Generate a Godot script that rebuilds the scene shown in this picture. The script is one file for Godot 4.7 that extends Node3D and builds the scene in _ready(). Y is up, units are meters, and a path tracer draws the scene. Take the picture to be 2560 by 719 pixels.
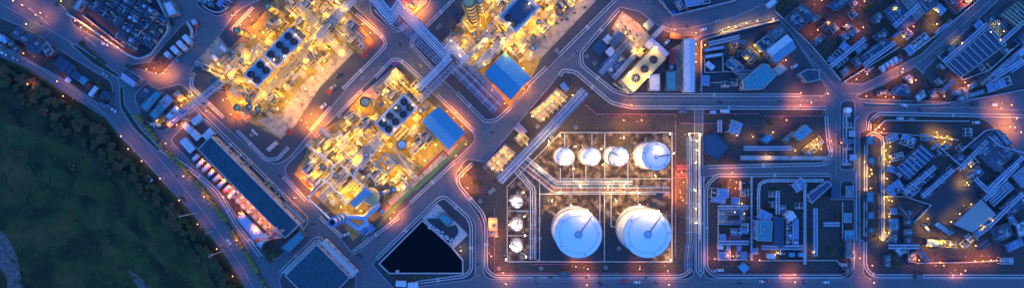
extends Node3D
# A refinery and its neighbourhood at dusk, seen from straight above. Plan survey units: 4 units to the metre.
const S := 0.25
const CAM := 380.0
var M = {}
var U = {}
var counts = {}
var rng := RandomNumberGenerator.new()

# ---------- plan helpers ----------
func P(x, y, h = 0.0):
	var k = S * (1.0 - h / CAM)
	return Vector3((x - 1280.0) * k, h, (y - 359.5) * k)

func rnd(a, b):
	return rng.randf_range(a, b)

func pick(a):
	return a[rng.randi() % a.size()]

func rounded(pts, closed = true):
	var out = PackedVector2Array()
	var n = pts.size()
	for i in n:
		var c = Vector2(pts[i][0], pts[i][1])
		var r = pts[i][2] if pts[i].size() > 2 else 0.0
		if r <= 0.0 or (not closed and (i == 0 or i == n - 1)):
			out.append(c)
			continue
		var a = Vector2(pts[(i + n - 1) % n][0], pts[(i + n - 1) % n][1])
		var b = Vector2(pts[(i + 1) % n][0], pts[(i + 1) % n][1])
		var da = (a - c).normalized()
		var db = (b - c).normalized()
		var t = min(r, min(c.distance_to(a), c.distance_to(b)) * 0.49)
		for k in 7:
			var f = k / 6.0
			var p1 = (c + da * t).lerp(c, f)
			var p2 = c.lerp(c + db * t, f)
			out.append(p1.lerp(p2, f))
	return out

func plan(pts, h = 0.0):
	var out = PackedVector2Array()
	for p in pts:
		var v = P(p.x, p.y, h)
		out.append(Vector2(v.x, v.z))
	return out

func poly_px(pts, h = 0.0):
	return plan(rounded(pts), h)

func shifted(pts, o):
	var out = PackedVector2Array()
	for p in pts:
		out.append(p - o)
	return out

func centre_of(pts):
	var c = Vector2.ZERO
	for p in pts:
		c += p
	return c / pts.size()

func offset_line(pts, d, closed = false):
	var out = PackedVector2Array()
	var n = pts.size()
	for i in n:
		var d0 = Vector2.ZERO
		var d1 = Vector2.ZERO
		if i > 0 or closed:
			d0 = (pts[i] - pts[(i + n - 1) % n]).normalized()
		if i < n - 1 or closed:
			d1 = (pts[(i + 1) % n] - pts[i]).normalized()
		if d0 == Vector2.ZERO: d0 = d1
		if d1 == Vector2.ZERO: d1 = d0
		var n0 = Vector2(-d0.y, d0.x)
		var m = (n0 + Vector2(-d1.y, d1.x)).normalized()
		out.append(pts[i] + m * (d / max(0.35, m.dot(n0))))
	return out

# ---------- meshes ----------
func begin():
	var st = SurfaceTool.new()
	st.begin(Mesh.PRIMITIVE_TRIANGLES)
	return st

func tri(st, a, b, c, nrm):
	tri3(st, [a, nrm], [b, nrm], [c, nrm])

# front faces run clockwise, whichever way the corners were given
func tri3(st, a, b, c):
	if (c[0] - a[0]).cross(b[0] - a[0]).dot(a[1] + b[1] + c[1]) < 0.0:
		var t = b
		b = c
		c = t
	for v in [a, b, c]:
		st.set_normal(v[1]); st.add_vertex(v[0])

func quad(st, a, b, c, d):
	var nrm = (c - a).cross(b - a).normalized()
	tri(st, a, b, c, nrm)
	tri(st, a, c, d, nrm)

func sheet_mesh(pts, y):
	var st = begin()
	var ids = Geometry2D.triangulate_polygon(pts)
	for i in range(0, ids.size(), 3):
		var v = []
		for k in 3:
			v.append(Vector3(pts[ids[i + k]].x, y, pts[ids[i + k]].y))
		if (v[1] - v[0]).cross(v[2] - v[0]).y > 0:
			tri(st, v[0], v[2], v[1], Vector3.UP)
		else:
			tri(st, v[0], v[1], v[2], Vector3.UP)
	return st.commit()

func prism_mesh(pts, y0, y1, closed = false):
	if Geometry2D.is_polygon_clockwise(pts):
		pts = pts.duplicate()
		pts.reverse()
	var st = begin()
	var ids = Geometry2D.triangulate_polygon(pts)
	for i in range(0, ids.size(), 3):
		var v = []
		for k in 3:
			v.append(Vector3(pts[ids[i + k]].x, y1, pts[ids[i + k]].y))
		if (v[1] - v[0]).cross(v[2] - v[0]).y > 0:
			tri(st, v[0], v[2], v[1], Vector3.UP)
		else:
			tri(st, v[0], v[1], v[2], Vector3.UP)
		if closed:
			var dn = Vector3(0, y0 - y1, 0)
			tri(st, v[0] + dn, v[1] + dn, v[2] + dn, Vector3.DOWN)
	var n = pts.size()
	for i in n:
		var a = pts[i]
		var b = pts[(i + 1) % n]
		var d = (b - a).normalized()
		var nn = Vector3(d.y, 0, -d.x)
		var a0 = Vector3(a.x, y0, a.y); var a1 = Vector3(a.x, y1, a.y)
		var b0 = Vector3(b.x, y0, b.y); var b1 = Vector3(b.x, y1, b.y)
		tri(st, a0, b1, b0, nn)
		tri(st, a0, a1, b1, nn)
	return st.commit()

func strip_mesh(pts, w, y0, y1, closed = false, shift = 0.0):
	var l = offset_line(pts, shift - w * 0.5, closed)
	var r = offset_line(pts, shift + w * 0.5, closed)
	var st = begin()
	var n = pts.size()
	for i in (n if closed else n - 1):
		var j = (i + 1) % n
		var a = Vector3(l[i].x, y1, l[i].y); var b = Vector3(l[j].x, y1, l[j].y)
		var c = Vector3(r[j].x, y1, r[j].y); var d = Vector3(r[i].x, y1, r[i].y)
		tri(st, a, b, c, Vector3.UP); tri(st, a, c, d, Vector3.UP)
		if y1 - y0 > 0.01:
			var dn = Vector3(0, y0 - y1, 0)
			var e = (b - a).normalized()
			var nl = Vector3(e.z, 0, -e.x)
			tri(st, a, b, b + dn, nl); tri(st, a, b + dn, a + dn, nl)
			tri(st, d, c, c + dn, -nl); tri(st, d, c + dn, d + dn, -nl)
			if not closed and i == 0:
				tri(st, a, d, d + dn, -e); tri(st, a, d + dn, a + dn, -e)
			if not closed and i == n - 2:
				tri(st, b, c, c + dn, e); tri(st, b, c + dn, b + dn, e)
	return st.commit()

func tube_mesh(pts, r, sides = 8):
	var st = begin()
	var n = pts.size()
	var rings = []
	for i in n:
		var d0 = (pts[i] - pts[i - 1]).normalized() if i > 0 else (pts[1] - pts[0]).normalized()
		var d1 = (pts[i + 1] - pts[i]).normalized() if i < n - 1 else d0
		var t = (d0 + d1).normalized()
		var up = Vector3.UP if abs(t.y) < 0.9 else Vector3.RIGHT
		var x = t.cross(up).normalized()
		var y = x.cross(t).normalized()
		var k = 1.0 / max(0.4, t.dot(d0))
		var ring = []
		for s in sides:
			var a = TAU * s / sides
			ring.append([pts[i] + (x * cos(a) * (k if abs(t.y) < 0.9 else 1.0) + y * sin(a)) * r, (x * cos(a) + y * sin(a)).normalized()])
		rings.append(ring)
	for i in n - 1:
		for s in sides:
			var q = [rings[i][s], rings[i + 1][s], rings[i + 1][(s + 1) % sides], rings[i][(s + 1) % sides]]
			tri3(st, q[0], q[1], q[2])
			tri3(st, q[0], q[2], q[3])
	for e in [0, n - 1]:
		var c = pts[e]
		var nn = (pts[0] - pts[1]).normalized() if e == 0 else (pts[n - 1] - pts[n - 2]).normalized()
		for s in sides:
			tri(st, c, rings[e][s][0], rings[e][(s + 1) % sides][0], nn)
	return st.commit()

func lathe_mesh(prof, sides = 24):
	var st = begin()
	for i in prof.size() - 1:
		var a = prof[i]; var b = prof[i + 1]
		var d = (b - a).normalized()
		for s in sides:
			var t0 = TAU * s / sides; var t1 = TAU * (s + 1) / sides
			var c0 = Vector3(cos(t0), 0, sin(t0)); var c1 = Vector3(cos(t1), 0, sin(t1))
			var n0 = (c0 * d.y + Vector3(0, -d.x, 0)).normalized(); var n1 = (c1 * d.y + Vector3(0, -d.x, 0)).normalized()
			var q = [[c0 * a.x + Vector3(0, a.y, 0), n0], [c0 * b.x + Vector3(0, b.y, 0), n0], [c1 * b.x + Vector3(0, b.y, 0), n1], [c1 * a.x + Vector3(0, a.y, 0), n1]]
			tri3(st, q[0], q[1], q[2])
			tri3(st, q[0], q[2], q[3])
	return st.commit()

func ring_mesh(r0, r1, y0, y1, sides = 24):
	return lathe_mesh([Vector2(r0, y0), Vector2(r1, y0), Vector2(r1, y1), Vector2(r0, y1), Vector2(r0, y0)], sides)

func aim(a, b):
	var y = b - a
	var l = y.length()
	var d = y / l
	var x = d.cross(Vector3.UP if abs(d.y) < 0.99 else Vector3.RIGHT).normalized()
	var z = x.cross(d)
	return [Basis(x, d, z), (a + b) * 0.5, l]

# joined pieces
func add_bar(st, a, b, w, h = -1.0):
	var f = aim(a, b)
	st.append_from(U.box, 0, Transform3D(f[0] * Basis.from_scale(Vector3(w, f[2], w if h < 0 else h)), f[1]))

func add_rod(st, a, b, r):
	var f = aim(a, b)
	st.append_from(U.pipe, 0, Transform3D(f[0] * Basis.from_scale(Vector3(r, f[2], r)), f[1]))

func add_block(st, c, size, turn = 0.0):
	st.append_from(U.box, 0, Transform3D(Basis(Vector3.UP, turn) * Basis.from_scale(size), c))

# ---------- nodes ----------
func numbered(called):
	var k = counts.get(called, 0)
	counts[called] = k + 1
	return called if k == 0 else "%s_%03d" % [called, k]

func thing(called, label, category, at = Vector3.ZERO, turn = 0.0, group = ""):
	var o = Node3D.new()
	o.name = numbered(called)
	add_child(o)
	o.position = at
	o.rotation.y = turn
	o.set_meta("label", label)
	o.set_meta("category", category)
	if group != "": o.set_meta("group", group)
	return o

func part(o, called, mesh, m, t = Transform3D.IDENTITY):
	var n = MeshInstance3D.new()
	n.name = called
	n.mesh = mesh
	n.material_override = M[m] if m is String else m
	n.transform = t
	o.add_child(n, true)
	return n

func setting(called, mesh, m):
	var n = MeshInstance3D.new()
	n.name = numbered(called)
	n.mesh = mesh
	n.material_override = M[m]
	add_child(n)
	n.set_meta("kind", "structure")
	return n

func box(o, called, m, c, size, turn = 0.0):
	return part(o, called, U.box, m, Transform3D(Basis(Vector3.UP, turn) * Basis.from_scale(size), c))

func cyl(o, called, m, c, r, h):
	return part(o, called, U.cyl, m, Transform3D(Basis.from_scale(Vector3(r, h, r)), c))

func rod(o, called, m, a, b, r):
	var f = aim(a, b)
	return part(o, called, U.pipe, m, Transform3D(f[0] * Basis.from_scale(Vector3(r, f[2], r)), f[1]))

func drum(o, called, m, a, b, r):
	var f = aim(a, b)
	return part(o, called, U.capsule, m, Transform3D(f[0] * Basis.from_scale(Vector3(r, f[2], r)), f[1]))

func bar(o, called, m, a, b, w, h = -1.0):
	var f = aim(a, b)
	return part(o, called, U.box, m, Transform3D(f[0] * Basis.from_scale(Vector3(w, f[2], w if h < 0 else h)), f[1]))

# ---------- materials ----------
func tex(seed_, freq, ramp, octaves = 4, ridged = false, size = 512):
	var n = FastNoiseLite.new()
	n.seed = seed_
	n.frequency = freq
	n.noise_type = FastNoiseLite.TYPE_SIMPLEX_SMOOTH
	n.fractal_type = FastNoiseLite.FRACTAL_RIDGED if ridged else FastNoiseLite.FRACTAL_FBM
	n.fractal_octaves = octaves
	var src = n.get_seamless_image(size, size)
	src.convert(Image.FORMAT_L8)
	var g = Gradient.new()
	g.offsets = PackedFloat32Array(ramp.keys())
	var cs = PackedColorArray()
	for c in ramp.values():
		cs.append(c if c is Color else Color(c, c, c))
	g.colors = cs
	var lut = PackedByteArray()
	for i in 256:
		var c = g.sample(i / 255.0)
		lut.append(int(clamp(c.r, 0, 1) * 255)); lut.append(int(clamp(c.g, 0, 1) * 255)); lut.append(int(clamp(c.b, 0, 1) * 255))
	var d = src.get_data()
	var o = PackedByteArray()
	o.resize(size * size * 3)
	for i in size * size:
		var k = d[i] * 3
		o[i * 3] = lut[k]; o[i * 3 + 1] = lut[k + 1]; o[i * 3 + 2] = lut[k + 2]
	return ImageTexture.create_from_image(Image.create_from_data(size, size, false, Image.FORMAT_RGB8, o))

func mat(key, r, g, b, rough = 0.8, metal = 0.0, texture = null, scale = 0.1):
	var m = StandardMaterial3D.new()
	m.albedo_color = Color(r, g, b).linear_to_srgb()
	m.roughness = rough
	m.metallic = metal
	if texture:
		m.albedo_texture = texture
		m.uv1_triplanar = true
		m.uv1_world_triplanar = true
		m.uv1_scale = Vector3.ONE * scale
	M[key] = m
	return m

func glow(key, c, e):
	var m = StandardMaterial3D.new()
	m.albedo_color = Color(0.9, 0.9, 0.9)
	m.emission_enabled = true
	m.emission = c
	m.emission_energy_multiplier = e
	M[key] = m

func make_materials():
	var grain = tex(1, 0.03, {0.0: 0.62, 0.5: 0.86, 1.0: 1.0}, 5)
	var blotch = tex(2, 0.012, {0.0: 0.45, 0.35: 0.75, 0.6: 0.9, 1.0: 1.0}, 5)
	var stain = tex(3, 0.016, {0.0: Color(0.16, 0.13, 0.12), 0.3: Color(0.30, 0.25, 0.23), 0.45: Color(0.40, 0.34, 0.31), 0.6: Color(0.54, 0.47, 0.41), 0.75: Color(0.70, 0.63, 0.55), 1.0: Color(0.9, 0.85, 0.78)}, 8, false, 1024)
	var worn = tex(4, 0.02, {0.0: 0.70, 0.4: 0.88, 0.55: 0.95, 1.0: 1.0}, 4)
	var soft = tex(10, 0.012, {0.0: Color(0.62, 0.58, 0.54), 0.3: Color(0.8, 0.77, 0.73), 0.5: Color(0.9, 0.88, 0.85), 1.0: Color(1, 0.99, 0.97)}, 6)
	var road = tex(12, 0.05, {0.0: 0.74, 0.3: 0.88, 0.6: 0.95, 1.0: 1.0}, 6)
	var faint = tex(8, 0.03, {0.0: 0.93, 1.0: 1.0}, 4)
	var field = tex(5, 0.008, {0.0: Color(0.16, 0.22, 0.12), 0.35: Color(0.26, 0.36, 0.2), 0.55: Color(0.42, 0.5, 0.32), 0.7: Color(0.5, 0.48, 0.40), 1.0: Color(0.62, 0.58, 0.5)}, 6)
	var earth = tex(6, 0.02, {0.0: Color(0.60, 0.52, 0.47), 0.4: Color(0.76, 0.70, 0.66), 0.62: Color(0.86, 0.82, 0.78), 1.0: Color(0.96, 0.94, 0.92)}, 6)
	# setting
	mat("asphalt", 0.108, 0.110, 0.122, 0.8, 0, road, 0.02)
	mat("asphalt_dark", 0.044, 0.050, 0.062, 0.8, 0, grain, 0.05)
	mat("yard", 0.062, 0.062, 0.068, 0.9, 0, road, 0.03)
	mat("gravel", 0.085, 0.078, 0.080, 0.95, 0, earth, 0.06)
	mat("brown", 0.095, 0.072, 0.060, 0.95, 0, earth, 0.04)
	mat("lawn", 0.042, 0.066, 0.040, 0.95, 0, earth, 0.05)
	mat("field", 0.25, 0.205, 0.045, 0.95, 0, field, 0.006)
	mat("grass", 0.20, 0.22, 0.05, 0.95, 0, field, 0.009)
	mat("scrub", 0.15, 0.11, 0.03, 0.95, 0, field, 0.016)
	mat("sand", 0.19, 0.155, 0.155, 0.95, 0, earth, 0.03)
	mat("pad", 0.34, 0.30, 0.25, 0.85, 0, soft, 0.03)
	mat("lamp_yellow_floor", 0.27, 0.205, 0.065, 0.85, 0, soft, 0.03)  # concrete with the yellow of the unit lamps put into its colour
	mat("stained", 0.46, 0.41, 0.37, 0.85, 0, stain, 0.011)
	mat("wet", 0.022, 0.022, 0.026, 0.45, 0, grain, 0.06)
	mat("kerb", 0.34, 0.34, 0.34, 0.85, 0, grain, 0.1)
	mat("concrete", 0.50, 0.48, 0.46, 0.85, 0, grain, 0.08)
	mat("channel", 0.016, 0.017, 0.020, 0.8)
	mat("line", 0.50, 0.48, 0.38, 0.7, 0, grain, 0.2)
	mat("yellow_line", 0.50, 0.36, 0.07, 0.7, 0, grain, 0.2)
	mat("red_paint", 0.26, 0.03, 0.025, 0.75, 0, worn, 0.1)
	mat("green_paint", 0.05, 0.17, 0.05, 0.75, 0, worn, 0.1)
	mat("plum_paint", 0.34, 0.06, 0.20, 0.75, 0, worn, 0.1)
	mat("water", 0.003, 0.006, 0.010, 0.3).metallic_specular = 0.12
	mat("pool", 0.02, 0.08, 0.42, 0.15)
	# buildings
	mat("wall_white", 0.40, 0.39, 0.38, 0.8, 0, grain, 0.1)
	mat("wall_grey", 0.15, 0.15, 0.16, 0.8, 0, grain, 0.1)
	mat("wall_cream", 0.56, 0.50, 0.40, 0.8, 0, grain, 0.1)
	mat("roof_navy", 0.007, 0.050, 0.072, 0.6, 0, worn, 0.03)
	mat("roof_deep", 0.018, 0.058, 0.115, 0.6, 0, worn, 0.05)
	mat("roof_slate", 0.045, 0.065, 0.105, 0.65, 0, blotch, 0.06)
	mat("roof_teal", 0.055, 0.24, 0.28, 0.6, 0, worn, 0.06)
	mat("roof_blue", 0.055, 0.27, 0.39, 0.45, 0, worn, 0.05)
	mat("roof_sky", 0.095, 0.32, 0.45, 0.5, 0, worn, 0.05)
	mat("roof_white", 0.56, 0.56, 0.58, 0.55, 0, worn, 0.06)
	mat("roof_grey", 0.15, 0.165, 0.20, 0.6, 0, blotch, 0.06)
	mat("roof_lilac", 0.40, 0.38, 0.50, 0.55, 0, worn, 0.06)
	mat("roof_red", 0.28, 0.03, 0.025, 0.7, 0, worn, 0.06)
	mat("glass", 0.02, 0.03, 0.045, 0.15)
	mat("door", 0.10, 0.12, 0.15, 0.6)
	# plant
	mat("steel", 0.30, 0.30, 0.30, 0.5, 0.1, worn, 0.2)
	mat("silver", 0.44, 0.40, 0.29, 0.5, 0.08, worn, 0.2)  # yellowed metal, lamp gold is put into the colour
	mat("cream", 0.48, 0.39, 0.16, 0.55, 0, worn, 0.2)  # equipment paint deepened with lamp gold in the colour
	mat("white", 0.60, 0.59, 0.57, 0.5, 0, worn, 0.08)
	mat("tank_white", 0.78, 0.77, 0.75, 0.55, 0, faint, 0.05)
	mat("blue_steel", 0.11, 0.23, 0.42, 0.5, 0.1, worn, 0.2)
	mat("pale_blue", 0.34, 0.42, 0.55, 0.5, 0.1, worn, 0.2)
	mat("bridge", 0.70, 0.74, 0.80, 0.5, 0.05, worn, 0.2)
	mat("deck_blue", 0.09, 0.20, 0.30, 0.6, 0, worn, 0.15)
	mat("dark_steel", 0.05, 0.055, 0.065, 0.55, 0.2)
	mat("black", 0.012, 0.013, 0.016, 0.6)
	mat("grating", 0.13, 0.12, 0.10, 0.7, 0.1, grain, 0.4)
	mat("red_steel", 0.46, 0.05, 0.045, 0.5)
	mat("pink_pipe", 0.30, 0.10, 0.15, 0.5)
	mat("orange", 0.60, 0.16, 0.03, 0.5)  # orange lamplight painted onto skids, a container and a machine house
	mat("rubber", 0.02, 0.02, 0.02, 0.9)
	mat("bark", 0.07, 0.05, 0.035, 0.9)
	mat("leaf_a", 0.058, 0.060, 0.016, 0.8)
	mat("leaf_b", 0.080, 0.078, 0.018, 0.8)
	mat("leaf_c", 0.16, 0.080, 0.026, 0.8)  # rust tint of the street lamps put into the leaf colour
	mat("hedge", 0.30, 0.25, 0.03, 0.8)
	for k in ["leaf_a", "leaf_b", "leaf_c", "hedge"]:
		M[k].backlight_enabled = true
		M[k].backlight = Color(0.08, 0.1, 0.04)
	glow("glow_yellow", Color(1.0, 0.74, 0.26), 5.0)
	glow("glow_orange", Color(1.0, 0.55, 0.18), 6.0)
	glow("glow_white", Color(1.0, 0.84, 0.55), 7.0)

func make_units():
	var b = BoxMesh.new()
	b.size = Vector3.ONE
	U.box = b
	for k in [["cyl", 20], ["pipe", 8]]:
		var c = CylinderMesh.new()
		c.top_radius = 1.0; c.bottom_radius = 1.0; c.height = 1.0; c.radial_segments = k[1]; c.rings = 0
		U[k[0]] = c
	var s = SphereMesh.new()
	s.radius = 1.0; s.height = 2.0; s.radial_segments = 16; s.rings = 8
	U.ball = s
	# a drum of unit length whose ends are domed
	U.capsule = lathe_mesh([Vector2(0.001, -0.5), Vector2(0.55, -0.485), Vector2(0.88, -0.45), Vector2(1.0, -0.40), Vector2(1.0, 0.40), Vector2(0.88, 0.45), Vector2(0.55, 0.485), Vector2(0.001, 0.5)], 14)
	U.dome = lathe_mesh([Vector2(1.0, 0.0), Vector2(0.92, 0.28), Vector2(0.7, 0.46), Vector2(0.38, 0.56), Vector2(0.001, 0.6)], 18)
	U.cone = lathe_mesh([Vector2(1.0, 0.0), Vector2(0.001, 1.0)], 32)
	U.collar = ring_mesh(0.86, 1.0, -0.5, 0.5, 24)
	U.hoop = ring_mesh(0.97, 1.0, -0.5, 0.5, 32)
	var bl = begin()
	for i in 6:
		var a = TAU * i / 6
		var t = Transform3D(Basis(Vector3.UP, a) * Basis(Vector3.RIGHT, 0.35) * Basis.from_scale(Vector3(0.75, 0.03, 0.2)), Vector3(0.5, 0, 0).rotated(Vector3.UP, a))
		bl.append_from(U.box, 0, t)
	U.blades = bl.commit()

# ---------- the setting ----------
func yard(called, pts, surface, kerb = 0.5):
	var outer = poly_px(pts)
	var o = Node3D.new()
	o.name = numbered(called)
	add_child(o)
	o.set_meta("kind", "structure")
	part(o, "kerb", prism_mesh(outer, -0.2, 0.13), "kerb")
	var inner = Geometry2D.offset_polygon(outer, -kerb, Geometry2D.JOIN_MITER)
	for p in inner:
		part(o, "surface", sheet_mesh(p, 0.134), surface)
	return o

func pad(called, pts, surface, y = 0.138):
	return setting(called, sheet_mesh(poly_px(pts), y), surface)

func paint(called, pts, w, m, y = 0.146):
	return setting(called, strip_mesh(plan(rounded(pts, false)), w, y, y), m)

func drain(pts, label, w = 1.7):
	var line = plan(rounded(pts, false))
	var o0 = line[0]
	line = shifted(line, o0)
	var o = thing("drainage_channel", label, "drain", Vector3(o0.x, 0.13, o0.y))
	part(o, "channel_bed", strip_mesh(line, w - 0.5, 0.0, 0.03), "channel")
	part(o, "channel_wall", strip_mesh(line, 0.72, 0.0, 0.34, false, -w * 0.5), "concrete")
	part(o, "channel_wall", strip_mesh(line, 0.72, 0.0, 0.34, false, w * 0.5), "concrete")
	var acc = 0.0
	for i in line.size() - 1:
		acc += line[i].distance_to(line[i + 1])
		if acc > 22.0:
			acc = 0.0
			var m = (line[i] + line[i + 1]) * 0.5
			var d = (line[i + 1] - line[i]).normalized()
			box(o, "cover_slab", "concrete", Vector3(m.x, 0.37, m.y), Vector3(1.5, 0.12, w + 1.4), -d.angle())
	return o

func wall(called, label, category, pts, h, w, m, posts = 0.0, closed = false):
	var line = plan(rounded(pts, closed))
	var o0 = line[0]
	line = shifted(line, o0)
	var o = thing(called, label, category, Vector3(o0.x, 0.13, o0.y))
	part(o, "wall_body", strip_mesh(line, w, 0.0, h, closed), m)
	part(o, "coping", strip_mesh(line, w + 0.16, h, h + 0.1, closed), "concrete")
	if posts > 0.0:
		for i in line.size() - 1:
			var l = line[i].distance_to(line[i + 1])
			for k in int(l / posts):
				var p = line[i].lerp(line[i + 1], (k + 0.5) * posts / l)
				box(o, "post", m, Vector3(p.x, h * 0.55, p.y), Vector3(w + 0.3, h * 1.1, w + 0.3), -(line[i + 1] - line[i]).angle())
	return o

func catch_pit(x, y, label = "small square concrete catch pit with dark grate set in the yard"):
	var o = thing("catch_pit", label, "catch pit", P(x, y) + Vector3(0, 0.13, 0), 0.8, "catch pits in the yards")
	for a in 4:
		box(o, "rim", "concrete", Vector3(0.8, 0.12, 0).rotated(Vector3.UP, a * PI / 2), Vector3(0.4, 0.24, 2.0), a * PI / 2)
	box(o, "grate", "black", Vector3(0, 0.04, 0), Vector3(1.1, 0.06, 1.1))

# ---------- lamps ----------
func lamp(x, y, h, hue, energy, label, group, turn = 0.0, twin = false):
	var at = P(x, y, h)
	var o = thing("floodlight" if twin else "street_lamp", label, "floodlight" if twin else "street lamp", Vector3(at.x, 0.1, at.z), turn, group)
	var arm = Vector3(0.8, 0, 0) if twin else Vector3(1.6, 0, 0)
	rod(o, "pole", "dark_steel", Vector3(arm.x, 0, 0), Vector3(arm.x, h + 0.1, 0), 0.09)
	rod(o, "arm", "dark_steel", Vector3(arm.x, h + 0.05, 0), Vector3(0.3, h - 0.1, 0), 0.07)
	box(o, "base_plate", "concrete", Vector3(arm.x, 0.1, 0), Vector3(0.7, 0.3, 0.7))
	box(o, "lamp_head", "dark_steel", Vector3(0.42, h - 0.1, 0), Vector3(0.3, 0.22, 0.4))
	var spots = [Vector3(0, h - 0.15, 0)]
	if twin:
		spots.append(Vector3(0, h - 0.15, 0.75))
		rod(o, "arm", "dark_steel", Vector3(0.42, h - 0.1, 0), Vector3(0.2, h - 0.1, 0.75), 0.06)
	for s in spots:
		part(o, "bulb", U.ball, "glow_" + hue, Transform3D(Basis(Vector3.UP, -turn) * Basis.from_scale(Vector3.ONE * 0.24), s))
	var l
	if twin:
		l = OmniLight3D.new()
		l.omni_range = 120.0
		l.omni_attenuation = 2.0
	else:
		l = SpotLight3D.new()
		l.spot_range = 120.0
		l.spot_attenuation = 2.0
		l.spot_angle = 67.0
		l.spot_angle_attenuation = 0.8
		l.rotation_degrees = Vector3(-90, 0, 0)
	l.name = "light"
	l.light_color = {"yellow": Color(1.0, 0.74, 0.02), "orange": Color(1.0, 0.55, 0.04), "white": Color(1.0, 0.80, 0.46)}[hue]
	l.light_energy = energy
	l.light_size = 0.2
	l.shadow_enabled = true
	l.position = spots[0]
	o.add_child(l)
	return o

# ---------- buildings ----------
func slab4(a, b, c, d, t):
	var st = begin()
	var n = (c - a).cross(b - a).normalized()
	if n.y < 0: n = -n
	var q = [a, b, c, d]
	var k = n * t
	tri(st, a + k, b + k, c + k, n); tri(st, a + k, c + k, d + k, n)
	tri(st, a, b, c, -n); tri(st, a, c, d, -n)
	var mid = (a + b + c + d) / 4.0
	for i in 4:
		var p = q[i]; var r = q[(i + 1) % 4]
		var e = (r - p).cross(n).normalized()
		if e.dot((p + r) * 0.5 - mid) < 0: e = -e
		tri(st, p, r, r + k, e); tri(st, p, r + k, p + k, e)
	return st.commit()

func openings(o, pts, h, every = 5.0):
	var n = pts.size()
	for i in n:
		var a = pts[i]; var b = pts[(i + 1) % n]
		var l = a.distance_to(b)
		var d = (b - a) / l
		var out = Vector2(d.y, -d.x)
		if out.dot((a + b) * 0.5 - centre_of(pts)) < 0: out = -out
		var k = clampi(int(l / every), 0, 8)
		for j in k:
			var p = a.lerp(b, (j + 0.5) / k) + out * 0.04
			if j == k / 2 and i % 2 == 0:
				var dr = box(o, "door", "door", Vector3(p.x, 1.4, p.y), Vector3(2.0, 2.8, 0.16), -d.angle())
			else:
				box(o, "window", "glass", Vector3(p.x, h * 0.6, p.y), Vector3(1.7, min(1.3, h * 0.28), 0.14), -d.angle())

func building(called, label, category, corners, h, roof, wallm, kind = "flat", units = 0, group = "", rise = 0.0, roof2 = ""):
	var pts = poly_px(corners, h)
	take(corners)
	var c = centre_of(pts)
	pts = shifted(pts, c)
	var o = thing(called, label, category, Vector3(c.x, 0.12, c.y), 0.0, group)
	part(o, "wall", prism_mesh(pts, 0.0, h), wallm)
	openings(o, pts, h)
	var d = (pts[1] - pts[0]).normalized()
	if kind == "gable":
		var up = rise if rise > 0.0 else pts[0].distance_to(pts[3]) * 0.16
		var e = [pts[0], pts[1], pts[2], pts[3]]
		var side = (pts[3] - pts[0]).normalized()
		e[0] += (-d - side) * 0.4; e[1] += (d - side) * 0.4; e[2] += (d + side) * 0.4; e[3] += (-d + side) * 0.4
		var r0 = (e[0] + e[3]) * 0.5; var r1 = (e[1] + e[2]) * 0.5
		var v = []
		for p in e: v.append(Vector3(p.x, h + 0.02, p.y))
		var w0 = Vector3(r0.x, h + up, r0.y); var w1 = Vector3(r1.x, h + up, r1.y)
		var st = begin()
		for g in [[pts[0], pts[3]], [pts[1], pts[2]]]:
			var m = (g[0] + g[1]) * 0.5
			var nn = Vector3(d.x, 0, d.y) * (-1.0 if g[0] == pts[0] else 1.0)
			tri(st, Vector3(g[0].x, h, g[0].y), Vector3(g[1].x, h, g[1].y), Vector3(m.x, h + up - 0.05, m.y), nn)
		part(o, "gable", st.commit(), wallm)
		var pa = part(o, "roof_panel", slab4(v[0], v[1], w1, w0, 0.14), roof)
		var pb = part(o, "roof_panel", slab4(v[3], v[2], w1, w0, 0.14), roof2 if roof2 != "" else roof)
		for side_ in [[pa, v[0], v[1]], [pb, v[3], v[2]]]:
			var sm = begin()
			var l = v[0].distance_to(v[1])
			var k = int(l / 1.6)
			for i in k:
				var f = (i + 0.5) / k
				add_bar(sm, side_[1].lerp(side_[2], f) + Vector3(0, 0.17, 0), w0.lerp(w1, f) + Vector3(0, 0.17, 0), 0.08, 0.1)
			part(side_[0], "seam", sm.commit(), side_[0].material_override).set_meta("kind", "stuff")
		bar(o, "ridge_cap", roof, w0 + Vector3(0, 0.2, 0), w1 + Vector3(0, 0.2, 0), 0.7, 0.16)
		var gut = box(o, "gutter", "steel", (v[0] + v[1]) * 0.5 - Vector3(side.x, 0.1, side.y) * 0.2, Vector3(v[0].distance_to(v[1]), 0.22, 0.25), -d.angle())
		box(o, "gutter", "steel", (v[3] + v[2]) * 0.5 + Vector3(side.x, -0.1, side.y) * 0.2, Vector3(v[0].distance_to(v[1]), 0.22, 0.25), -d.angle())
	else:
		var inner = Geometry2D.offset_polygon(pts, -0.5, Geometry2D.JOIN_MITER)
		part(o, "roof", prism_mesh(inner[0], h, h + 0.22), roof)
		part(o, "parapet", strip_mesh(pts, 0.4, h, h + 0.5, true), "concrete" if kind == "bright" else wallm)
		for i in units:
			var f = (i + 1.0) / (units + 1.0)
			var p = pts[0].lerp(pts[1], f).lerp(pts[3 % pts.size()].lerp(pts[2], f), rnd(0.3, 0.7))
			rooftop_unit(o, Vector3(p.x, h + 0.22, p.y), -d.angle())
	return o

func rooftop_unit(o, at, turn):
	var s = rnd(0.8, 1.3)
	var u = part(o, "rooftop_unit", U.box, "steel", Transform3D(Basis(Vector3.UP, turn) * Basis.from_scale(Vector3(2.2, 1.2, 1.5) * s), at + Vector3(0, 0.6 * s, 0)))
	part(u, "fan_grille", U.cyl, "dark_steel", Transform3D(Basis.from_scale(Vector3(0.22, 0.12, 0.33)), Vector3(0.2, 0.55, 0)))

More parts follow.
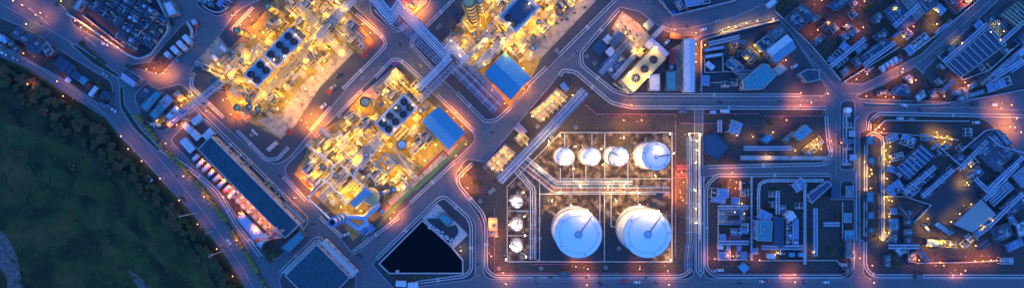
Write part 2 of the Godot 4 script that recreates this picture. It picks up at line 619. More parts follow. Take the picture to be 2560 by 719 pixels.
func gantry_roof(o, pts, h, n, m):
	# pale beams laid across a roof
	for i in n:
		var f = (i + 0.5) / n
		var a = pts[0].lerp(pts[1], f); var b = pts[3].lerp(pts[2], f)
		bar(o, "roof_beam", m, Vector3(a.x, h, a.y), Vector3(b.x, h, b.y), 0.5, 0.7)

func roof_lines(o, pts, h, n):
	# thin rails, gutters and conduits laid over a roof
	for i in n:
		var f = rnd(0.08, 0.92)
		var g0 = rnd(0.03, 0.4); var g1 = rnd(0.6, 0.97)
		var a; var b
		if i % 2 == 0:
			a = pts[0].lerp(pts[1], g0).lerp(pts[3].lerp(pts[2], g0), f); b = pts[0].lerp(pts[1], g1).lerp(pts[3].lerp(pts[2], g1), f)
		else:
			a = pts[0].lerp(pts[1], f).lerp(pts[3].lerp(pts[2], f), g0); b = pts[0].lerp(pts[1], f).lerp(pts[3].lerp(pts[2], f), g1)
		bar(o, "conduit", pick(["steel", "pale_blue", "wall_white"]), Vector3(a.x, h + 0.35, a.y), Vector3(b.x, h + 0.35, b.y), 0.26, 0.2)
	for i in 2:
		var p = pts[0].lerp(pts[1], rnd(0.15, 0.85)).lerp(pts[3].lerp(pts[2], rnd(0.15, 0.85)), rnd(0.15, 0.85))
		rooftop_unit(o, Vector3(p.x, h + 0.22, p.y), rnd(0, 3))

# ---------- pipe racks ----------
func frame_mesh(w, h, levels):
	var key = "frame_%.1f_%.1f_%d" % [w, h, levels]
	if not U.has(key):
		var st = begin()
		for s in [-1, 1]:
			add_bar(st, Vector3(0, 0, s * w * 0.5), Vector3(0, h, s * w * 0.5), 0.36)
		for i in levels:
			var y = h - i * 2.6 - 0.2
			add_bar(st, Vector3(0, y, -w * 0.5 - 0.3), Vector3(0, y, w * 0.5 + 0.3), 0.26, 0.4)
		add_bar(st, Vector3(0, 0.3, -w * 0.5), Vector3(0, h * 0.5, w * 0.5), 0.14)
		U[key] = st.commit()
	return U[key]

# path in plan units at height h; pipes run side by side across width w (metres)
func rack(called, label, path, h, w, pipes, pm, fm, levels = 1, truss = false, group = "", bay = 7.0, rad = 0.28):
	var line = plan(rounded(path, false), h)
	var o0 = line[0]
	line = shifted(line, o0)
	var o = thing(called, label, "pipe rack", Vector3(o0.x, 0.12, o0.y), 0.0, group)
	for i in line.size() - 1:
		var l = line[i].distance_to(line[i + 1])
		var d = (line[i + 1] - line[i]).normalized()
		var k = int(max(1, round(l / bay)))
		if l < 3.0: continue
		for j in k:
			var p = line[i].lerp(line[i + 1], (j + 0.5) / k)
			part(o, "support_frame", frame_mesh(w, h, levels), fm, Transform3D(Basis(Vector3.UP, -d.angle()), Vector3(p.x, 0, p.y)))
	if w > 2.5:
		for s in [-1, 1]:
			part(o, "side_beam", strip_mesh(line, 0.22, h - 0.35, h, false, s * w * 0.5), fm)
	for lv in levels:
		for i in pipes:
			if lv > 0 and i % 2 == 1: continue
			var off = (i + 0.5) / pipes * w * 0.9 - w * 0.45
			var q = offset_line(line, off)
			var r = rad * (0.7 if i % 3 == 1 else 1.0)
			var pts = []
			for p in q: pts.append(Vector3(p.x, h + r + 0.02 - lv * 2.6, p.y))
			part(o, "pipe", tube_mesh(pts, r), pm[i % pm.size()])
	if truss:
		for s in [-1, 1]:
			var st = begin()
			var e = offset_line(line, s * w * 0.5)
			for i in e.size() - 1:
				var l = e[i].distance_to(e[i + 1])
				var k = int(l / 3.0)
				for j in k:
					var a = e[i].lerp(e[i + 1], float(j) / k); var b = e[i].lerp(e[i + 1], float(j + 1) / k)
					add_bar(st, Vector3(a.x, h, a.y), Vector3(b.x, h + 2.0, b.y), 0.14)
					add_bar(st, Vector3(b.x, h + 2.0, b.y), Vector3(b.x, h, b.y), 0.14)
			part(o, "truss_web", st.commit(), fm).set_meta("kind", "stuff")
			part(o, "top_chord", strip_mesh(line, 0.22, h + 1.9, h + 2.12, false, s * w * 0.5), fm)
		var sx = begin()
		for i in line.size() - 1:
			var l = line[i].distance_to(line[i + 1])
			var k = int(l / 3.0)
			var a0 = offset_line(line, -w * 0.5); var b0 = offset_line(line, w * 0.5)
			for j in k:
				var f0 = float(j) / k; var f1 = float(j + 1) / k
				var pa = a0[i].lerp(a0[i + 1], f0); var pb = b0[i].lerp(b0[i + 1], f1); var pc = a0[i].lerp(a0[i + 1], f1)
				add_bar(sx, Vector3(pa.x, h + 2.0, pa.y), Vector3(pb.x, h + 2.0, pb.y), 0.14)
				add_bar(sx, Vector3(pc.x, h + 2.0, pc.y), Vector3(pb.x, h + 2.0, pb.y), 0.16)
		part(o, "top_bracing", sx.commit(), fm).set_meta("kind", "stuff")
	return o

func pipe_line(label, path, h, r, m, group = "", posts = true, called = "pipeline"):
	var line = plan(rounded(path, false), h)
	var o0 = line[0]
	line = shifted(line, o0)
	var o = thing(called, label, "pipe", Vector3(o0.x, 0.12, o0.y), 0.0, group)
	var pts = []
	for p in line: pts.append(Vector3(p.x, h, p.y))
	part(o, "pipe", tube_mesh(pts, r, 10), m)
	if posts:
		for i in line.size() - 1:
			var l = line[i].distance_to(line[i + 1])
			for k in int(l / 8.0):
				var p = line[i].lerp(line[i + 1], (k + 0.5) * 8.0 / l)
				box(o, "pipe_support", "steel", Vector3(p.x, (h - r) * 0.5, p.y), Vector3(0.3, h - r, 0.9), -(line[i + 1] - line[i]).angle())
	return o

# ---------- plant ----------
func fan(o, at, r, m = "black", bladed = "dark_steel"):
	var c = part(o, "fan", U.collar, m, Transform3D(Basis.from_scale(Vector3(r, 1.1, r)), at + Vector3(0, 0.55, 0)))
	part(c, "fan_well", U.cyl, "black", Transform3D(Basis.from_scale(Vector3(0.95, 0.04, 0.95)), Vector3(0, -0.45, 0)))
	part(c, "blades", U.blades, bladed, Transform3D(Basis.from_scale(Vector3(0.9, 1.0, 0.9)), Vector3(0, 0.1, 0)))
	part(c, "hub", U.cyl, bladed, Transform3D(Basis.from_scale(Vector3(0.16, 0.4, 0.16)), Vector3(0, 0.15, 0)))

func legs(o, w, l, h, nx, nz, m):
	for i in nx:
		for j in nz:
			bar(o, "leg", m, Vector3((float(i) / (nx - 1) - 0.5) * w, 0, (float(j) / (nz - 1) - 0.5) * l), Vector3((float(i) / (nx - 1) - 0.5) * w, h, (float(j) / (nz - 1) - 0.5) * l), 0.35)

func rail_mesh(w, l, h):
	var st = begin()
	for y in [0.55, 1.1]:
		for s in [-1, 1]:
			add_bar(st, Vector3(-w * 0.5, h + y, s * l * 0.5), Vector3(w * 0.5, h + y, s * l * 0.5), 0.07)
			add_bar(st, Vector3(s * w * 0.5, h + y, -l * 0.5), Vector3(s * w * 0.5, h + y, l * 0.5), 0.07)
	for i in int(w / 2.0) + 1:
		for s in [-1, 1]:
			var x = clampf(-w * 0.5 + i * 2.0, -w * 0.5, w * 0.5)
			add_bar(st, Vector3(x, h, s * l * 0.5), Vector3(x, h + 1.1, s * l * 0.5), 0.07)
	return st.commit()

func air_cooler(label, cx, cy, ang, fans_u, du, dv, r, len_u, wid, h, top = "deck_blue"):
	var at = P(cx, cy, h)
	var o = thing("air_cooler", label, "air cooler", Vector3(at.x, 0.12, at.z), -deg_to_rad(ang))
	legs(o, len_u, wid, h, int(len_u / 5) + 2, 2, "steel")
	box(o, "tube_bundle", "grating", Vector3(0, h - 1.0, 0), Vector3(len_u, 0.9, wid))
	box(o, "deck_plate", "steel", Vector3(0, h - 0.34, 0), Vector3(len_u - 0.4, 0.5, wid - 0.4))
	box(o, "plenum", top, Vector3(0, h - 0.27, 0), Vector3(len_u - 3.4, 0.52, wid - 3.6))
	for s in [-1, 1]:
		box(o, "walkway", "white", Vector3(0, h - 0.3, s * (wid * 0.5 + 0.3)), Vector3(len_u + 1.6, 0.14, 1.3))
		box(o, "walkway", "white", Vector3(s * (len_u * 0.5 + 0.1), h - 0.24, 0), Vector3(1.4, 0.14, wid - 0.6))
		box(o, "header_box", "cream", Vector3(0, h - 1.8, s * (wid * 0.5 - 0.3)), Vector3(len_u, 0.7, 0.5))
	part(o, "handrail", rail_mesh(len_u + 1.8, wid + 1.8, h - 0.25), "cream")
	for i in fans_u:
		for s in [-1, 1]:
			fan(o, Vector3((i - (fans_u - 1) * 0.5) * du, h, s * dv * 0.5), r)
	return o

func column_tower(label, x, y, h, r, m, group = "", rings = 3):
	var o = thing("column_tower", label, "column", P(x, y) + Vector3(0, 0.12, 0), rnd(0, TAU), group)
	cyl(o, "skirt", "concrete", Vector3(0, 0.4, 0), r * 1.25, 0.8)
	cyl(o, "shell", m, Vector3(0, h * 0.5, 0), r, h)
	part(o, "top_head", U.dome, m, Transform3D(Basis.from_scale(Vector3(r, r, r)), Vector3(0, h, 0)))
	for i in rings:
		var y_ = h * (i + 1.0) / rings - 0.4
		var pl = part(o, "platform", U.cyl, "grating", Transform3D(Basis.from_scale(Vector3(r + 0.7, 0.12, r + 0.7)), Vector3(0, y_, 0)))
		part(pl, "handrail", U.hoop, "cream", Transform3D(Basis.from_scale(Vector3(1.0, 9.0, 1.0)), Vector3(0, 5.0, 0)))
	rod(o, "overhead_pipe", "silver", Vector3(0, h + r * 0.7, 0), Vector3(r + 0.7, h + r * 0.4, 0), 0.22)
	rod(o, "downcomer", "silver", Vector3(r + 0.6, 0.2, 0), Vector3(r + 0.6, h + r * 0.4, 0), 0.22)
	bar(o, "ladder", "cream", Vector3(0, 0, r + 0.3), Vector3(0, h, r + 0.3), 0.5, 0.12)
	return o

func exchanger(at, turn, label, group, m):
	var o = thing("heat_exchanger", label, "heat exchanger", at, turn, group)
	var l = rnd(4.5, 6.5)
	for k in 2:
		var y = 1.3 + k * 1.7
		drum(o, "shell", m, Vector3(-l * 0.5, y, 0), Vector3(l * 0.5, y, 0), 0.7)
		cyl(o, "nozzle", "steel", Vector3(l * 0.3 * (1 - 2 * k), y + 0.75, 0), 0.18, 0.7)
		part(o, "flange", U.cyl, "steel", Transform3D(Basis(Vector3.BACK, PI / 2) * Basis.from_scale(Vector3(0.82, 0.16, 0.82)), Vector3(l * 0.32, y, 0)))
	for s in [-1, 1]:
		box(o, "saddle", "concrete", Vector3(s * l * 0.28, 0.4, 0), Vector3(0.5, 0.8, 1.3))
	rod(o, "pipe", "silver", Vector3(l * 0.3, 4.0, 0), Vector3(l * 0.3, 4.0, 2.4), 0.2)

func vessel(at, turn, label, group, m):
	var o = thing("pressure_vessel", label, "vessel", at, turn, group)
	var h = rnd(5.0, 13.0); var r = rnd(0.8, 1.5)
	cyl(o, "plinth", "concrete", Vector3(0, 0.25, 0), r * 1.3, 0.5)
	cyl(o, "shell", m, Vector3(0, h * 0.5 + 0.3, 0), r, h - 0.4)
	part(o, "top_head", U.dome, m, Transform3D(Basis.from_scale(Vector3(r, r, r)), Vector3(0, h + 0.1, 0)))
	var pl = part(o, "platform", U.cyl, "grating", Transform3D(Basis.from_scale(Vector3(r + 0.6, 0.12, r + 0.6)), Vector3(0, h - 0.6, 0)))
	part(pl, "handrail", U.hoop, "cream", Transform3D(Basis.from_scale(Vector3(1.0, 9.0, 1.0)), Vector3(0, 5.0, 0)))
	rod(o, "pipe", "silver", Vector3(r + 0.35, 0.2, 0), Vector3(r + 0.35, h, 0), 0.16)
	rod(o, "pipe", "silver", Vector3(r + 0.35, h, 0), Vector3(r + 3.0, h, 0), 0.16)

func pump_row(at, turn, label, group, m):
	var o = thing("pump_set", label, "pump", at, turn, group)
	box(o, "plinth", "concrete", Vector3(0, 0.2, 0), Vector3(5.6, 0.4, 3.6))
	for i in 2:
		var x = -1.4 + i * 2.8
		drum(o, "motor", m, Vector3(x, 1.0, -1.5), Vector3(x, 1.0, 0.3), 0.5)
		cyl(o, "casing", "silver", Vector3(x, 1.0, 0.8), 0.5, 1.0)
		rod(o, "pipe", "silver", Vector3(x, 1.2, 1.0), Vector3(x, 3.4, 1.0), 0.16)
		rod(o, "pipe", "silver", Vector3(x, 3.4, 1.0), Vector3(x, 3.4, 3.0), 0.16)
	rod(o, "header", "silver", Vector3(-2.8, 3.4, 2.0), Vector3(2.8, 3.4, 2.0), 0.24)

func pipe_bank(at, turn, label, group, pm, fm = "cream"):
	var o = thing("pipe_bank", label, "pipe rack", at, turn, group)
	var l = rnd(7.0, 12.0); var h = rnd(3.5, 7.0); var n = rng.randi_range(4, 7)
	var w = n * 0.75
	for i in 3:
		part(o, "support_frame", frame_mesh(6.0, 5.0, 2), fm, Transform3D(Basis.from_scale(Vector3(1, h / 5.0, w / 6.0)), Vector3((i - 1) * l * 0.4, 0, 0)))
	for i in n:
		var z = (i + 0.5) * 0.72 - w * 0.48
		var e = rnd(0.0, 1.4)
		var a = Vector3(-l * 0.5 + e, h + 0.25, z); var b = Vector3(l * 0.5 - rnd(0, 1.4), h + 0.25, z)
		part(o, "pipe", tube_mesh([a + Vector3(0, -rnd(1.0, h * 0.9), 0), a, b], rnd(0.13, 0.27), 7), pick(pm))

func platform_frame(at, turn, label, group, m, deck = "grating"):
	var o = thing("platform_structure", label, "steel structure", at, turn, group)
	var w = rnd(5.0, 7.0); var l = rnd(4.5, 6.5); var h = rnd(5.0, 11.0)
	legs(o, w, l, h, 2, 2, m)
	for y in [h * 0.5, h]:
		box(o, "deck", deck, Vector3(0, y, 0), Vector3(w * (1.0 if y < h else 0.62), 0.16, l))
		for s in [-1, 1]:
			bar(o, "beam", m, Vector3(-w * 0.5, y - 0.25, s * l * 0.5), Vector3(w * 0.5, y - 0.25, s * l * 0.5), 0.3)
			bar(o, "beam", m, Vector3(s * w * 0.5, y - 0.25, -l * 0.5), Vector3(s * w * 0.5, y - 0.25, l * 0.5), 0.3)
	part(o, "handrail", rail_mesh(w * 0.66, l, h), m)
	drum(o, "drum", "silver", Vector3(-w * 0.3, h + 1.1, l * 0.1), Vector3(w * 0.25, h + 1.1, l * 0.1), 0.75)
	rod(o, "pipe", "silver", Vector3(w * 0.42, 0.2, 0), Vector3(w * 0.42, h + 2.0, 0), 0.2)
	rod(o, "pipe", "white", Vector3(w * 0.42, h + 2.0, 0), Vector3(-w * 0.5, h + 2.0, -l * 0.3), 0.18)

func box_skid(at, turn, label, group, m, cool = false):
	var o = thing("equipment_skid", label, "equipment skid", at, turn, group)
	box(o, "plinth", "concrete", Vector3(0, 0.2, 0), Vector3(5.0, 0.4, 4.0))
	box(o, "cabinet", m, Vector3(-1.0, 1.5, -0.5), Vector3(2.2, 2.3, 1.9))
	box(o, "cabinet", "roof_slate" if cool else "cream", Vector3(1.4, 1.1, -0.7), Vector3(1.5, 1.5, 1.6))
	drum(o, "filter_pot", "silver", Vector3(0.9, 0.4, 1.1), Vector3(0.9, 3.0, 1.1), 0.45)
	drum(o, "filter_pot", "silver", Vector3(2.0, 0.4, 1.1), Vector3(2.0, 3.0, 1.1), 0.45)
	rod(o, "pipe", "white", Vector3(-2.3, 2.7, 1.1), Vector3(2.4, 2.7, 1.1), 0.15)
	rod(o, "pipe", "white", Vector3(-1.0, 2.9, -2.0), Vector3(-1.0, 2.9, 1.8), 0.15)

func inside(p, polys):
	for q in polys:
		if Geometry2D.is_point_in_polygon(p, q): return true
	return false

const HUES = {"silver": "silver", "cream": "cream", "white": "white", "steel": "grey", "blue_steel": "blue", "pale_blue": "pale blue", "roof_grey": "slate grey", "dark_steel": "dark"}
var taken = []   # plan outlines of what already stands

func take(pts):
	var q = PackedVector2Array()
	for p in pts: q.append(Vector2(p[0], p[1]))
	taken.append(q)

func fill_yard(zone, area, ang, cell, seed_, share):
	rng.seed = seed_
	var poly = PackedVector2Array()
	for p in area: poly.append(Vector2(p[0], p[1]))
	var u = Vector2.RIGHT.rotated(deg_to_rad(ang))
	var v = Vector2(-u.y, u.x)
	var c = centre_of(poly)
	var pm = ["roof_grey", "steel", "blue_steel", "dark_steel"]
	for i in range(-24, 25):
		for j in range(-24, 25):
			var p = c + u * (i * cell + rnd(-5, 5)) + v * (j * cell + rnd(-5, 5))
			if p.x < -10 or p.x > 2570 or p.y < -10 or p.y > 730 or rng.randf() > share: continue
			if not Geometry2D.is_point_in_polygon(p, poly): continue
			var hit = false
			for d in [Vector2.ZERO, u * 12, -u * 12, v * 12, -v * 12]:
				if inside(p + d, taken): hit = true
			if hit: continue
			var at = P(p.x, p.y, 2.0)
			at.y = 0.14
			var turn = -deg_to_rad(ang) + (0.0 if rng.randf() < 0.6 else PI / 2)
			var k = rng.randf()
			var m = pick(pm)
			var hue = HUES[m]
			if k < 0.35: box_skid(at, turn, "skid of " + hue + " cabinets and pots in " + zone, hue + " skids in " + zone, m, true)
			elif k < 0.7: pipe_bank(at, turn, "low bank of pipes on " + hue + " frames in " + zone, hue + " pipe banks in " + zone, pm, m)
			elif k < 0.9: pump_row(at, turn, "twin " + hue + " pumps on a concrete plinth in " + zone, hue + " pump sets in " + zone, m)
			else: exchanger(at, turn, "stacked pair of " + hue + " drums in " + zone, hue + " drum pairs in " + zone, m)

func fill_unit(zone, area, holes, ang, cell, seed_, pm):
	rng.seed = seed_
	var poly = PackedVector2Array()
	for p in area: poly.append(Vector2(p[0], p[1]))
	var hs = []
	for q in holes:
		var hp = PackedVector2Array()
		for p in q: hp.append(Vector2(p[0], p[1]))
		hs.append(hp)
	var u = Vector2.RIGHT.rotated(deg_to_rad(ang))
	var v = Vector2(-u.y, u.x)
	var c = centre_of(poly)
	var n = 16
	for i in range(-n, n + 1):
		for j in range(-n, n + 1):
			var p = c + u * (i * cell + rnd(-4, 4)) + v * (j * cell + rnd(-4, 4))
			if p.x < -15 or p.x > 2575 or p.y < -15 or p.y > 735: continue
			if not Geometry2D.is_point_in_polygon(p, poly): continue
			if inside(p, hs) or inside(p + u * 9, hs) or inside(p - u * 9, hs) or inside(p + v * 9, hs) or inside(p - v * 9, hs): continue
			var at = P(p.x, p.y, 3.0)
			at.y = 0.14
			var turn = -deg_to_rad(ang) + (0.0 if rng.randf() < 0.6 else PI / 2)
			var k = rng.randf()
			var m = pick(["silver", "cream", "white", "steel", "steel", "dark_steel"])
			var hue = HUES[m]
			if k < 0.18: exchanger(at, turn, "pair of stacked " + hue + " heat exchangers in " + zone, hue + " heat exchangers in " + zone, m)
			elif k < 0.24: vessel(at, turn, "upright " + hue + " pressure vessel with ringed platform in " + zone, hue + " vessels in " + zone, m)
			elif k < 0.42: pump_row(at, turn, "twin " + hue + " motor pumps on a concrete plinth in " + zone, hue + " pump sets in " + zone, m)
			elif k < 0.76: pipe_bank(at, turn, "short bank of parallel pipes on " + hue + " frames in " + zone, hue + " pipe banks in " + zone, pm, m)
			elif k < 0.90: platform_frame(at, turn, "open " + hue + " steel platform carrying a drum in " + zone, hue + " platforms in " + zone, m)
			else: box_skid(at, turn, "skid of " + hue + " cabinets and filter pots in " + zone, hue + " skids in " + zone, m)
	# long single pipes strung across the unit
	var n2 = 0
	var tries = 0
	while n2 < 26 and tries < 400:
		tries += 1
		var a = c + u * rnd(-200, 200) + v * rnd(-200, 200)
		var dir = u if rng.randf() < 0.55 else v
		var b = a + dir * rnd(40, 90)
		var e = b + (v if dir == u else u) * rnd(-14, 14)
		if not (Geometry2D.is_point_in_polygon(a, poly) and Geometry2D.is_point_in_polygon(b, poly) and Geometry2D.is_point_in_polygon(e, poly)): continue
		if inside(a, hs) or inside(b, hs) or inside((a + b) * 0.5, hs): continue
		var m = pick(["silver", "cream", "white", "pale_blue"])
		pipe_line("long bent " + HUES[m] + " pipe strung across " + zone, [[a.x, a.y], [b.x, b.y, 3], [e.x, e.y]], rnd(4.0, 9.0), rnd(0.16, 0.3), m, HUES[m] + " long pipes in " + zone)
		n2 += 1

# a block of open steelwork crowded with equipment: size in plan units
func plant_block(called, label, category, cx, cy, w, l, ang, h, seed_, fm, bm, group = ""):
	rng.seed = seed_
	var at = P(cx, cy, h)
	var tu = Vector2.RIGHT.rotated(deg_to_rad(ang)) * w * 0.5
	var tv = Vector2(-tu.y, tu.x).normalized() * l * 0.5
	taken.append(PackedVector2Array([Vector2(cx, cy) + tu + tv, Vector2(cx, cy) + tu - tv, Vector2(cx, cy) - tu - tv, Vector2(cx, cy) - tu + tv]))
	var o = thing(called, label, category, Vector3(at.x, 0.12, at.z), -deg_to_rad(ang), group)
	w *= S; l *= S
	box(o, "base_slab", "yard", Vector3(0, 0.15, 0), Vector3(w + 0.8, 0.3, l + 0.8))
	var nx = int(max(1, round(w / 4.0))); var nz = int(max(1, round(l / 4.0)))
	var st = begin()
	for i in nx + 1:
		for j in nz + 1:
			var x = (float(i) / nx - 0.5) * w; var z = (float(j) / nz - 0.5) * l
			add_bar(st, Vector3(x, 0.3, z), Vector3(x, h, z), 0.28)
	for i in nx + 1:
		var x = (float(i) / nx - 0.5) * w
		add_bar(st, Vector3(x, h - 0.15, -l * 0.5), Vector3(x, h - 0.15, l * 0.5), 0.3)
	for j in nz + 1:
		var z = (float(j) / nz - 0.5) * l
		add_bar(st, Vector3(-w * 0.5, h - 0.2, z), Vector3(w * 0.5, h - 0.2, z), 0.3)
	part(o, "frame", st.commit(), fm)
	for i in nx:
		for j in nz:
			var x = ((i + 0.5) / nx - 0.5) * w; var z = ((j + 0.5) / nz - 0.5) * l
			var sx = w / nx; var sz = l / nz
			var k = rng.randf()
			if k < 0.34: box(o, "deck_panel", bm, Vector3(x, h + 0.03, z), Vector3(sx - 0.3, 0.16, sz - 0.3))
			elif k < 0.56: box(o, "cabinet", bm, Vector3(x, h * 0.5, z), Vector3(sx * 0.7, h * rnd(0.7, 1.3), sz * 0.7))
			elif k < 0.72: drum(o, "drum", "silver", Vector3(x - sx * 0.42, h * 0.6, z), Vector3(x + sx * 0.42, h * 0.6, z), min(sz * 0.28, 1.1))
			elif k < 0.86: cyl(o, "pot", "pale_blue", Vector3(x, h * 0.55, z), min(sx, sz) * 0.32, h * 1.1)
			else: rod(o, "riser", "white", Vector3(x, 0.3, z), Vector3(x, h + 1.5, z), 0.3)
	for i in int(max(2, l / 2.4)):
		var z = rnd(-l * 0.47, l * 0.47); var y = h + rnd(0.3, 0.8)
		var a = rnd(-0.5, -0.1) * w; var b = rnd(0.1, 0.5) * w
		rod(o, "pipe", pick([fm, "pale_blue", "steel"]), Vector3(a, y, z), Vector3(b, y, z), rnd(0.12, 0.22))
	for i in int(max(1, w / 4.0)):
		var x = rnd(-w * 0.47, w * 0.47); var y = h + rnd(0.9, 1.3)
		rod(o, "pipe", pick([fm, "pale_blue", "white"]), Vector3(x, y, rnd(-0.5, -0.1) * l), Vector3(x, y, rnd(0.1, 0.5) * l), rnd(0.12, 0.22))
	return o

# ---------- tanks ----------
func tank(label, x, y, rp, h, big, turn):
	var at = P(x, y, h)
	var r = rp * S * (1.0 - h / CAM)
	var o = thing("storage_tank", label, "storage tank", Vector3(at.x, 0.14, at.z), turn)
	part(o, "foundation", ring_mesh(r * 0.9, r + 0.7, 0.0, 0.45, 48), "concrete")
	var n = 4 if big else 3
	for i in n:
		part(o, "shell_course", ring_mesh(r - 0.2, r - i * 0.012, h * i / n + 0.2, h * (i + 1.0) / n + 0.16, 64), "tank_white")
	part(o, "roof", lathe_mesh([Vector2(r + 0.15, h + 0.15), Vector2(r + 0.15, h + 0.3), Vector2(r * 0.5, h + 0.3 + r * 0.045), Vector2(0.001, h + 0.3 + r * 0.08)], 64), "tank_white")
	part(o, "rim_angle", ring_mesh(r + 0.12, r + 0.32, h - 0.05, h + 0.36, 64), "steel")
	if big:
		for i in 24:
			var t = TAU * i / 24
			bar(o, "roof_seam", "steel", Vector3(cos(t) * r * 0.2, h + 0.31 + r * 0.064, sin(t) * r * 0.2), Vector3(cos(t) * r * 0.98, h + 0.31 + r * 0.002, sin(t) * r * 0.98), 0.06, 0.05)
		part(o, "roof_ring", ring_mesh(r * 0.80, r * 0.80 + 0.16, h + 0.3 + r * 0.016, h + 0.42 + r * 0.02, 64), "steel")
	var top = h + 0.3 + r * 0.08
	var v = cyl(o, "centre_vent", "pale_blue", Vector3(0, top, 0), r * (0.13 if big else 0.1), 0.7)
	part(v, "vent_rim", U.collar, "dark_steel", Transform3D(Basis.from_scale(Vector3(1.16, 0.6, 1.16)), Vector3(0, 0.2, 0)))
	# walkway from the rim to the vent, with a handrail
	bar(o, "walkway", "grating", Vector3(r * 0.14, top + 0.25, 0), Vector3(r * 0.98, h + 0.6, 0), 0.5 if big else 0.4, 0.12)
	var st = begin()
	for s in [-0.35, 0.35]:
		add_bar(st, Vector3(r * 0.14, top + 1.2, s), Vector3(r * 0.98, h + 1.5, s), 0.08)
		for i in 9:
			var f = i / 8.0
			var b = Vector3(r * 0.14, top + 0.2, s).lerp(Vector3(r * 0.98, h + 0.5, s), f)
			add_bar(st, b, b + Vector3(0, 1.0, 0), 0.08)
	part(o, "walkway_rail", st.commit(), "steel")
	# spiral stair
	var steps = begin(); var rl = begin()
	var k = int(h / 0.5); var sweep = 2.3 if big else 3.6
	for i in k:
		var a = -sweep * i / k
		var p = Vector3(cos(a), 0, sin(a)) * (r + 0.5) + Vector3(0, h * (1.0 - float(i) / k), 0)
		add_block(steps, p, Vector3(0.9, 0.08, 0.55), -a)
		if i % 3 == 0:
			var q = Vector3(cos(a), 0, sin(a)) * (r + 0.95) + Vector3(0, h * (1.0 - float(i) / k), 0)
			add_bar(rl, q, q + Vector3(0, 1.1, 0), 0.07)
	var sp = part(o, "spiral_stair", steps.commit(), "steel")
	part(sp, "stair_rail", rl.commit(), "cream")
	# rim handrail by the stair head
	var rr = begin()
	for i in 16:
		var a0 = -0.5 + i * 0.07; var a1 = a0 + 0.07
		add_bar(rr, Vector3(cos(a0) * (r + 0.3), h + 1.3, sin(a0) * (r + 0.3)), Vector3(cos(a1) * (r + 0.3), h + 1.3, sin(a1) * (r + 0.3)), 0.09)
		add_bar(rr, Vector3(cos(a0) * (r + 0.3), h + 0.2, sin(a0) * (r + 0.3)), Vector3(cos(a0) * (r + 0.3), h + 1.3, sin(a0) * (r + 0.3)), 0.07)
	part(o, "rim_rail", rr.commit(), "cream")
	for i in 4:
		var a = 0.9 + i * 1.3
		cyl(o, "roof_hatch", "dark_steel", Vector3(cos(a) * r * 0.9, h + 0.5, sin(a) * r * 0.9), 0.35, 0.6)
	rod(o, "inlet_pipe", "silver", Vector3(0, 1.0, -r - 3.0), Vector3(0, 1.0, -r + 0.2), 0.3)
	return o

# ---------- vehicles ----------
func wheels(o, xs, w, r):
	for x in xs:
		for s in [-1, 1]:
			var t = part(o, "wheel", U.cyl, "rubber", Transform3D(Basis(Vector3.RIGHT, PI / 2) * Basis.from_scale(Vector3(r, 0.26, r)), Vector3(x, r, s * w * 0.46)))
			part(t, "rim", U.cyl, "steel", Transform3D(Basis.from_scale(Vector3(0.55, 1.06, 0.55)), Vector3.ZERO))

func car(x, y, ang, body, label, group = ""):
	var o = thing("parked_car", label, "car", P(x, y) + Vector3(0, 0.15, 0), -deg_to_rad(ang), group)
	if not U.has("car_body"):
		U.car_body = prism_side([Vector2(-2.2, 0.35), Vector2(2.2, 0.35), Vector2(2.25, 0.75), Vector2(1.5, 0.95), Vector2(-2.1, 1.0), Vector2(-2.25, 0.7)], 1.75)
		U.car_top = prism_side([Vector2(-1.9, 0.95), Vector2(1.15, 0.95), Vector2(0.45, 1.45), Vector2(-1.35, 1.48)], 1.5)
		U.car_roof = prism_side([Vector2(-1.4, 1.46), Vector2(0.5, 1.43), Vector2(0.4, 1.52), Vector2(-1.3, 1.54)], 1.46)
	part(o, "body", U.car_body, body)
	part(o, "windows", U.car_top, "glass")
	part(o, "roof", U.car_roof, body)
	wheels(o, [-1.35, 1.35], 1.8, 0.33)
	for s in [-1, 1]:
		box(o, "headlight", "white", Vector3(2.2, 0.68, s * 0.6), Vector3(0.12, 0.16, 0.4))

func prism_side(prof, w):
	var pts = PackedVector2Array(prof)
	var m = prism_mesh(pts, -w * 0.5, w * 0.5, true)
	var st = begin()
	st.append_from(m, 0, Transform3D(Basis(Vector3(1, 0, 0), Vector3(0, 0, -1), Vector3(0, 1, 0)), Vector3.ZERO))
	return st.commit()

func truck(x, y, ang, cargo, label, group = "", l = 7.0, w = 2.6, called = "box_truck"):
	var o = thing(called, label, "truck", P(x, y, 2.0) * Vector3(1, 0, 1) + Vector3(0, 0.15, 0), -deg_to_rad(ang), group)
	var cab = 1.7
	box(o, "chassis", "dark_steel", Vector3(0, 0.75, 0), Vector3(l, 0.3, w * 0.5))
	var c = box(o, "cargo_box", cargo, Vector3(-cab * 0.5 - 0.1, 2.2, 0), Vector3(l - cab - 0.3, 2.6, w))
	box(o, "roof_rail", "steel", Vector3(-cab * 0.5 - 0.1, 3.53, w * 0.47), Vector3(l - cab - 0.4, 0.06, 0.1))
	box(o, "roof_rail", "steel", Vector3(-cab * 0.5 - 0.1, 3.53, -w * 0.47), Vector3(l - cab - 0.4, 0.06, 0.1))
	part(o, "cab", prism_side([Vector2(-0.85, -0.9), Vector2(0.85, -0.9), Vector2(0.85, 0.1), Vector2(0.55, 0.95), Vector2(-0.85, 0.95)], w * 0.94), pick(["white", "blue_steel", "red_steel", "steel"]), Transform3D(Basis.IDENTITY, Vector3(l * 0.5 - 0.85, 1.5, 0)))
	box(o, "windscreen", "glass", Vector3(l * 0.5 - 0.12, 2.0, 0), Vector3(0.16, 0.7, w * 0.8))
	wheels(o, [-l * 0.38, -l * 0.2, l * 0.33], w, 0.48)

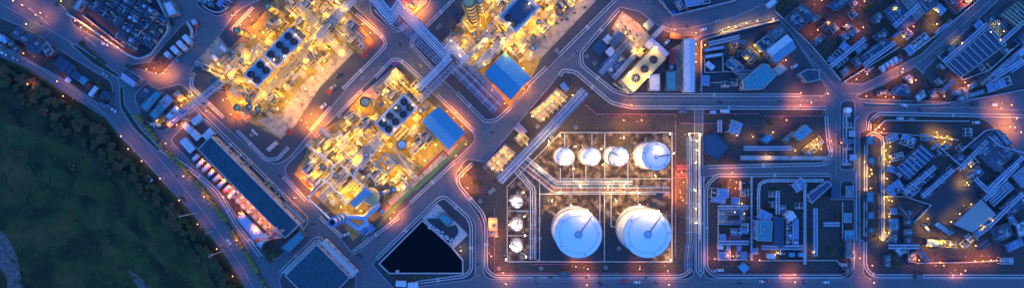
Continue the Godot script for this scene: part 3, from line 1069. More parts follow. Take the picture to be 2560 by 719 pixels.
func container(x, y, ang, l, w, h, m, label, called = "container", category = "container", group = ""):
	var at = P(x, y, h)
	taken.append(PackedVector2Array([Vector2(x - l * 0.5, y - w * 0.5), Vector2(x + l * 0.5, y - w * 0.5), Vector2(x + l * 0.5, y + w * 0.5), Vector2(x - l * 0.5, y + w * 0.5)]))
	var o = thing(called, label, category, Vector3(at.x, 0.15, at.z), -deg_to_rad(ang), group)
	l *= S; w *= S
	box(o, "body", m, Vector3(0, h * 0.5, 0), Vector3(l, h, w))
	box(o, "roof", m, Vector3(0, h + 0.05, 0), Vector3(l + 0.24, 0.14, w + 0.24))
	for s in [-1, 1]:
		box(o, "door", "wall_grey", Vector3(l * 0.5 + 0.04, h * 0.45, s * w * 0.23), Vector3(0.1, h * 0.8, w * 0.4))
		box(o, "window", "glass", Vector3(s * l * 0.25, h * 0.6, w * 0.5 + 0.03), Vector3(l * 0.22, h * 0.3, 0.1))
	var st = begin()
	for i in int(l / 0.9):
		add_block(st, Vector3((i + 0.5) * 0.9 - l * 0.5, h + 0.15, 0), Vector3(0.1, 0.08, w))
	part(o, "roof_rib", st.commit(), m).set_meta("kind", "stuff")
	return o

# ---------- vegetation ----------
func leaf_mesh(n, spread, flat, leaf, seed_):
	rng.seed = seed_
	var st = begin()
	var lobes = []
	for i in 7:
		lobes.append(Vector3(rnd(-1, 1), rnd(-0.5, 0.8) * flat, rnd(-1, 1)) * spread * 0.6)
	for i in n:
		var d = Vector3(rng.randfn(), rng.randfn(), rng.randfn()).normalized() * pow(rng.randf(), 0.45)
		var p = lobes[i % 7] + Vector3(d.x, d.y * flat, d.z) * spread * 0.55
		var nn = (d + Vector3(rnd(-0.6, 0.6), rnd(0.2, 1.2), rnd(-0.6, 0.6))).normalized()
		var a = nn.cross(Vector3(rnd(-1, 1), rnd(-1, 1), rnd(-1, 1))).normalized()
		var b = nn.cross(a)
		var s = leaf * rnd(0.6, 1.2)
		tri(st, p + a * s, p + b * s * 0.6, p - a * s, nn)
		tri(st, p + a * s, p - a * s, p - b * s * 0.6, nn)
	return st.commit()

func tree(x, y, size, v, label, group, m = ""):
	var o = thing("tree", label, "tree", P(x, y) + Vector3(0, 0.02, 0), rnd(0, TAU), group)
	var h = size * rnd(1.0, 1.3)
	part(o, "trunk", lathe_mesh_cached("trunk"), "bark", Transform3D(Basis.from_scale(Vector3(size * 0.09, h, size * 0.09))))
	for i in 3:
		var a = TAU * i / 3 + 0.4
		rod(o, "limb", "bark", Vector3(0, h * 0.55, 0), Vector3(cos(a) * size * 0.5, h * 0.95, sin(a) * size * 0.5), size * 0.035)
	part(o, "crown", U["crown_%d" % v], m if m != "" else ["leaf_a", "leaf_b", "leaf_c"][v % 3], Transform3D(Basis.from_scale(Vector3(size, size * 0.9, size)), Vector3(0, h * 1.05, 0)))

func lathe_mesh_cached(k):
	if not U.has(k): U[k] = lathe_mesh([Vector2(1.3, 0.0), Vector2(1.0, 0.12), Vector2(0.75, 0.6), Vector2(0.4, 1.0)], 7)
	return U[k]

func shrub(x, y, size, v, label, group, m):
	var o = thing("shrub", label, "shrub", P(x, y) + Vector3(0, 0.13, 0), rnd(0, TAU), group)
	rod(o, "stem", "bark", Vector3.ZERO, Vector3(0.1, size * 0.7, 0.05), 0.07)
	part(o, "foliage", U["crown_%d" % v], m, Transform3D(Basis.from_scale(Vector3(size, size * 0.75, size)), Vector3(0, size * 0.75, 0)))

# ---------- the place ----------
func _ready():
	var cam = Camera3D.new()
	cam.name = "camera"
	cam.position = Vector3(0, CAM, 0)
	cam.rotation_degrees = Vector3(-90, 0, 0)
	cam.fov = 2.0 * rad_to_deg(atan(359.5 * S / CAM))
	cam.far = 6000.0
	add_child(cam)
	var sky = ProceduralSkyMaterial.new()
	sky.sky_top_color = Color(0.22, 0.46, 0.81)
	sky.sky_horizon_color = Color(0.31, 0.45, 0.74)
	sky.sky_curve = 0.2
	sky.ground_bottom_color = Color(0.06, 0.07, 0.12)
	sky.ground_horizon_color = Color(0.40, 0.42, 0.66)
	var sk = Sky.new()
	sk.sky_material = sky
	var env = Environment.new()
	env.background_mode = Environment.BG_SKY
	env.sky = sk
	env.background_energy_multiplier = 1.14
	env.tonemap_mode = Environment.TONE_MAPPER_LINEAR
	env.tonemap_exposure = 2.55
	env.sdfgi_enabled = true
	env.ssao_enabled = true
	env.ssil_enabled = true
	var we = WorldEnvironment.new()
	we.name = "world_environment"
	we.environment = env
	add_child(we)
	var sun = DirectionalLight3D.new()
	sun.name = "sun"
	sun.rotation_degrees = Vector3(-12, 60, 0)
	sun.light_color = Color(1.0, 0.86, 0.80)
	sun.light_energy = 0.03
	sun.light_angular_distance = 10.0
	sun.shadow_enabled = true
	add_child(sun)
	make_units()
	make_materials()
	for i in 6: U["crown_%d" % i] = leaf_mesh(420 if i < 4 else 200, 1.0, 0.75, 0.13 if i < 4 else 0.2, 40 + i)
	lay_ground()
	tank_farm()
	process_units()
	pipe_racks()
	compressor_court()
	centre_buildings()
	east_buildings()
	north_east()
	west_buildings()
	greenery()
	clutter()
	traffic()
	street_lights()

func lay_ground():
	setting("ground", sheet_mesh(PackedVector2Array([Vector2(-2500, -2500), Vector2(2500, -2500), Vector2(2500, 2500), Vector2(-2500, 2500)]), 0.0), "asphalt")
	pad("field", [[-900, -400], [-60, 118], [70, 172], [160, 232], [262, 296], [300, 345], [385, 432], [480, 535, 30], [560, 636], [628, 745], [800, 1100], [-900, 1100]], "field", 0.008)
	pad("scrub", [[-200, 70], [-20, 145], [70, 180], [160, 240], [262, 305], [300, 355], [385, 442], [480, 545], [556, 640], [620, 745], [560, 760], [500, 650, 40], [400, 520, 40], [300, 430, 40], [200, 380, 60], [90, 330, 60], [-200, 240]], "scrub", 0.014)
	for q in [[[160, 480], [230, 490, 20], [330, 580, 30], [430, 690, 30], [440, 735], [400, 735], [300, 630, 30], [200, 560, 30]], [[60, 400], [140, 410, 30], [190, 450, 20], [170, 480, 20], [90, 450, 30]], [[330, 500], [380, 540, 20], [470, 650, 20], [520, 735], [500, 735], [420, 640, 20], [350, 560, 20]], [[-20, 300], [60, 320, 20], [90, 360, 20], [40, 380, 20], [-20, 360]]]:
		pad("grass_strip", q, "grass", 0.011)
	pad("sand", [[-30, 560], [12, 585, 14], [40, 640, 14], [58, 735], [20, 760], [14, 690, 12], [-30, 640]], "sand", 0.02)
	pad("sand", [[-30, 660], [20, 655, 10], [70, 690, 10], [90, 735], [-30, 735]], "scrub", 0.017)
	pad("sand", [[318, 675], [345, 690, 10], [395, 735], [380, 760], [340, 712, 10]], "sand", 0.02)
	pad("path", [[150, 330], [225, 372, 20], [262, 420, 20], [300, 470], [292, 474], [254, 428, 20], [216, 382, 20], [148, 342]], "scrub", 0.02)
	# yards between the roads
	yard("yard", [[467, 185, 22], [548, 84, 4], [592, 24, 26], [655, -5, 10], [665, -60], [860, -60], [885, 14, 8], [972, 96, 22], [720, 398, 20], [690, 412, 12], [655, 400, 10], [476, 240, 26]], "yard")
	yard("yard", [[985, 139, 26], [1197, 345, 24], [886, 640, 16], [703, 424, 24]], "yard")
	yard("yard", [[1013, 112, 24], [1190, -60], [1600, -60], [1228, 314, 26]], "yard")
	yard("yard", [[915, -60], [927, 36, 10], [992, 90, 24], [1076, 8, 12], [1070, -60]], "yard")
	yard("yard", [[1105, 480, 24], [1189, 550, 20], [1189, 698, 20], [985, 724, 10], [928, 660, 8]], "asphalt_dark")
	yard("yard", [[1131, 445, 22], [1166, 394, 16], [1212, 404], [1386, 200, 10], [1405, 168, 14], [1446, 176, 12], [1535, 264, 30], [1738, 272], [1738, 698, 26], [1208, 698, 26], [1204, 556, 20]], "gravel")
	yard("yard", [[1757, 272], [2064, 272, 8], [2086, 380, 20], [2078, 414, 26], [1757, 416]], "gravel")
	yard("yard", [[1759, 438, 22], [2080, 437], [2080, 497], [2138, 497], [2138, 697, 24], [1759, 697, 24]], "gravel")
	yard("yard", [[2101, 250, 24], [2140, 250, 12], [2138, 425, 8], [2101, 425, 8]], "asphalt_dark")
	yard("yard", [[2102, 450, 12], [2136, 450, 10], [2136, 492], [2102, 492]], "asphalt_dark")
	yard("yard", [[2168, 277, 26], [2420, 282], [2470, 300, 10], [2490, 318], [2640, 480], [2640, 697], [2158, 697, 26], [2160, 602, 8], [2150, 600], [2150, 330, 20], [2166, 324]], "gravel")
	yard("yard", [[1438, 155, 22], [1550, 16, 6], [1600, 28], [1665, 76], [1742, 97], [1757, 88], [1944, 42, 8], [1978, 78, 10], [2072, 224, 10], [2062, 240], [1545, 240, 40]], "yard")
	yard("yard", [[1622, -60], [1680, 44, 3], [1838, 6, 10], [1850, -60]], "yard")
	yard("yard", [[1934, 22, 8], [2104, 208, 22], [2160, 212, 18], [2304, 138, 14], [2510, -60], [1975, -60]], "brown")
	yard("yard", [[2304, 180, 16], [2560, -60], [2700, -60], [2700, 200], [2480, 240, 30], [2378, 264, 10], [2330, 228, 20]], "yard")
	yard("yard", [[2138, 238, 6], [2200, 214], [2292, 164, 8], [2376, 256, 6], [2150, 248, 4]], "brown")
	yard("yard", [[80, -60], [172, 36, 6], [178, 62, 12], [330, 146, 6], [352, 156, 12], [384, 142, 8], [428, 80, 14], [424, 40, 10], [380, -60]], "asphalt_dark")
	yard("yard", [[312, 162, 8], [372, 154], [430, 86], [470, 44, 14], [497, 78, 20], [402, 188, 12], [366, 180]], "brown")
	yard("yard", [[455, -60], [496, 22, 20], [545, 44, 22], [572, 28, 12], [610, -60]], "asphalt_dark")
	yard("yard", [[-80, 10], [60, 68], [150, 125], [246, 184], [279, 204, 14], [281, 250, 16], [262, 273, 8], [150, 196], [-80, 70]], "gravel")
	yard("yard", [[304, 190, 10], [318, 160, 12], [352, 190, 6], [334, 222, 8]], "yard")
	yard("yard", [[332, 240, 10], [364, 204, 14], [396, 222], [450, 208, 12], [482, 236, 12], [500, 262], [430, 320, 12], [398, 330, 10], [350, 292]], "yard")
	yard("yard", [[422, 350, 14], [468, 304, 8], [494, 288], [776, 548, 20], [738, 604, 8], [690, 652, 24], [656, 642, 14], [604, 566], [560, 494, 20], [500, 432]], "yard")
	yard("yard", [[792, 584, 20], [892, 690, 10], [880, 780], [720, 780], [693, 694, 20]], "yard")
	pad("apron", [[792, 588, 8], [802, 592, 6], [890, 686, 4], [878, 696], [790, 610]], "concrete")
	pad("apron", [[784, 596], [790, 610], [716, 684], [702, 682, 8]], "concrete", 0.14)
	yard("yard", [[172, 110, 8], [190, 112], [300, 188, 8], [294, 196], [230, 160]], "lawn")
	yard("yard", [[296, 215, 6], [308, 214, 6], [310, 260], [350, 320, 14], [400, 372], [394, 380], [330, 320, 14], [298, 268, 10]], "lawn")
	# concrete aprons and painted ground
	pad("apron", [[545, 90], [572, 122], [642, 52], [700, -20], [860, -20], [870, 30], [934, 104], [905, 136], [884, 130], [800, 215], [738, 312], [702, 348], [598, 292], [545, 205], [562, 180], [482, 160]], "lamp_yellow_floor")
	pad("apron", [[700, 345], [736, 312], [800, 216], [884, 131], [862, 108], [790, 182], [760, 205], [700, 285], [640, 300]], "pad", 0.143)
	pad("apron", [[545, 92], [572, 122], [600, 150], [560, 178], [500, 164], [484, 158]], "pad", 0.143)
	pad("apron", [[905, 235], [985, 165], [960, 200], [935, 260], [900, 262]], "pad", 0.143)
	pad("apron", [[1040, 440], [1110, 372], [1150, 356], [1110, 400], [958, 532], [930, 520], [985, 490]], "pad", 0.143)
	pad("apron", [[905, 235], [985, 165], [1060, 240], [1166, 346], [1110, 400], [958, 532], [882, 602], [846, 546], [735, 436], [792, 330], [850, 300]], "lamp_yellow_floor")
	pad("apron", [[1106, 112], [1180, 20], [1230, -40], [1510, -40], [1366, 132], [1352, 148], [1330, 192], [1276, 268], [1200, 182], [1180, 170]], "lamp_yellow_floor")
	pad("apron", [[1330, 150], [1360, 138], [1490, 2], [1460, -10], [1400, 40], [1300, 130]], "pad", 0.144)
	for q in [[1462, 18], [1360, 92], [1392, 58], [1404, 50], [1418, 48], [1436, 32]]:
		pad("oil_stain", [[q[0] - 4, q[1], 2], [q[0], q[1] - 3, 2], [q[0] + 5, q[1] - 1, 2], [q[0] + 3, q[1] + 3, 2], [q[0] - 2, q[1] + 3, 2]], "wet", 0.15)
	pad("apron", [[1000, -30], [1062, -30], [1068, 6], [1030, 40], [992, 2]], "pad")
	pad("apron", [[1556, 28], [1606, 66], [1660, 130], [1600, 150], [1530, 70]], "pad")
	pad("apron", [[1680, 122], [1714, 100], [1708, 228], [1690, 228]], "pad")
	pad("apron", [[1650, 90], [1735, 90], [1735, 104], [1712, 104], [1676, 122], [1664, 118]], "brown", 0.142)
	pad("apron", [[485, 380], [715, 600], [660, 632], [560, 490], [470, 400]], "brown")
	pad("apron", [[560, 470], [580, 462], [694, 574], [672, 590]], "pad", 0.142)
	pad("apron", [[1324, 282], [1393, 218], [1420, 242], [1352, 306]], "pad")
	pad("apron", [[1213, 410], [1262, 358], [1290, 382], [1240, 432]], "pad")
	pad("apron", [[1815, 500], [1850, 505], [1858, 545], [1828, 556], [1808, 530]], "sand")
	pad("gravel_lot", [[2316, 496], [2436, 430], [2462, 474], [2452, 500], [2385, 560], [2345, 548], [2300, 520]], "asphalt_dark", 0.142)
	pad("yard_floor", [[1758, 105], [1945, 58], [1960, 80], [1860, 160], [1860, 232], [1756, 232]], "asphalt_dark", 0.138)
	for q in [[[592, 279], [604, 290], [594, 301], [581, 291]], [[722, 318], [735, 330], [724, 341], [711, 329]], [[822, 216], [834, 227], [823, 238], [811, 228]], [[912, 128], [922, 137], [910, 149], [899, 140]], [[668, 22], [672, 26], [668, 31], [664, 27]], [[776, 440], [796, 458], [778, 474], [760, 456]], [[590, 112], [594, 116], [590, 120], [586, 116]]]:
		pad("painted_mat", q, "red_paint", 0.15)
	pad("painted_mat", [[978, 148], [997, 158], [988, 168], [972, 158]], "plum_paint", 0.15)
	paint("painted_line", [[912, 136], [935, 108]], 1.4, "red_paint")
	paint("painted_line", [[1026, 446], [1032, 450], [1108, 376], [1122, 392]], 1.4, "red_paint")
	paint("painted_line", [[952, 552], [1030, 472], [1042, 470], [1168, 350]], 2.0, "green_paint")
	paint("painted_line", [[904, 445], [926, 446], [970, 500]], 1.1, "green_paint")
	paint("painted_line", [[905, 600], [955, 556]], 1.8, "green_paint")
	paint("painted_line", [[1040, 416], [1064, 446]], 0.7, "green_paint")
	paint("painted_line", [[1072, 336], [1090, 356], [1094, 372], [1112, 392]], 0.7, "green_paint")
	paint("painted_line", [[864, 102], [886, 132]], 0.7, "green_paint")
	paint("painted_line", [[1320, 280], [1390, 216]], 0.8, "red_paint", 0.15)
	paint("painted_line", [[1214, 406], [1258, 358]], 0.8, "red_paint", 0.15)
	for q in [[[1046, 165], [1052, 160]], [[1050, 169], [1056, 164]], [[1190, 688], [1193, 688]], [[1197, 688], [1200, 688]]]:
		paint("road_marking", q, 0.9, "yellow_line", 0.006)
	# centre and edge lines on the roads
	for q in [[[900, 250], [760, 404]], [[1208, 340], [1340, 205]], [[1090, 455], [1170, 378]], [[860, 655], [930, 585]], [[1560, 250], [2060, 250]], [[1240, 702], [1720, 702]], [[1780, 702], [2130, 702]], [[760, 420], [690, 350], [560, 250, 20], [480, 200]], [[1420, 150], [1540, 30]], [[2150, 620], [2150, 440]], [[2092, 440], [2092, 300]]]:
		paint("road_marking", q, 0.16, "line", 0.006)
	for q in [[[0, 10], [150, 90], [260, 158], [292, 190, 20], [300, 240], [340, 330, 40], [430, 436], [520, 545], [600, 660], [640, 735]], [[-10, 118], [80, 160], [180, 222], [270, 292], [312, 350], [395, 440], [488, 548], [566, 652], [612, 735]], [[300, 250], [340, 312, 20], [396, 366], [470, 424], [540, 490, 30], [600, 590], [650, 690], [668, 735]], [[1560, 52], [1700, 76, 40], [1830, 46], [1930, 2]], [[2106, 236], [2160, 230], [2300, 156], [2480, 0]], [[1954, 64], [2096, 222]], [[2170, 262], [2300, 268], [2420, 268], [2570, 276]]]:
		paint("road_marking", q, 0.22, "line", 0.006)
	for q in [[[70, 20], [120, 62]], [[95, 88], [108, 96]], [[168, 100], [196, 130]], [[210, 92], [242, 118]], [[180, 148], [240, 186]]]:
		paint("road_marking", q, 0.35, "line", 0.006)
	rng.seed = 17
	for q in [[900, 245], [840, 300], [1000, 110], [1060, 190], [1130, 400], [1230, 330], [1330, 210], [1440, 130], [1190, 600], [1195, 660], [1340, 706], [1500, 708], [1640, 706], [700, 440], [780, 560], [640, 310], [520, 220], [430, 60], [300, 230], [360, 340], [440, 440], [560, 620], [1600, 60], [1720, 68], [1640, 250], [1800, 254], [1950, 252], [2090, 330], [2150, 480], [2148, 560], [2300, 274], [2420, 270], [2240, 186], [2400, 70], [1850, 706], [2010, 704], [100, 60], [60, 150], [210, 250], [2030, 140]]:
		var t = rnd(0.2, 1.3); var w = rnd(3, 9); var l = rnd(6, 16)
		var u2 = Vector2(cos(t), sin(t)); var v2 = Vector2(-u2.y, u2.x)
		var cc = Vector2(q[0], q[1])
		var ps = []
		for s in [u2 * l + v2 * w, u2 * l - v2 * w, -u2 * l - v2 * w, -u2 * l + v2 * w]: ps.append([cc.x + s.x * 0.5, cc.y + s.y * 0.5])
		pad("road_patch", ps, "asphalt_dark", 0.0045)
	var D = "concrete drainage channel along the kerb of "
	for q in [[[[937, 22], [974, 62, 8], [996, 78, 12], [1014, 62]], "the yard where the blue pipe bridge starts"],
		[[[1090, 180], [1029, 112, 4], [1034, 94, 12], [1052, 78]], "the tall column unit beside the pipe bridge"],
		[[[1064, 68], [1140, -8]], "the tall column unit by the dark tank"],
		[[[1142, 232], [1213, 304, 10], [1242, 300, 12], [1276, 268]], "the yard around the pipe rack end"],
		[[[1398, 138], [1540, -2]], "the stained apron"], [[[1318, 214], [1366, 168]], "the larger blue shed"],
		[[[889, 34], [956, 92, 8], [966, 112, 10], [948, 132], [856, 222]], "the ten fan unit at the crossroads"],
		[[[774, 328], [826, 268]], "the ten fan unit by the orange lit asphalt"], [[[577, 76], [632, 18]], "the ten fan unit by the low hedges"],
		[[[480, 192], [476, 216, 12], [558, 294]], "the ten fan unit below the lattice bridge"],
		[[[591, 326], [664, 398, 8], [692, 398, 10], [720, 368]], "the ten fan unit by the parked trailer"],
		[[[938, 194], [981, 148, 6], [1004, 151, 10], [1058, 200]], "the eight fan unit below the plum mat"],
		[[[1092, 236], [1186, 328]], "the eight fan unit beside the smaller blue shed"],
		[[[842, 288], [904, 226]], "the eight fan unit opposite the dark vehicle"], [[[786, 344], [814, 318]], "the eight fan unit beside the flare pad"],
		[[[706, 440], [764, 500]], "the eight fan unit beside the red mat"], [[[798, 542], [856, 592]], "the eight fan unit below the blue stack"],
		[[[1026, 506], [1136, 404]], "the eight fan unit beside the green stripe"], [[[882, 628], [996, 544]], "the eight fan unit beside the blue ducts"],
		[[[941, 646], [1090, 502, 6], [1110, 490, 12], [1168, 542, 8], [1178, 562, 10], [1178, 676, 16], [1160, 690, 10], [1040, 706]], "the dark reservoir"],
		[[[1182, 408], [1144, 444, 8], [1146, 462, 8], [1206, 532, 10], [1215, 560], [1215, 674, 16], [1236, 690, 12], [1708, 690, 16], [1730, 672]], "the tank farm"],
		[[[1547, 24], [1453, 132, 8], [1456, 164, 12], [1536, 228, 16], [1570, 237], [2002, 238]], "the cooling tower yard"],
		[[[1400, 190], [1408, 176, 6], [1438, 180, 8], [1530, 258, 16], [1580, 268], [2066, 270]], "the tank farm opposite the cooling tower"],
		[[[2076, 437], [1792, 438, 8], [1766, 464, 16], [1766, 672, 18], [1790, 690, 14], [2112, 690, 16], [2133, 668, 14], [2133, 604]], "the blue cabinet yard"],
		[[[2066, 290], [2072, 360], [2080, 384, 10], [2062, 410, 14], [1770, 417]], "the yard of blue roofs and yellow lit pipes"],
		[[[2112, 282], [2112, 412]], "the narrow island with the white tank"],
		[[[2174, 326], [2176, 304, 8], [2196, 284, 12], [2560, 290]], "the clustered blue roofs"],
		[[[2164, 604], [2164, 668, 12], [2184, 689, 12], [2570, 690]], "the clustered blue roofs along the long straight road"],
		[[[2208, 596], [2208, 346, 10], [2186, 330, 12], [2166, 344, 10], [2164, 590]], "the strip of small blue cabins"],
		[[[480, 262], [770, 548, 12], [742, 590]], "the long navy warehouse"], [[[400, 372], [470, 420], [540, 474, 20], [590, 560], [650, 640]], "the loading yard of the long navy warehouse"],
		[[[700, 680], [786, 596, 8], [800, 596], [884, 680]], "the square navy warehouse"],
		[[[1744, 350], [1744, 676, 8], [1752, 684], [1757, 676], [1757, 440]], "the upright pipe corridor beside the tank farm"]]:
		drain(q[0], D + q[1], 1.3 if q[1].contains("tall") or q[1].contains("fan") else 1.5)
	for q in [[1093, 70], [1100, 63], [617, 300], [628, 336], [905, 195], [1213, 418], [1225, 480], [1200, 502], [1233, 474], [1392, 126], [1467, 140], [1487, 158], [1247, 670], [1353, 670], [1515, 668], [1440, 318], [1380, 344], [1344, 316], [482, 186], [848, 290], [1260, 372], [1250, 452], [1262, 446], [1350, 595], [1548, 620]]:
		catch_pit(q[0], q[1])

func tank_farm():
	rng.seed = 11
	pad("bund_floor", [[1400, 331], [1678, 331], [1678, 653], [1268, 653], [1268, 472], [1300, 440], [1344, 398]], "stained", 0.142)
	pad("wet_floor", [[1350, 560, 4], [1362, 520, 10], [1380, 545, 10], [1392, 600, 16], [1430, 640, 10], [1480, 636, 10], [1508, 600, 8], [1508, 651], [1350, 651]], "wet", 0.147)
	pad("wet_floor", [[1513, 555, 4], [1530, 545, 8], [1545, 560, 10], [1560, 620, 16], [1590, 642, 8], [1625, 640, 8], [1640, 651], [1513, 651]], "wet", 0.147)
	pad("wet_floor", [[1632, 478, 6], [1650, 470, 6], [1660, 484, 6], [1648, 500, 8], [1634, 494, 6]], "wet", 0.147)
	pad("wet_floor", [[1622, 508, 5], [1640, 503, 6], [1646, 516, 6], [1628, 522, 6]], "wet", 0.147)
	pad("wet_floor", [[1557, 358, 3], [1586, 358, 3], [1586, 386, 3], [1575, 396, 5], [1560, 380, 3]], "wet", 0.147)
	pad("wet_floor", [[1345, 452, 4], [1372, 470, 6], [1372, 500, 8], [1350, 520, 4]], "wet", 0.147)
	pad("rust_floor", [[1500, 340, 4], [1580, 338, 4], [1600, 352, 6], [1540, 366, 8], [1490, 352, 5]], "brown", 0.147)
	for q in [[[[1268, 472], [1268, 653], [1680, 653], [1680, 331], [1402, 331], [1266, 468]], "outer concrete bund wall around the white storage tanks"],
		[[[1511, 484], [1511, 651]], "concrete bund wall between the two big tanks"],
		[[[1349, 446], [1349, 651]], "concrete bund wall between the small tanks and the big tanks"],
		[[[1395, 446], [1678, 446]], "concrete bund wall below the four row tanks"],
		[[[1512, 333], [1512, 444]], "concrete bund wall between the row tanks"],
		[[[1270, 526], [1320, 526]], "low bund wall above the middle small tank"], [[[1270, 588], [1320, 588]], "low bund wall below the middle small tank"],
		[[[1349, 484], [1640, 484]], "concrete bund wall between the pipe rack and the big tanks"]]:
		wall("bund_wall", q[1], "bund wall", q[0], 0.9, 0.45, "concrete")
	tank("large white storage tank with stair beside the bund wall corner by the small tanks", 1446, 585, 58.5, 25.0, true, 0.95)
	tank("large white storage tank beside the bund wall at the upright pipe corridor", 1619, 584, 59.0, 25.0, true, 0.95)
	tank("medium white storage tank with blue rimmed roof at the end of the tank row", 1641, 390, 34.5, 25.0, true, 0.1)
	tank("small white tank beside the medium tank and the dark wet patch", 1549, 391, 22.5, 26.0, false, 2.6)
	tank("small white tank in the middle of the three matching row tanks", 1480, 392, 21.0, 26.0, false, 0.4)
	tank("small white tank nearest the blue compressor pipe rack", 1414, 392, 21.0, 26.0, false, -0.6)
	var k = 0
	for q in [[1293, 506, "the one by the pipe rack bend"], [1292, 563, "middle one of three, between two low walls"], [1292, 616, "the one beside the bund corner"]]:
		var o = tank("little white tank on an octagonal pan, " + q[2], q[0], q[1], 13.0, 11.0, false, k * 1.3)
		part(o, "pan", lathe_mesh([Vector2(3.9, 0.0), Vector2(3.9, 1.6), Vector2(3.6, 1.6), Vector2(3.3, 0.5), Vector2(2.0, 0.5)], 8), "steel", Transform3D(Basis.IDENTITY, Vector3(-0.8, 0, -0.4)))
		k += 1
	# feed pipes from the racks to the tanks
	var T = "thin pale bund pipe leading to "
	for q in [[[[1401, 420], [1401, 452]], "the small tank nearest the compressors"], [[[1432, 400], [1434, 452]], "the gap beside the first row tank"], [[[1465, 414], [1465, 452]], "the middle row tank"], [[[1570, 410], [1570, 456]], "the tank by the wet patch"], [[[1428, 482], [1428, 520]], "the big tank near the small tanks"], [[[1596, 482], [1596, 520]], "the big tank near the corridor"], [[[1500, 480], [1500, 560]], "the strip between the big tanks"], [[[1528, 480], [1528, 566], [1544, 568]], "the side of the big tank near the corridor"], [[[1290, 528], [1322, 528]], "the middle pan"], [[[1300, 630], [1322, 642]], "the corner pan"], [[[1412, 334], [1412, 366]], "the fire ring of the first row tank"], [[[1480, 334], [1480, 366]], "the fire ring of the middle row tank"]]:
		pipe_line(T + q[1], q[0], 0.9, 0.3, "pale_blue", "", true, "feed_pipe")
	for q in [[1434, 424, "first row tank"], [1430, 500, "big tank by the small tanks"], [1596, 496, "big tank by the corridor"], [1616, 436, "medium tank"], [1318, 470, "diagonal pipes"]]:
		var o = thing("valve_station", "pale steel valve platform with handwheels beside the " + q[2], "valve platform", P(q[0], q[1]) + Vector3(0, 0.14, 0))
		legs(o, 5.0, 1.6, 2.0, 2, 2, "cream")
		box(o, "deck", "grating", Vector3(0, 2.0, 0), Vector3(5.4, 0.12, 2.0))
		part(o, "handrail", rail_mesh(5.4, 2.0, 2.05), "cream")
		for i in 3: cyl(o, "handwheel", "red_steel", Vector3(i * 1.6 - 1.6, 2.7, 0), 0.35, 0.08)
	# red fire main round the bund
	var F = "red fire water pipe running "
	for q in [[[[1464, 262], [1492, 285], [1690, 285]], "above the tank farm"], [[[1690, 300], [1690, 640]], "down the side of the tank farm"], [[[1236, 684], [1236, 520]], "beside the small tank pans"], [[[1240, 682], [1690, 682]], "along the road side of the tank farm"], [[[1328, 660], [1418, 660]], "below the bund wall"], [[[1760, 284], [1900, 284]], "past the white box cabins"], [[[1700, 308], [1832, 308], [1838, 318]], "towards the angular blue structure"], [[[1912, 290], [2058, 290], [2058, 240]], "above the blue roofed sheds"], [[[1780, 684], [2120, 684]], "along the road side of the blue cabinet yard"], [[[1950, 262], [2066, 262]], "beside the lit crossing"]]:
		pipe_line(F + q[1], q[0], 0.8, 0.22, "pink_pipe", "", true, "fire_main")
	for i in 8:
		var o = thing("fire_hydrant", "small red hydrant post on the fire main beside the tank farm", "hydrant", P(1490 + i * 28, 285 + (0 if i % 2 == 0 else 3)) + Vector3(0.6, 0.14, 0.8), 0.0, "hydrants along the fire main")
		cyl(o, "barrel", "red_steel", Vector3(0, 0.6, 0), 0.22, 1.2)
		part(o, "cap", U.dome, "red_steel", Transform3D(Basis.from_scale(Vector3(0.3, 0.3, 0.3)), Vector3(0, 1.2, 0)))
		for s in [-1, 1]: rod(o, "outlet", "white", Vector3(0, 0.8, 0), Vector3(s * 0.45, 0.8, 0), 0.1)
	# red manifold bridges to the corridor
	for q in [[1693, 1722, 418], [1693, 1722, 437]]:
		var o = thing("pipe_manifold", "red pipe manifold bridging the gravel to the upright corridor", "pipe manifold", P(q[0], q[2]) + Vector3(0, 0.14, 0), 0.0, "red manifolds by the corridor")
		for i in 3: rod(o, "pipe", "pink_pipe", Vector3(0, 1.0, (i - 1) * 1.1), Vector3((q[1] - q[0]) * S, 1.0, (i - 1) * 1.1), 0.22)
		for i in 5: bar(o, "cross_bar", "red_steel", Vector3(i * 1.7, 0.9, -1.8), Vector3(i * 1.7, 0.9, 1.8), 0.25)
	# orange generator frame by the road
	var g = thing("pump_house", "open orange pump shelter with dark roof vent beside the small tank pans", "pump house", P(1233, 566) + Vector3(0, 0.14, 0))
	box(g, "floor", "pad", Vector3(0, 0.1, 0), Vector3(5.6, 0.2, 12.0))
	legs(g, 5.2, 11.4, 3.6, 2, 3, "cream")
	box(g, "roof", "cream", Vector3(0, 3.7, -2.0), Vector3(5.6, 0.2, 8.0))
	cyl(g, "roof_vent", "dark_steel", Vector3(0, 4.1, -1.6), 1.1, 0.8)
	drum(g, "pump", "blue_steel", Vector3(-1.2, 1.0, 4.0), Vector3(1.2, 1.0, 4.0), 0.7)
	container(1412, 217, 50, 22, 12, 3.0, "blue_steel", "blue box tank on the dark grass by the compressor pad", "box_tank", "box tank")
	building("kiosk", "small grey roofed kiosk by the kerb below the big tanks", "kiosk", [[1398, 680], [1424, 680], [1424, 692], [1398, 692]], 3.0, "roof_grey", "wall_grey")

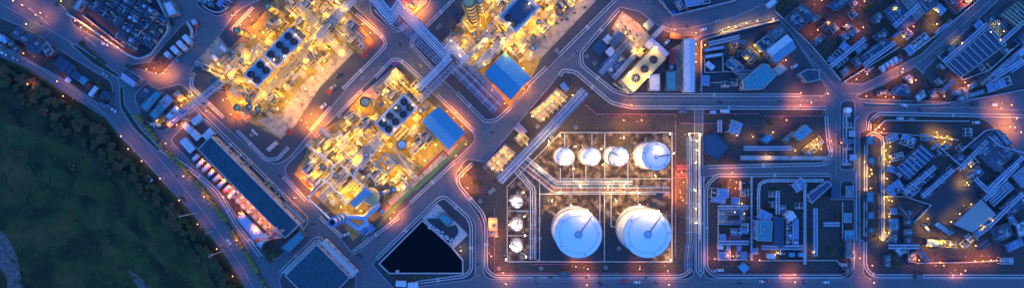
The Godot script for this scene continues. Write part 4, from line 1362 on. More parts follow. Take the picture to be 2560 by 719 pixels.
func process_units():
	var A = -46.0
	var pmy = ["silver", "white", "cream", "steel", "grating"]
	air_cooler("air cooler deck with four dark fans in the ten fan unit", 646, 181, A, 2, 8.0, 4.8, 2.15, 13.4, 10.2, 14.0)
	air_cooler("longer air cooler deck with six dark fans in the ten fan unit", 706, 120, A, 3, 7.6, 4.8, 2.15, 21.6, 10.2, 14.0)
	air_cooler("air cooler deck with four dark fans beside the smaller blue shed", 1009, 270, A, 2, 5.7, 4.9, 2.15, 11.2, 10.6, 14.0)
	air_cooler("air cooler deck with four dark fans beside the round reactor platform", 973, 306, A, 2, 5.9, 4.9, 2.15, 11.4, 10.6, 14.0)
	var ac = air_cooler("air cooler with two fans and blue louvre panels in the tall column unit", 1298, 30, A, 1, 5.0, 4.8, 1.95, 20.0, 13.0, 15.0, "roof_deep")
	for c in ac.get_children():
		if str(c.name).begins_with("fan"): c.position.x = -7.4
	for i in 6:
		for j in 5:
			box(ac, "louvre_panel", "roof_deep", Vector3(-3.6 + i * 2.2, 15.1, (j - 2) * 2.2), Vector3(1.85, 0.3, 1.85))
	# grating strip roofs next to the coolers
	rng.seed = 5
	for q in [[742, 84, "ten fan unit"], [1030, 250, "eight fan unit"]]:
		var at = P(q[0], q[1], 13.0)
		var o = thing("equipment_deck", "dark panelled grating deck beside the fans of the " + q[2], "deck", Vector3(at.x, 0.14, at.z), -deg_to_rad(A))
		legs(o, 5.0, 10.0, 13.0, 2, 2, "steel")
		for i in 2:
			for j in 4: box(o, "deck_panel", "grating", Vector3(i * 2.6 - 1.3, 13.0, j * 2.6 - 3.9), Vector3(2.35, 0.2, 2.35))
	# columns and clusters
	column_tower("tall silver distillation column with blue top platform beside the dark tank", 1186, 50, 50.0, 3.2, "cream", "", 6)
	column_tower("slim silver column standing close to the tall distillation column", 1206, 34, 34.0, 1.4, "white", "", 4)
	column_tower("ringed column standing on the orange lit asphalt of the ten fan unit", 628, 92, 20.0, 1.6, "cream", "", 3)
	column_tower("ringed column at the upper edge of the ten fan unit", 704, 36, 22.0, 1.6, "cream", "", 3)
	column_tower("ringed column with round platforms at the corner of the eight fan unit", 924, 258, 12.0, 2.6, "cream", "", 2)
	column_tower("round reactor with white drum top beside the smaller blue shed", 1014, 361, 14.0, 2.4, "white", "", 2)
	column_tower("ringed cream column standing at the lower edge of the ten fan unit", 618, 272, 14.0, 1.6, "cream", "", 3)
	column_tower("squat grey column beside the ringed cream column of the ten fan unit", 640, 270, 10.0, 1.6, "steel", "", 2)
	column_tower("pale column at the lower edge of the ten fan unit", 668, 276, 14.0, 1.5, "cream", "", 3)
	# holes kept free of loose equipment
	var fans1 = [[605, 195], [700, 90], [735, 70], [765, 100], [660, 215], [640, 225]]
	var apron1 = [[700, 285], [745, 300], [800, 215], [885, 130], [860, 105], [790, 180], [760, 190], [700, 270]]
	fill_unit("the ten fan unit", [[600, 120], [690, 40], [740, -20], [850, -20], [870, 40], [915, 110], [880, 125], [800, 180], [790, 200], [760, 240], [690, 290], [600, 270], [560, 215], [560, 150]], [fans1, apron1, [[605, 75], [650, 75], [650, 110], [605, 110]], [[690, 10], [718, 10], [718, 52], [690, 52]]], A, 19.0, 101, pmy)
	fill_unit("the ten fan unit", [[500, 150], [545, 165], [555, 195], [500, 180]], [], 20.0, 22.0, 105, pmy)
	var fans2 = [[935, 312], [1012, 234], [1048, 268], [970, 350]]
	var shed2 = [[1088, 255], [1172, 335], [1124, 384], [1046, 304]]
	fill_unit("the eight fan unit", [[930, 235], [985, 170], [1050, 235], [1100, 270], [1100, 385], [1040, 440], [1000, 480], [955, 450], [900, 470], [840, 520], [785, 470], [770, 420], [800, 345], [860, 310]], [fans2, shed2, [[1040, 400], [1100, 330], [1120, 370], [1050, 440]], [[940, 380], [970, 372], [1000, 405], [968, 440]], [[900, 240], [945, 240], [945, 280], [900, 280]], [[995, 345], [1032, 345], [1032, 380], [995, 380]]], A, 18.5, 202, pmy)
	var shed3 = [[1262, 122], [1335, 195], [1280, 256], [1202, 185]]
	fill_unit("the tall column unit", [[1115, 105], [1150, 60], [1215, 0], [1235, -20], [1470, -20], [1400, 40], [1345, 90], [1325, 145], [1320, 180], [1265, 122], [1195, 180], [1150, 150]], [[[1272, 5], [1315, -20], [1335, 20], [1290, 60]], shed3, [[1165, 20], [1215, 10], [1220, 70], [1170, 80]]], A, 18.5, 303, pmy)
	# south-west pads of the ten fan unit with vans
	var fr = thing("steel_stair_tower", "pale steel stair tower at the top of the lattice bridge in the ten fan unit", "stair tower", P(558, 208) + Vector3(0, 0.14, 0), 0.8)
	legs(fr, 5.0, 5.0, 12.0, 2, 2, "pale_blue")
	for i in 4: box(fr, "landing", "grating", Vector3(0, 3.0 + i * 3.0, 0), Vector3(5.2, 0.16, 5.2))
	part(fr, "handrail", rail_mesh(5.2, 5.2, 12.0), "cream")
	# long dark strip racks beside the coolers
	rack("pipe_rack", "brown grating pipe rack along the fan decks of the ten fan unit", [[655, 238], [775, 108]], 9.0, 4.5, 6, ["steel", "silver", "cream"], "steel", 2, false, "", 6.0, 0.17)
	rack("pipe_rack", "pale pipe rack crossing the far end of the ten fan unit", [[745, 10], [860, 140]], 9.0, 5.0, 7, ["silver", "white", "cream"], "cream", 2, false, "", 6.0, 0.17)
	rack("pipe_rack", "blue grey pipe rack from the ten fan unit towards the lorry park road", [[790, 100], [890, -10]], 10.0, 4.5, 6, ["pale_blue", "silver", "white"], "pale_blue", 2, false, "", 6.0, 0.17)
	rack("pipe_rack", "pale pipe rack at the lower end of the ten fan unit", [[600, 290], [690, 195]], 8.0, 4.0, 5, ["silver", "cream", "white"], "steel", 2, false, "", 6.0, 0.17)
	rack("pipe_rack", "violet steel pipe rack behind the larger blue shed", [[1192, 166], [1284, 72]], 9.0, 4.0, 5, ["pale_blue", "silver"], "pale_blue", 1, true)
	rack("pipe_rack", "narrow violet pipe rack below the tall column", [[1146, 168], [1226, 86]], 9.0, 2.4, 4, ["pale_blue", "silver"], "pale_blue", 1, true)
	rack("pipe_rack", "pale pipe rack along the stained apron in the tall column unit", [[1290, 110], [1420, -20]], 7.0, 4.0, 6, ["cream", "silver"], "cream", 2, false, "", 6.0, 0.17)
	rack("pipe_rack", "broad white pipe rack through the middle of the eight fan unit", [[800, 500], [880, 412], [985, 300]], 9.0, 5.5, 8, ["white", "silver", "cream"], "steel", 2, false, "", 6.0, 0.17)
	rack("pipe_rack", "silver truss pipe rack beside the blue steel frame", [[895, 420], [952, 352]], 9.5, 3.6, 4, ["silver", "pale_blue"], "pale_blue", 1, true)
	rack("pipe_rack", "pale pipe rack beside the fan decks of the eight fan unit", [[960, 345], [1060, 240]], 8.0, 3.6, 5, ["cream", "silver"], "cream", 2, false, "", 6.0, 0.17)
	rack("pipe_rack", "row of parallel brown pipes beside the blue steel frame", [[985, 380], [1012, 405]], 5.0, 6.5, 10, ["cream", "steel"], "cream", 1, false, "", 4.0, 0.2)
	# looped white pipes in the eight fan unit
	var W = "white looped pipe above the eight fan unit "
	for q in [[[[786, 462], [802, 446, 4], [816, 452, 4], [868, 508]], 11.0, "ending by the round furnace"], [[[818, 450, 4], [832, 432, 5], [826, 420, 4], [842, 408]], 12.0, "beside the orange mat"], [[[838, 346], [850, 336, 4], [862, 345, 4], [858, 362, 4], [846, 372]], 10.0, "near the flare pad"], [[[778, 504], [772, 500, 3], [774, 490, 4], [790, 474, 4], [812, 452]], 10.0, "along the lower corner"], [[[774, 500], [838, 560]], 9.0, "running to the blue stack"], [[[852, 412], [912, 470]], 12.0, "crossing the broad rack"], [[[880, 416], [884, 410, 3], [895, 420, 4], [884, 434, 3], [890, 440]], 11.0, "beside the silver truss"], [[[796, 380], [838, 418]], 10.0, "above the patched pad"], [[[782, 372], [820, 408]], 9.0, "at the edge of the patched pad"]]:
		pipe_line(W + q[2], q[0], q[1], 0.6, "white", "", true, "looped_pipe")
	var V = "thick cream pipe loop at the foot of the tall column "
	for q in [[[[1170, 36], [1158, 44, 4], [1154, 56, 4], [1160, 64]], 8.0, "by the dark tank"], [[[1198, 56], [1196, 70, 4], [1182, 80]], 8.0, "by the yellow lit pumps"]]:
		pipe_line(V + q[2], q[0], q[1], 0.9, "cream", "", false, "looped_pipe")
	container(1154, 38, -46, 26, 10, 3.0, "black", "long black tank on the yard beside the tall column", "box_tank", "box tank")
	# blue steel frame
	var bf = thing("blue_steel_frame", "open blue steel frame around cream equipment in the eight fan unit", "steel structure", P(967, 408, 6.0) * Vector3(1, 0, 1) + Vector3(0, 0.14, 0), -deg_to_rad(A))
	legs(bf, 9.0, 9.0, 9.0, 2, 2, "blue_steel")
	for s in [-1, 1]:
		for y in [5.0, 9.0]:
			bar(bf, "beam", "blue_steel", Vector3(-4.7, y, s * 4.5), Vector3(4.7, y, s * 4.5), 0.5)
			bar(bf, "beam", "blue_steel", Vector3(s * 4.5, y, -4.7), Vector3(s * 4.5, y, 4.7), 0.5)
	bar(bf, "beam", "blue_steel", Vector3(-1.0, 9.0, -4.5), Vector3(-1.0, 9.0, 4.5), 0.4)
	box(bf, "hopper", "cream", Vector3(1.6, 3.5, 0.5), Vector3(4.6, 6.0, 6.0))
	cyl(bf, "drum", "blue_steel", Vector3(1.0, 7.0, 0.0), 1.0, 1.4)
	# round furnace, blue house and stacks
	var rf = thing("round_furnace", "round yellow lit furnace ring with stepped platforms beside the blue stack", "furnace", P(928, 490, 5.0) * Vector3(1, 0, 1) + Vector3(0, 0.14, 0))
	cyl(rf, "drum", "cream", Vector3(0, 4.0, 0), 5.6, 8.0)
	for i in 3: part(rf, "ring_platform", ring_mesh(5.6, 7.6 - i * 0.5, 2.0 + i * 2.4, 2.2 + i * 2.4, 36), "grating")
	part(rf, "handrail", ring_mesh(7.5, 7.6, 2.2, 3.3, 36), "cream")
	part(rf, "hood", U.dome, "cream", Transform3D(Basis.from_scale(Vector3(5.6, 3.0, 5.6)), Vector3(0, 8.0, 0)))
	var bh = thing("burner_house", "blue and white louvred burner house leaning over the round furnace", "burner house", P(898, 496, 12.0) * Vector3(1, 0, 1) + Vector3(0, 0.14, 0), -deg_to_rad(A))
	legs(bh, 13.0, 5.0, 9.0, 3, 2, "steel")
	box(bh, "house", "white", Vector3(-1.0, 11.0, 0), Vector3(10.0, 4.0, 5.0))
	box(bh, "house", "blue_steel", Vector3(6.0, 11.0, 0.4), Vector3(4.0, 4.6, 5.6))
	for i in 6: box(bh, "louvre", "steel", Vector3(-5.0 + i * 1.6, 13.1, 0), Vector3(0.9, 0.3, 4.6))
	for i in 3: box(bh, "louvre", "pale_blue", Vector3(5.0 + i * 1.1, 13.5, 0.4), Vector3(0.7, 0.3, 5.0))
	var sb = thing("chimney_stack", "wide blue chimney stack with open mouth at the kerb of the eight fan unit", "chimney", P(829, 556, 30.0) * Vector3(1, 0, 1) + Vector3(0, 0.14, 0))
	cyl(sb, "plinth", "concrete", Vector3(0, 0.5, 0), 3.0, 1.0)
	part(sb, "flue", ring_mesh(1.75, 2.05, 1.0, 30.0, 28), "pale_blue")
	part(sb, "mouth_rim", ring_mesh(1.7, 2.3, 29.4, 30.2, 28), "blue_steel")
	for y in [10.0, 18.0, 25.0]: part(sb, "platform", ring_mesh(2.05, 3.1, y, y + 0.15, 28), "blue_steel")
	bar(sb, "ladder", "blue_steel", Vector3(2.3, 0, 0), Vector3(2.3, 30, 0), 0.5, 0.15)
	var ss = thing("chimney_stack", "slim lilac chimney stack standing beside the green stripe", "chimney", P(953, 483, 26.0) * Vector3(1, 0, 1) + Vector3(0, 0.14, 0))
	cyl(ss, "plinth", "concrete", Vector3(0, 0.5, 0), 1.6, 1.0)
	part(ss, "flue", ring_mesh(0.75, 1.0, 1.0, 26.0, 20), "pale_blue")
	part(ss, "mouth_rim", ring_mesh(0.72, 1.15, 25.6, 26.2, 20), "blue_steel")
	part(ss, "platform", ring_mesh(1.0, 2.6, 5.0, 5.2, 24), "grating")
	var X = "fat blue gas duct "
	pipe_line(X + "rising from the round furnace to the stack", [[946, 512], [912, 543, 6], [866, 541]], 9.0, 1.5, "pale_blue", "", true, "gas_duct")
	pipe_line(X + "between the stack and the blue fan house", [[864, 549], [896, 572, 5], [914, 556]], 8.0, 1.5, "pale_blue", "", true, "gas_duct")
	pipe_line(X + "bending in a pink lit loop by the green stripe", [[916, 566], [910, 545, 6], [938, 515, 8], [946, 505]], 7.0, 1.7, "pale_blue", "", true, "gas_duct")
	plant_block("fan_house", "blue fan house crowded with ducts at the end of the green stripe", "fan house", 916, 574, 34, 26, A, 6.0, 31, "blue_steel", "blue_steel")
	plant_block("orange_skid", "pump skid with painted orange lamplight beside the gas duct loop", "equipment skid", 958, 522, 28, 18, A, 3.0, 32, "cream", "orange")
	plant_block("patched_deck", "brown patched concrete deck with frames beside the red mat", "deck", 778, 410, 34, 26, 42, 3.0, 33, "cream", "pad")
	plant_block("flare_pad", "cream equipment box with dark panel at the road corner of the eight fan unit", "equipment skid", 778, 362, 24, 24, 42, 4.0, 34, "cream", "cream")
	plant_block("cream_cell_block", "cream block of small cells below the plum mat", "equipment block", 985, 192, 38, 28, -46, 5.0, 35, "cream", "cream")
	plant_block("cream_cell_block", "cream block of cells where the blue truss enters the eight fan unit", "equipment block", 1040, 215, 22, 22, -46, 6.0, 36, "cream", "cream")
	plant_block("filter_house", "long cream filter trough beside the smaller blue shed", "filter house", 1058, 345, 42, 20, 44, 4.0, 37, "cream", "grating")
	plant_block("oil_skid", "equipment with painted orange lamplight under the bend of the blue pipe bridge", "equipment skid", 1022, 8, 34, 18, 44, 3.0, 38, "cream", "orange")

func pipe_racks():
	var B = ["pale_blue", "blue_steel", "pale_blue"]
	rack("pipe_bridge", "long blue pipe bridge with loops crossing the junction by the tall column", [[930, -12], [977, 44], [996, 16], [1112, 138], [1129, 114], [1164, 152]], 13.0, 7.0, 5, ["bridge"], "blue_steel", 1, false, "", 9.0, 0.36)
	rack("truss_walkway", "blue lattice walkway beside the long blue pipe bridge", [[986, 46], [1104, 164]], 12.0, 3.4, 1, ["blue_steel"], "pale_blue", 1, true, "", 12.0, 0.2)
	rack("pipe_bridge", "blue pipe bridge of four pipes dropping into the eight fan unit", [[1126, 142], [1046, 222]], 13.0, 4.6, 4, ["bridge"], "blue_steel", 1, false, "", 9.0, 0.32)
	rack("truss_walkway", "blue lattice truss beside the bridge into the eight fan unit", [[1140, 160], [1050, 250]], 12.0, 3.0, 1, ["blue_steel"], "pale_blue", 1, true, "", 12.0, 0.2)
	rack("pipe_rack", "wide violet pipe rack ending at the road below the larger blue shed", [[1132, 162], [1244, 272]], 9.0, 7.5, 6, ["bridge", "blue_steel", "pink_pipe", "bridge"], "pale_blue", 1, false, "", 6.0, 0.22)
	rack("truss_walkway", "narrow blue truss along the wide violet pipe rack", [[1160, 152], [1256, 250]], 9.5, 2.2, 2, ["pale_blue"], "pale_blue", 1, true, "", 10.0, 0.2)
	rack("pipe_rack", "broad blue pipe rack from the box tank past the compressor pads", [[1462, 226], [1345, 352], [1248, 452]], 7.0, 5.8, 5, ["bridge", "pale_blue"], "blue_steel", 1, false, "", 6.0, 0.27)
	rack("pipe_rack", "narrow blue trestle beside the broad compressor pipe rack", [[1468, 234], [1370, 340]], 6.0, 2.2, 2, ["pale_blue"], "blue_steel", 1, true, "", 8.0, 0.22)
	rack("pipe_rack", "blue pipe rack bending along the wall below the row tanks", [[1316, 394], [1390, 456, 4], [1582, 456]], 3.2, 3.0, 2, ["bridge"], "blue_steel", 1, false, "", 8.0, 0.24)
	rack("pipe_rack", "violet and red pipe rack between the row tanks and the big tanks", [[1296, 404], [1384, 474, 4], [1676, 474]], 3.2, 4.2, 3, ["pale_blue", "pink_pipe", "white"], "blue_steel", 1, false, "", 8.0, 0.22)
	rack("pipe_rack", "pale pipe run turning down beside the small tank pans", [[1290, 424], [1332, 472, 4], [1332, 648]], 2.6, 4.6, 3, ["bridge"], "blue_steel", 1, false, "", 9.0, 0.2)
	rack("pipe_rack", "upright blue pipe corridor between the tank farm and the cabinet yard", [[1727, 342], [1727, 600], [1722, 640, 8], [1722, 676]], 3.0, 4.8, 4, ["blue_steel", "pale_blue", "pale_blue"], "blue_steel", 1, false, "", 9.0, 0.22)
	rack("pipe_rack", "thin pale pipes beside the upright blue pipe corridor", [[1749, 336], [1749, 600]], 3.0, 1.6, 2, ["white", "pale_blue"], "pale_blue", 1, false, "", 8.0, 0.3)
	rack("pipe_rack", "pale pipe pair down the side of the cabinet yard", [[1879, 440], [1879, 650]], 2.4, 1.4, 2, ["white", "pale_blue"], "pale_blue", 1, false, "", 8.0, 0.26)
	rack("pipe_rack", "pale pipe pair looping over the blue process hall", [[2060, 451], [1920, 451], [1900, 458, 8], [1897, 480], [1897, 545]], 2.4, 2.2, 3, ["white", "pale_blue"], "pale_blue", 1, false, "", 8.0, 0.26)
	rack("pipe_rack", "long pale pipe pair dropping to the wall of the cabinet yard", [[2013, 460], [2013, 660]], 2.4, 2.0, 3, ["white", "pale_blue"], "pale_blue", 1, false, "", 8.0, 0.26)
	rack("lattice_bridge", "blue and red lattice conveyor bridge over the road to the workshops", [[556, 204], [424, 308]], 12.0, 3.4, 2, ["pale_blue"], "pale_blue", 1, true, "", 12.0, 0.3)
	rack("pipe_rack", "dark blue pipe bank at the foot of the yellow pump pad", [[1536, 80], [1588, 130]], 4.0, 4.0, 5, ["pale_blue", "white"], "blue_steel", 1, false, "", 5.0, 0.28)
	rack("pipe_rack", "blue pipe rack running down to the cooling tower kerb", [[1560, 118], [1500, 184]], 4.0, 3.6, 5, ["blue_steel", "pale_blue"], "blue_steel", 1, false, "", 5.0, 0.24)
	rack("pipe_rack", "blue pipe rack under the cooling tower edge", [[1590, 134], [1534, 196]], 4.0, 3.0, 4, ["blue_steel", "pale_blue"], "blue_steel", 1, false, "", 5.0, 0.24)
	# slim racks threading the eastern plant
	for q in [[[[2246, 440], [2316, 372]], "over the great striped hall"], [[[2262, 484], [2340, 416]], "over the slate blue hall"], [[[2306, 492], [2384, 424]], "past the small navy hall"], [[[2398, 424], [2470, 352]], "beside the bent duct"], [[[2462, 500], [2548, 410]], "along the long slate hall"], [[[2474, 566], [2560, 482]], "between the ribbed roof and the white flat roof"], [[[2440, 446], [2470, 476], [2560, 392]], "behind the long slate hall"], [[[2078, 166], [2164, 96]], "over the slate compound"], [[[2160, 164], [2240, 106]], "beside the long navy roof"], [[[2236, 66], [2300, 12]], "over the large navy hall"], [[[2360, 156], [2470, 60]], "along the head of the great finned hall"], [[[2500, 110], [2560, 56]], "beside the second finned hall"], [[[2470, 206], [2560, 150]], "above the lilac strip roof"], [[[1795, 518], [1872, 518]], "above the stacked cabinets"], [[[1795, 606], [1872, 606]], "above the lower cabinet row"], [[[1905, 618], [2008, 618]], "below the process hall"], [[[1945, 476], [1945, 536]], "above the dark navy hall"], [[[1800, 300], [1800, 330]], "beside the five sided canopy"], [[[1860, 370], [1980, 370]], "past the bushes and blue cabins"], [[[2222, 616], [2300, 616]], "above the folded white roof"], [[[1772, 110], [1850, 92]], "in the walled yard"], [[[2040, 520], [2040, 640]], "down the empty yard beside the pipe pair"], [[[2060, 560], [2100, 560]], "towards the roadside cabins"]]:
		rack("pipe_rack", "slim pale pipe rack " + q[1], q[0], 4.2, 2.8, 3, ["bridge", "pale_blue"], "blue_steel", 1, false, "", 7.0, 0.2)
	# white ducts on the eastern plant
	var E = "pale insulated duct "
	for q in [[[[2406, 376], [2466, 326, 8], [2488, 322]], 6.0, "bending round the divided blue roof"], [[[2474, 340], [2500, 364, 8], [2562, 382]], 8.0, "crossing the divided blue roof"], [[[2338, 356], [2400, 410, 10], [2420, 420]], 7.0, "between the striped roofs"], [[[2118, 290], [2118, 396]], 2.0, "from the domed tank down the narrow island"], [[[2138, 400], [2138, 300, 8], [2148, 290]], 2.0, "with a hooked end on the narrow island"], [[[2206, 596], [2206, 350]], 2.0, "beside the strip of small cabins"], [[[2108, 596], [2108, 505]], 2.0, "beside the cabins below the short road"], [[[2142, 600], [2142, 430]], 2.0, "along the road beside the cabins"]]:
		pipe_line(E + q[2], q[0], q[1], 0.32, "pale_blue", "", true, "insulated_duct")

func compressor_court():
	# six and five boxed compressors on the two lit pads
	for q in [[1340, 284], [1352, 274], [1362, 265], [1374, 256], [1384, 247], [1394, 237]]:
		compressor(q, "boxed cream compressor on the larger lit pad by the blue rack", "compressors on the larger lit pad")
	for q in [[1228, 410], [1238, 400], [1248, 391], [1257, 382], [1266, 373]]:
		compressor(q, "boxed cream compressor on the smaller lit pad by the blue rack", "compressors on the smaller lit pad")
	plant_block("valve_skid", "yellow lit valve platform beside the short bundle of violet pipes", "valve platform", 1304, 346, 26, 26, -42, 3.0, 41, "cream", "grating")
	rack("pipe_rack", "short bundle of violet pipes on the dark grass by the compressors", [[1290, 312], [1312, 334]], 3.0, 4.4, 7, ["pale_blue", "pink_pipe"], "pale_blue", 1, false, "", 4.0, 0.25)
	# cooling tower
	var at = P(1610, 174, 10.0)
	var o = thing("cooling_tower", "long cream cooling tower with three round fans", "cooling tower", Vector3(at.x, 0.14, at.z), -deg_to_rad(-46))
	box(o, "basin", "concrete", Vector3(0, 0.6, 0), Vector3(29.0, 1.2, 11.0))
	box(o, "casing", "cream", Vector3(0, 5.4, 0), Vector3(27.5, 8.6, 9.6))
	box(o, "fan_deck", "cream", Vector3(0, 9.8, 0), Vector3(28.6, 0.4, 10.4))
	for s in [-1, 1]:
		for i in 9: box(o, "louvre", "wall_cream", Vector3(-12.0 + i * 3.0, 4.0, s * 4.95), Vector3(2.6, 5.0, 0.3))
	part(o, "handrail", rail_mesh(28.4, 10.2, 10.0), "steel")
	for i in 3:
		fan(o, Vector3((i - 1) * 7.7 + 0.6, 10.0, 0), 2.7, "wall_grey", "dark_steel" if i > 0 else "steel")
	box(o, "stair_landing", "cream", Vector3(-15.6, 8.0, 1.0), Vector3(3.0, 0.3, 5.0))
	bar(o, "stair", "cream", Vector3(-17.0, 8.0, 3.0), Vector3(-17.0, 0.3, -7.0), 1.2, 0.3)
	for q in [[1551, 62], [1562, 73], [1573, 84], [1590, 94]]:
		pump_row(P(q[0], q[1]) + Vector3(0, 0.15, 0), -deg_to_rad(-46), "dark motor pump on the yellow pump pad by the cooling tower", "pumps on the yellow pump pad", "dark_steel")
	plant_block("pump_skid", "lit motor skid with yellow cabinet at the corner of the pump pad", "equipment skid", 1622, 62, 22, 18, -46, 3.0, 42, "cream", "steel")
	plant_block("pipe_pit", "dark blue pit of pipes between the white boxes and the cooling tower", "pipe pit", 1540, 160, 54, 50, -46, 2.5, 43, "blue_steel", "roof_deep")
	plant_block("valve_skid", "yellow lit valve skid against the lilac roof", "equipment skid", 1606, 128, 30, 14, -46, 3.0, 44, "cream", "cream")
	container(1520, 98, -46, 19, 17, 3.6, "roof_white", "upper of two white roofed plant boxes in the cooling tower yard", "plant_box", "plant box")
	container(1527, 128, -46, 19, 17, 3.6, "roof_white", "lower of two white roofed plant boxes in the cooling tower yard", "plant_box", "plant box")
	container(1499, 119, -46, 28, 27, 4.0, "roof_deep", "dark blue roofed plant box by the curved kerb", "plant_box", "plant box")
	building("ramp", "pale concrete ramp slab leading to the lilac roof", "ramp", [[1656, 62], [1664, 68], [1638, 96], [1628, 90]], 0.6, "concrete", "concrete")

func compressor(q, label, group):
	var o = thing("compressor", label, "compressor", P(q[0], q[1]) + Vector3(0, 0.14, 0), -deg_to_rad(-46), group)
	box(o, "plinth", "concrete", Vector3(0, 0.2, 0), Vector3(2.9, 0.4, 6.0))
	box(o, "enclosure", "white", Vector3(0, 1.6, -1.2), Vector3(2.2, 2.4, 2.4))
	box(o, "enclosure_lid", "cream", Vector3(0, 2.85, -1.2), Vector3(2.4, 0.14, 2.6))
	drum(o, "motor", "steel", Vector3(0, 1.2, 0.2), Vector3(0, 1.2, 2.2), 0.6)
	drum(o, "knockout_pot", "silver", Vector3(0, 0.3, 2.9), Vector3(0, 3.6, 2.9), 0.5)
	rod(o, "pipe", "silver", Vector3(0, 3.3, 2.9), Vector3(0, 3.3, 7.0), 0.2)
	rod(o, "pipe", "silver", Vector3(0.8, 2.2, 1.0), Vector3(0.8, 2.2, 6.4), 0.2)

func centre_buildings():
	rng.seed = 21
	building("blue_shed", "larger blue metal shed beside the tall column unit", "shed", [[1212, 185], [1277, 247], [1325, 195], [1262, 132]], 8.0, "roof_blue", "wall_cream", "gable", 0, "", 2.0, "roof_sky")
	building("blue_shed", "smaller blue metal shed inside the eight fan unit", "shed", [[1056, 304], [1122, 371], [1160, 332], [1095, 267]], 8.0, "roof_sky", "wall_cream", "gable", 0, "", 2.0, "roof_blue")
	building("warehouse", "long warehouse with flat navy roof and a row of loading bays", "warehouse", [[526, 341], [746, 561], [712, 594], [494, 373]], 9.0, "roof_navy", "wall_white", "bright")
	building("warehouse", "square warehouse with flat navy roof on a pale apron", "warehouse", [[791, 611], [874, 693], [796, 772], [712, 688]], 9.0, "roof_navy", "wall_white", "bright")
	building("canopy", "narrow pale concrete canopy along the square navy warehouse", "canopy", [[798, 606], [812, 598], [893, 680], [880, 692]], 4.0, "white", "white", "bright")
	building("annex", "teal flat roofed annex at the end of the long warehouse", "annex", [[750, 574], [762, 592], [722, 632], [702, 618]], 4.0, "roof_teal", "wall_grey")
	building("canopy", "lilac flat canopy roof beside the loading yard rails", "canopy", [[604, 528], [666, 588], [652, 624], [588, 546]], 4.0, "roof_lilac", "wall_grey")
	building("bin_store", "thin concrete store strip beside the long warehouse", "store", [[712, 500], [766, 552], [758, 560], [704, 508]], 3.0, "concrete", "wall_grey")
	# loading bays and wall units
	for i in 8:
		var x = 487 + i * 13.2; var y = 395 + i * 12.8
		truck(x, y, 137, "roof_white", "white trailer backed up to the long warehouse", "trailers at the long warehouse", 5.8 + (i % 3) * 1.2, 2.1, "trailer_truck")
	for i in 8:
		var x = 588 + i * 13.6; var y = 482 + i * 13.0
		var o = thing("dock_unit", "white dock unit standing on the pink loading apron of the long warehouse", "dock unit", P(x - 5, y + 7) + Vector3(0, 0.15, 0), -deg_to_rad(43), "dock units on the loading apron")
		box(o, "cabinet", "white", Vector3(0, 1.1, 0), Vector3(2.0, 2.0, 1.6))
		box(o, "lid", "roof_white", Vector3(0, 2.16, 0), Vector3(2.3, 0.16, 1.9))
		cyl(o, "vent", "steel", Vector3(0.5, 2.4, 0), 0.3, 0.4)
		var w = thing("wall_unit", "small white unit hung on the loading wall of the long warehouse", "wall unit", P(x + 4, y - 3, 3.0) * Vector3(1, 0, 1) + Vector3(0, 0.15, 0), -deg_to_rad(43), "wall units of the long warehouse")
		box(w, "stand", "steel", Vector3(0, 0.8, 0), Vector3(1.0, 1.6, 0.8))
		box(w, "housing", "white", Vector3(0, 2.2, 0), Vector3(1.7, 1.2, 1.1))
	for i in 5:
		var q = [[567, 362], [592, 386], [617, 408], [669, 458], [694, 483]][i]
		for s in [0, 1]:
			car(q[0] + s * 8 - 3, q[1] + s * 7 - 3, -44, pick(["white", "cream", "steel"]), "pale car parked nose in beside the long warehouse wall", "cars beside the long warehouse")
	# lattice mast, red and white
	var at = P(712, 574)
	var m = thing("lattice_mast", "red and white lattice telecom mast behind the loading yard", "mast", Vector3(at.x, 0.14, at.z), 0.4)
	for i in 5:
		var st = begin()
		var y0 = i * 9.0; var y1 = y0 + 9.0
		var w0 = 4.2 - i * 0.7; var w1 = w0 - 0.7
		for k in 4:
			var a = TAU * k / 4; var b = TAU * (k + 1) / 4
			var c0 = Vector3(cos(a) * w0, y0, sin(a) * w0); var c1 = Vector3(cos(a) * w1, y1, sin(a) * w1)
			var d0 = Vector3(cos(b) * w0, y0, sin(b) * w0); var d1 = Vector3(cos(b) * w1, y1, sin(b) * w1)
			add_bar(st, c0, c1, 0.34); add_bar(st, c0, d1, 0.2); add_bar(st, d0, c1, 0.2); add_bar(st, c1, d1, 0.24)
		part(m, "mast_section", st.commit(), "red_steel" if i % 2 == 0 else "white")
	for y in [20.0, 34.0, 43.0]: part(m, "antenna_ring", ring_mesh(2.6, 2.8, y, y + 0.3, 20), "white")
	for i in 6: cyl(m, "dish", "white", Vector3(cos(i * 1.05) * 2.6, 36.0 + (i % 2) * 5.0, sin(i * 1.05) * 2.6), 0.7, 0.4)
	# reservoir
	var w = poly_px([[948, 658], [1056, 550], [1126, 613], [1157, 650], [1157, 682], [973, 682]])
	var c = centre_of(w)
	var r = thing("reservoir", "dark water reservoir with pale concrete rim", "reservoir", Vector3(c.x, 0.13, c.y))
	part(r, "rim", strip_mesh(shifted(w, c), 0.8, 0.0, 1.0, true), "concrete")
	part(r, "water_surface", sheet_mesh(shifted(w, c), 0.55), "water")
	box(r, "outlet_box", "concrete", Vector3(P(994, 678).x - c.x, 0.8, P(994, 678).z - c.y), Vector3(2.0, 1.4, 2.0))
	pad("apron", [[1056, 545], [1093, 508], [1170, 586], [1130, 624]], "concrete", 0.143)
	pad("wet_floor", [[1064, 546, 4], [1090, 545, 5], [1096, 545, 5], [1122, 566, 6], [1140, 560, 6], [1148, 580, 8], [1132, 600, 6], [1126, 612, 4]], "wet", 0.15)
	building("pump_house", "teal roofed pump house on the stained apron by the reservoir", "pump house", [[1109, 530], [1134, 551], [1119, 567], [1095, 543]], 4.0, "roof_teal", "wall_grey")
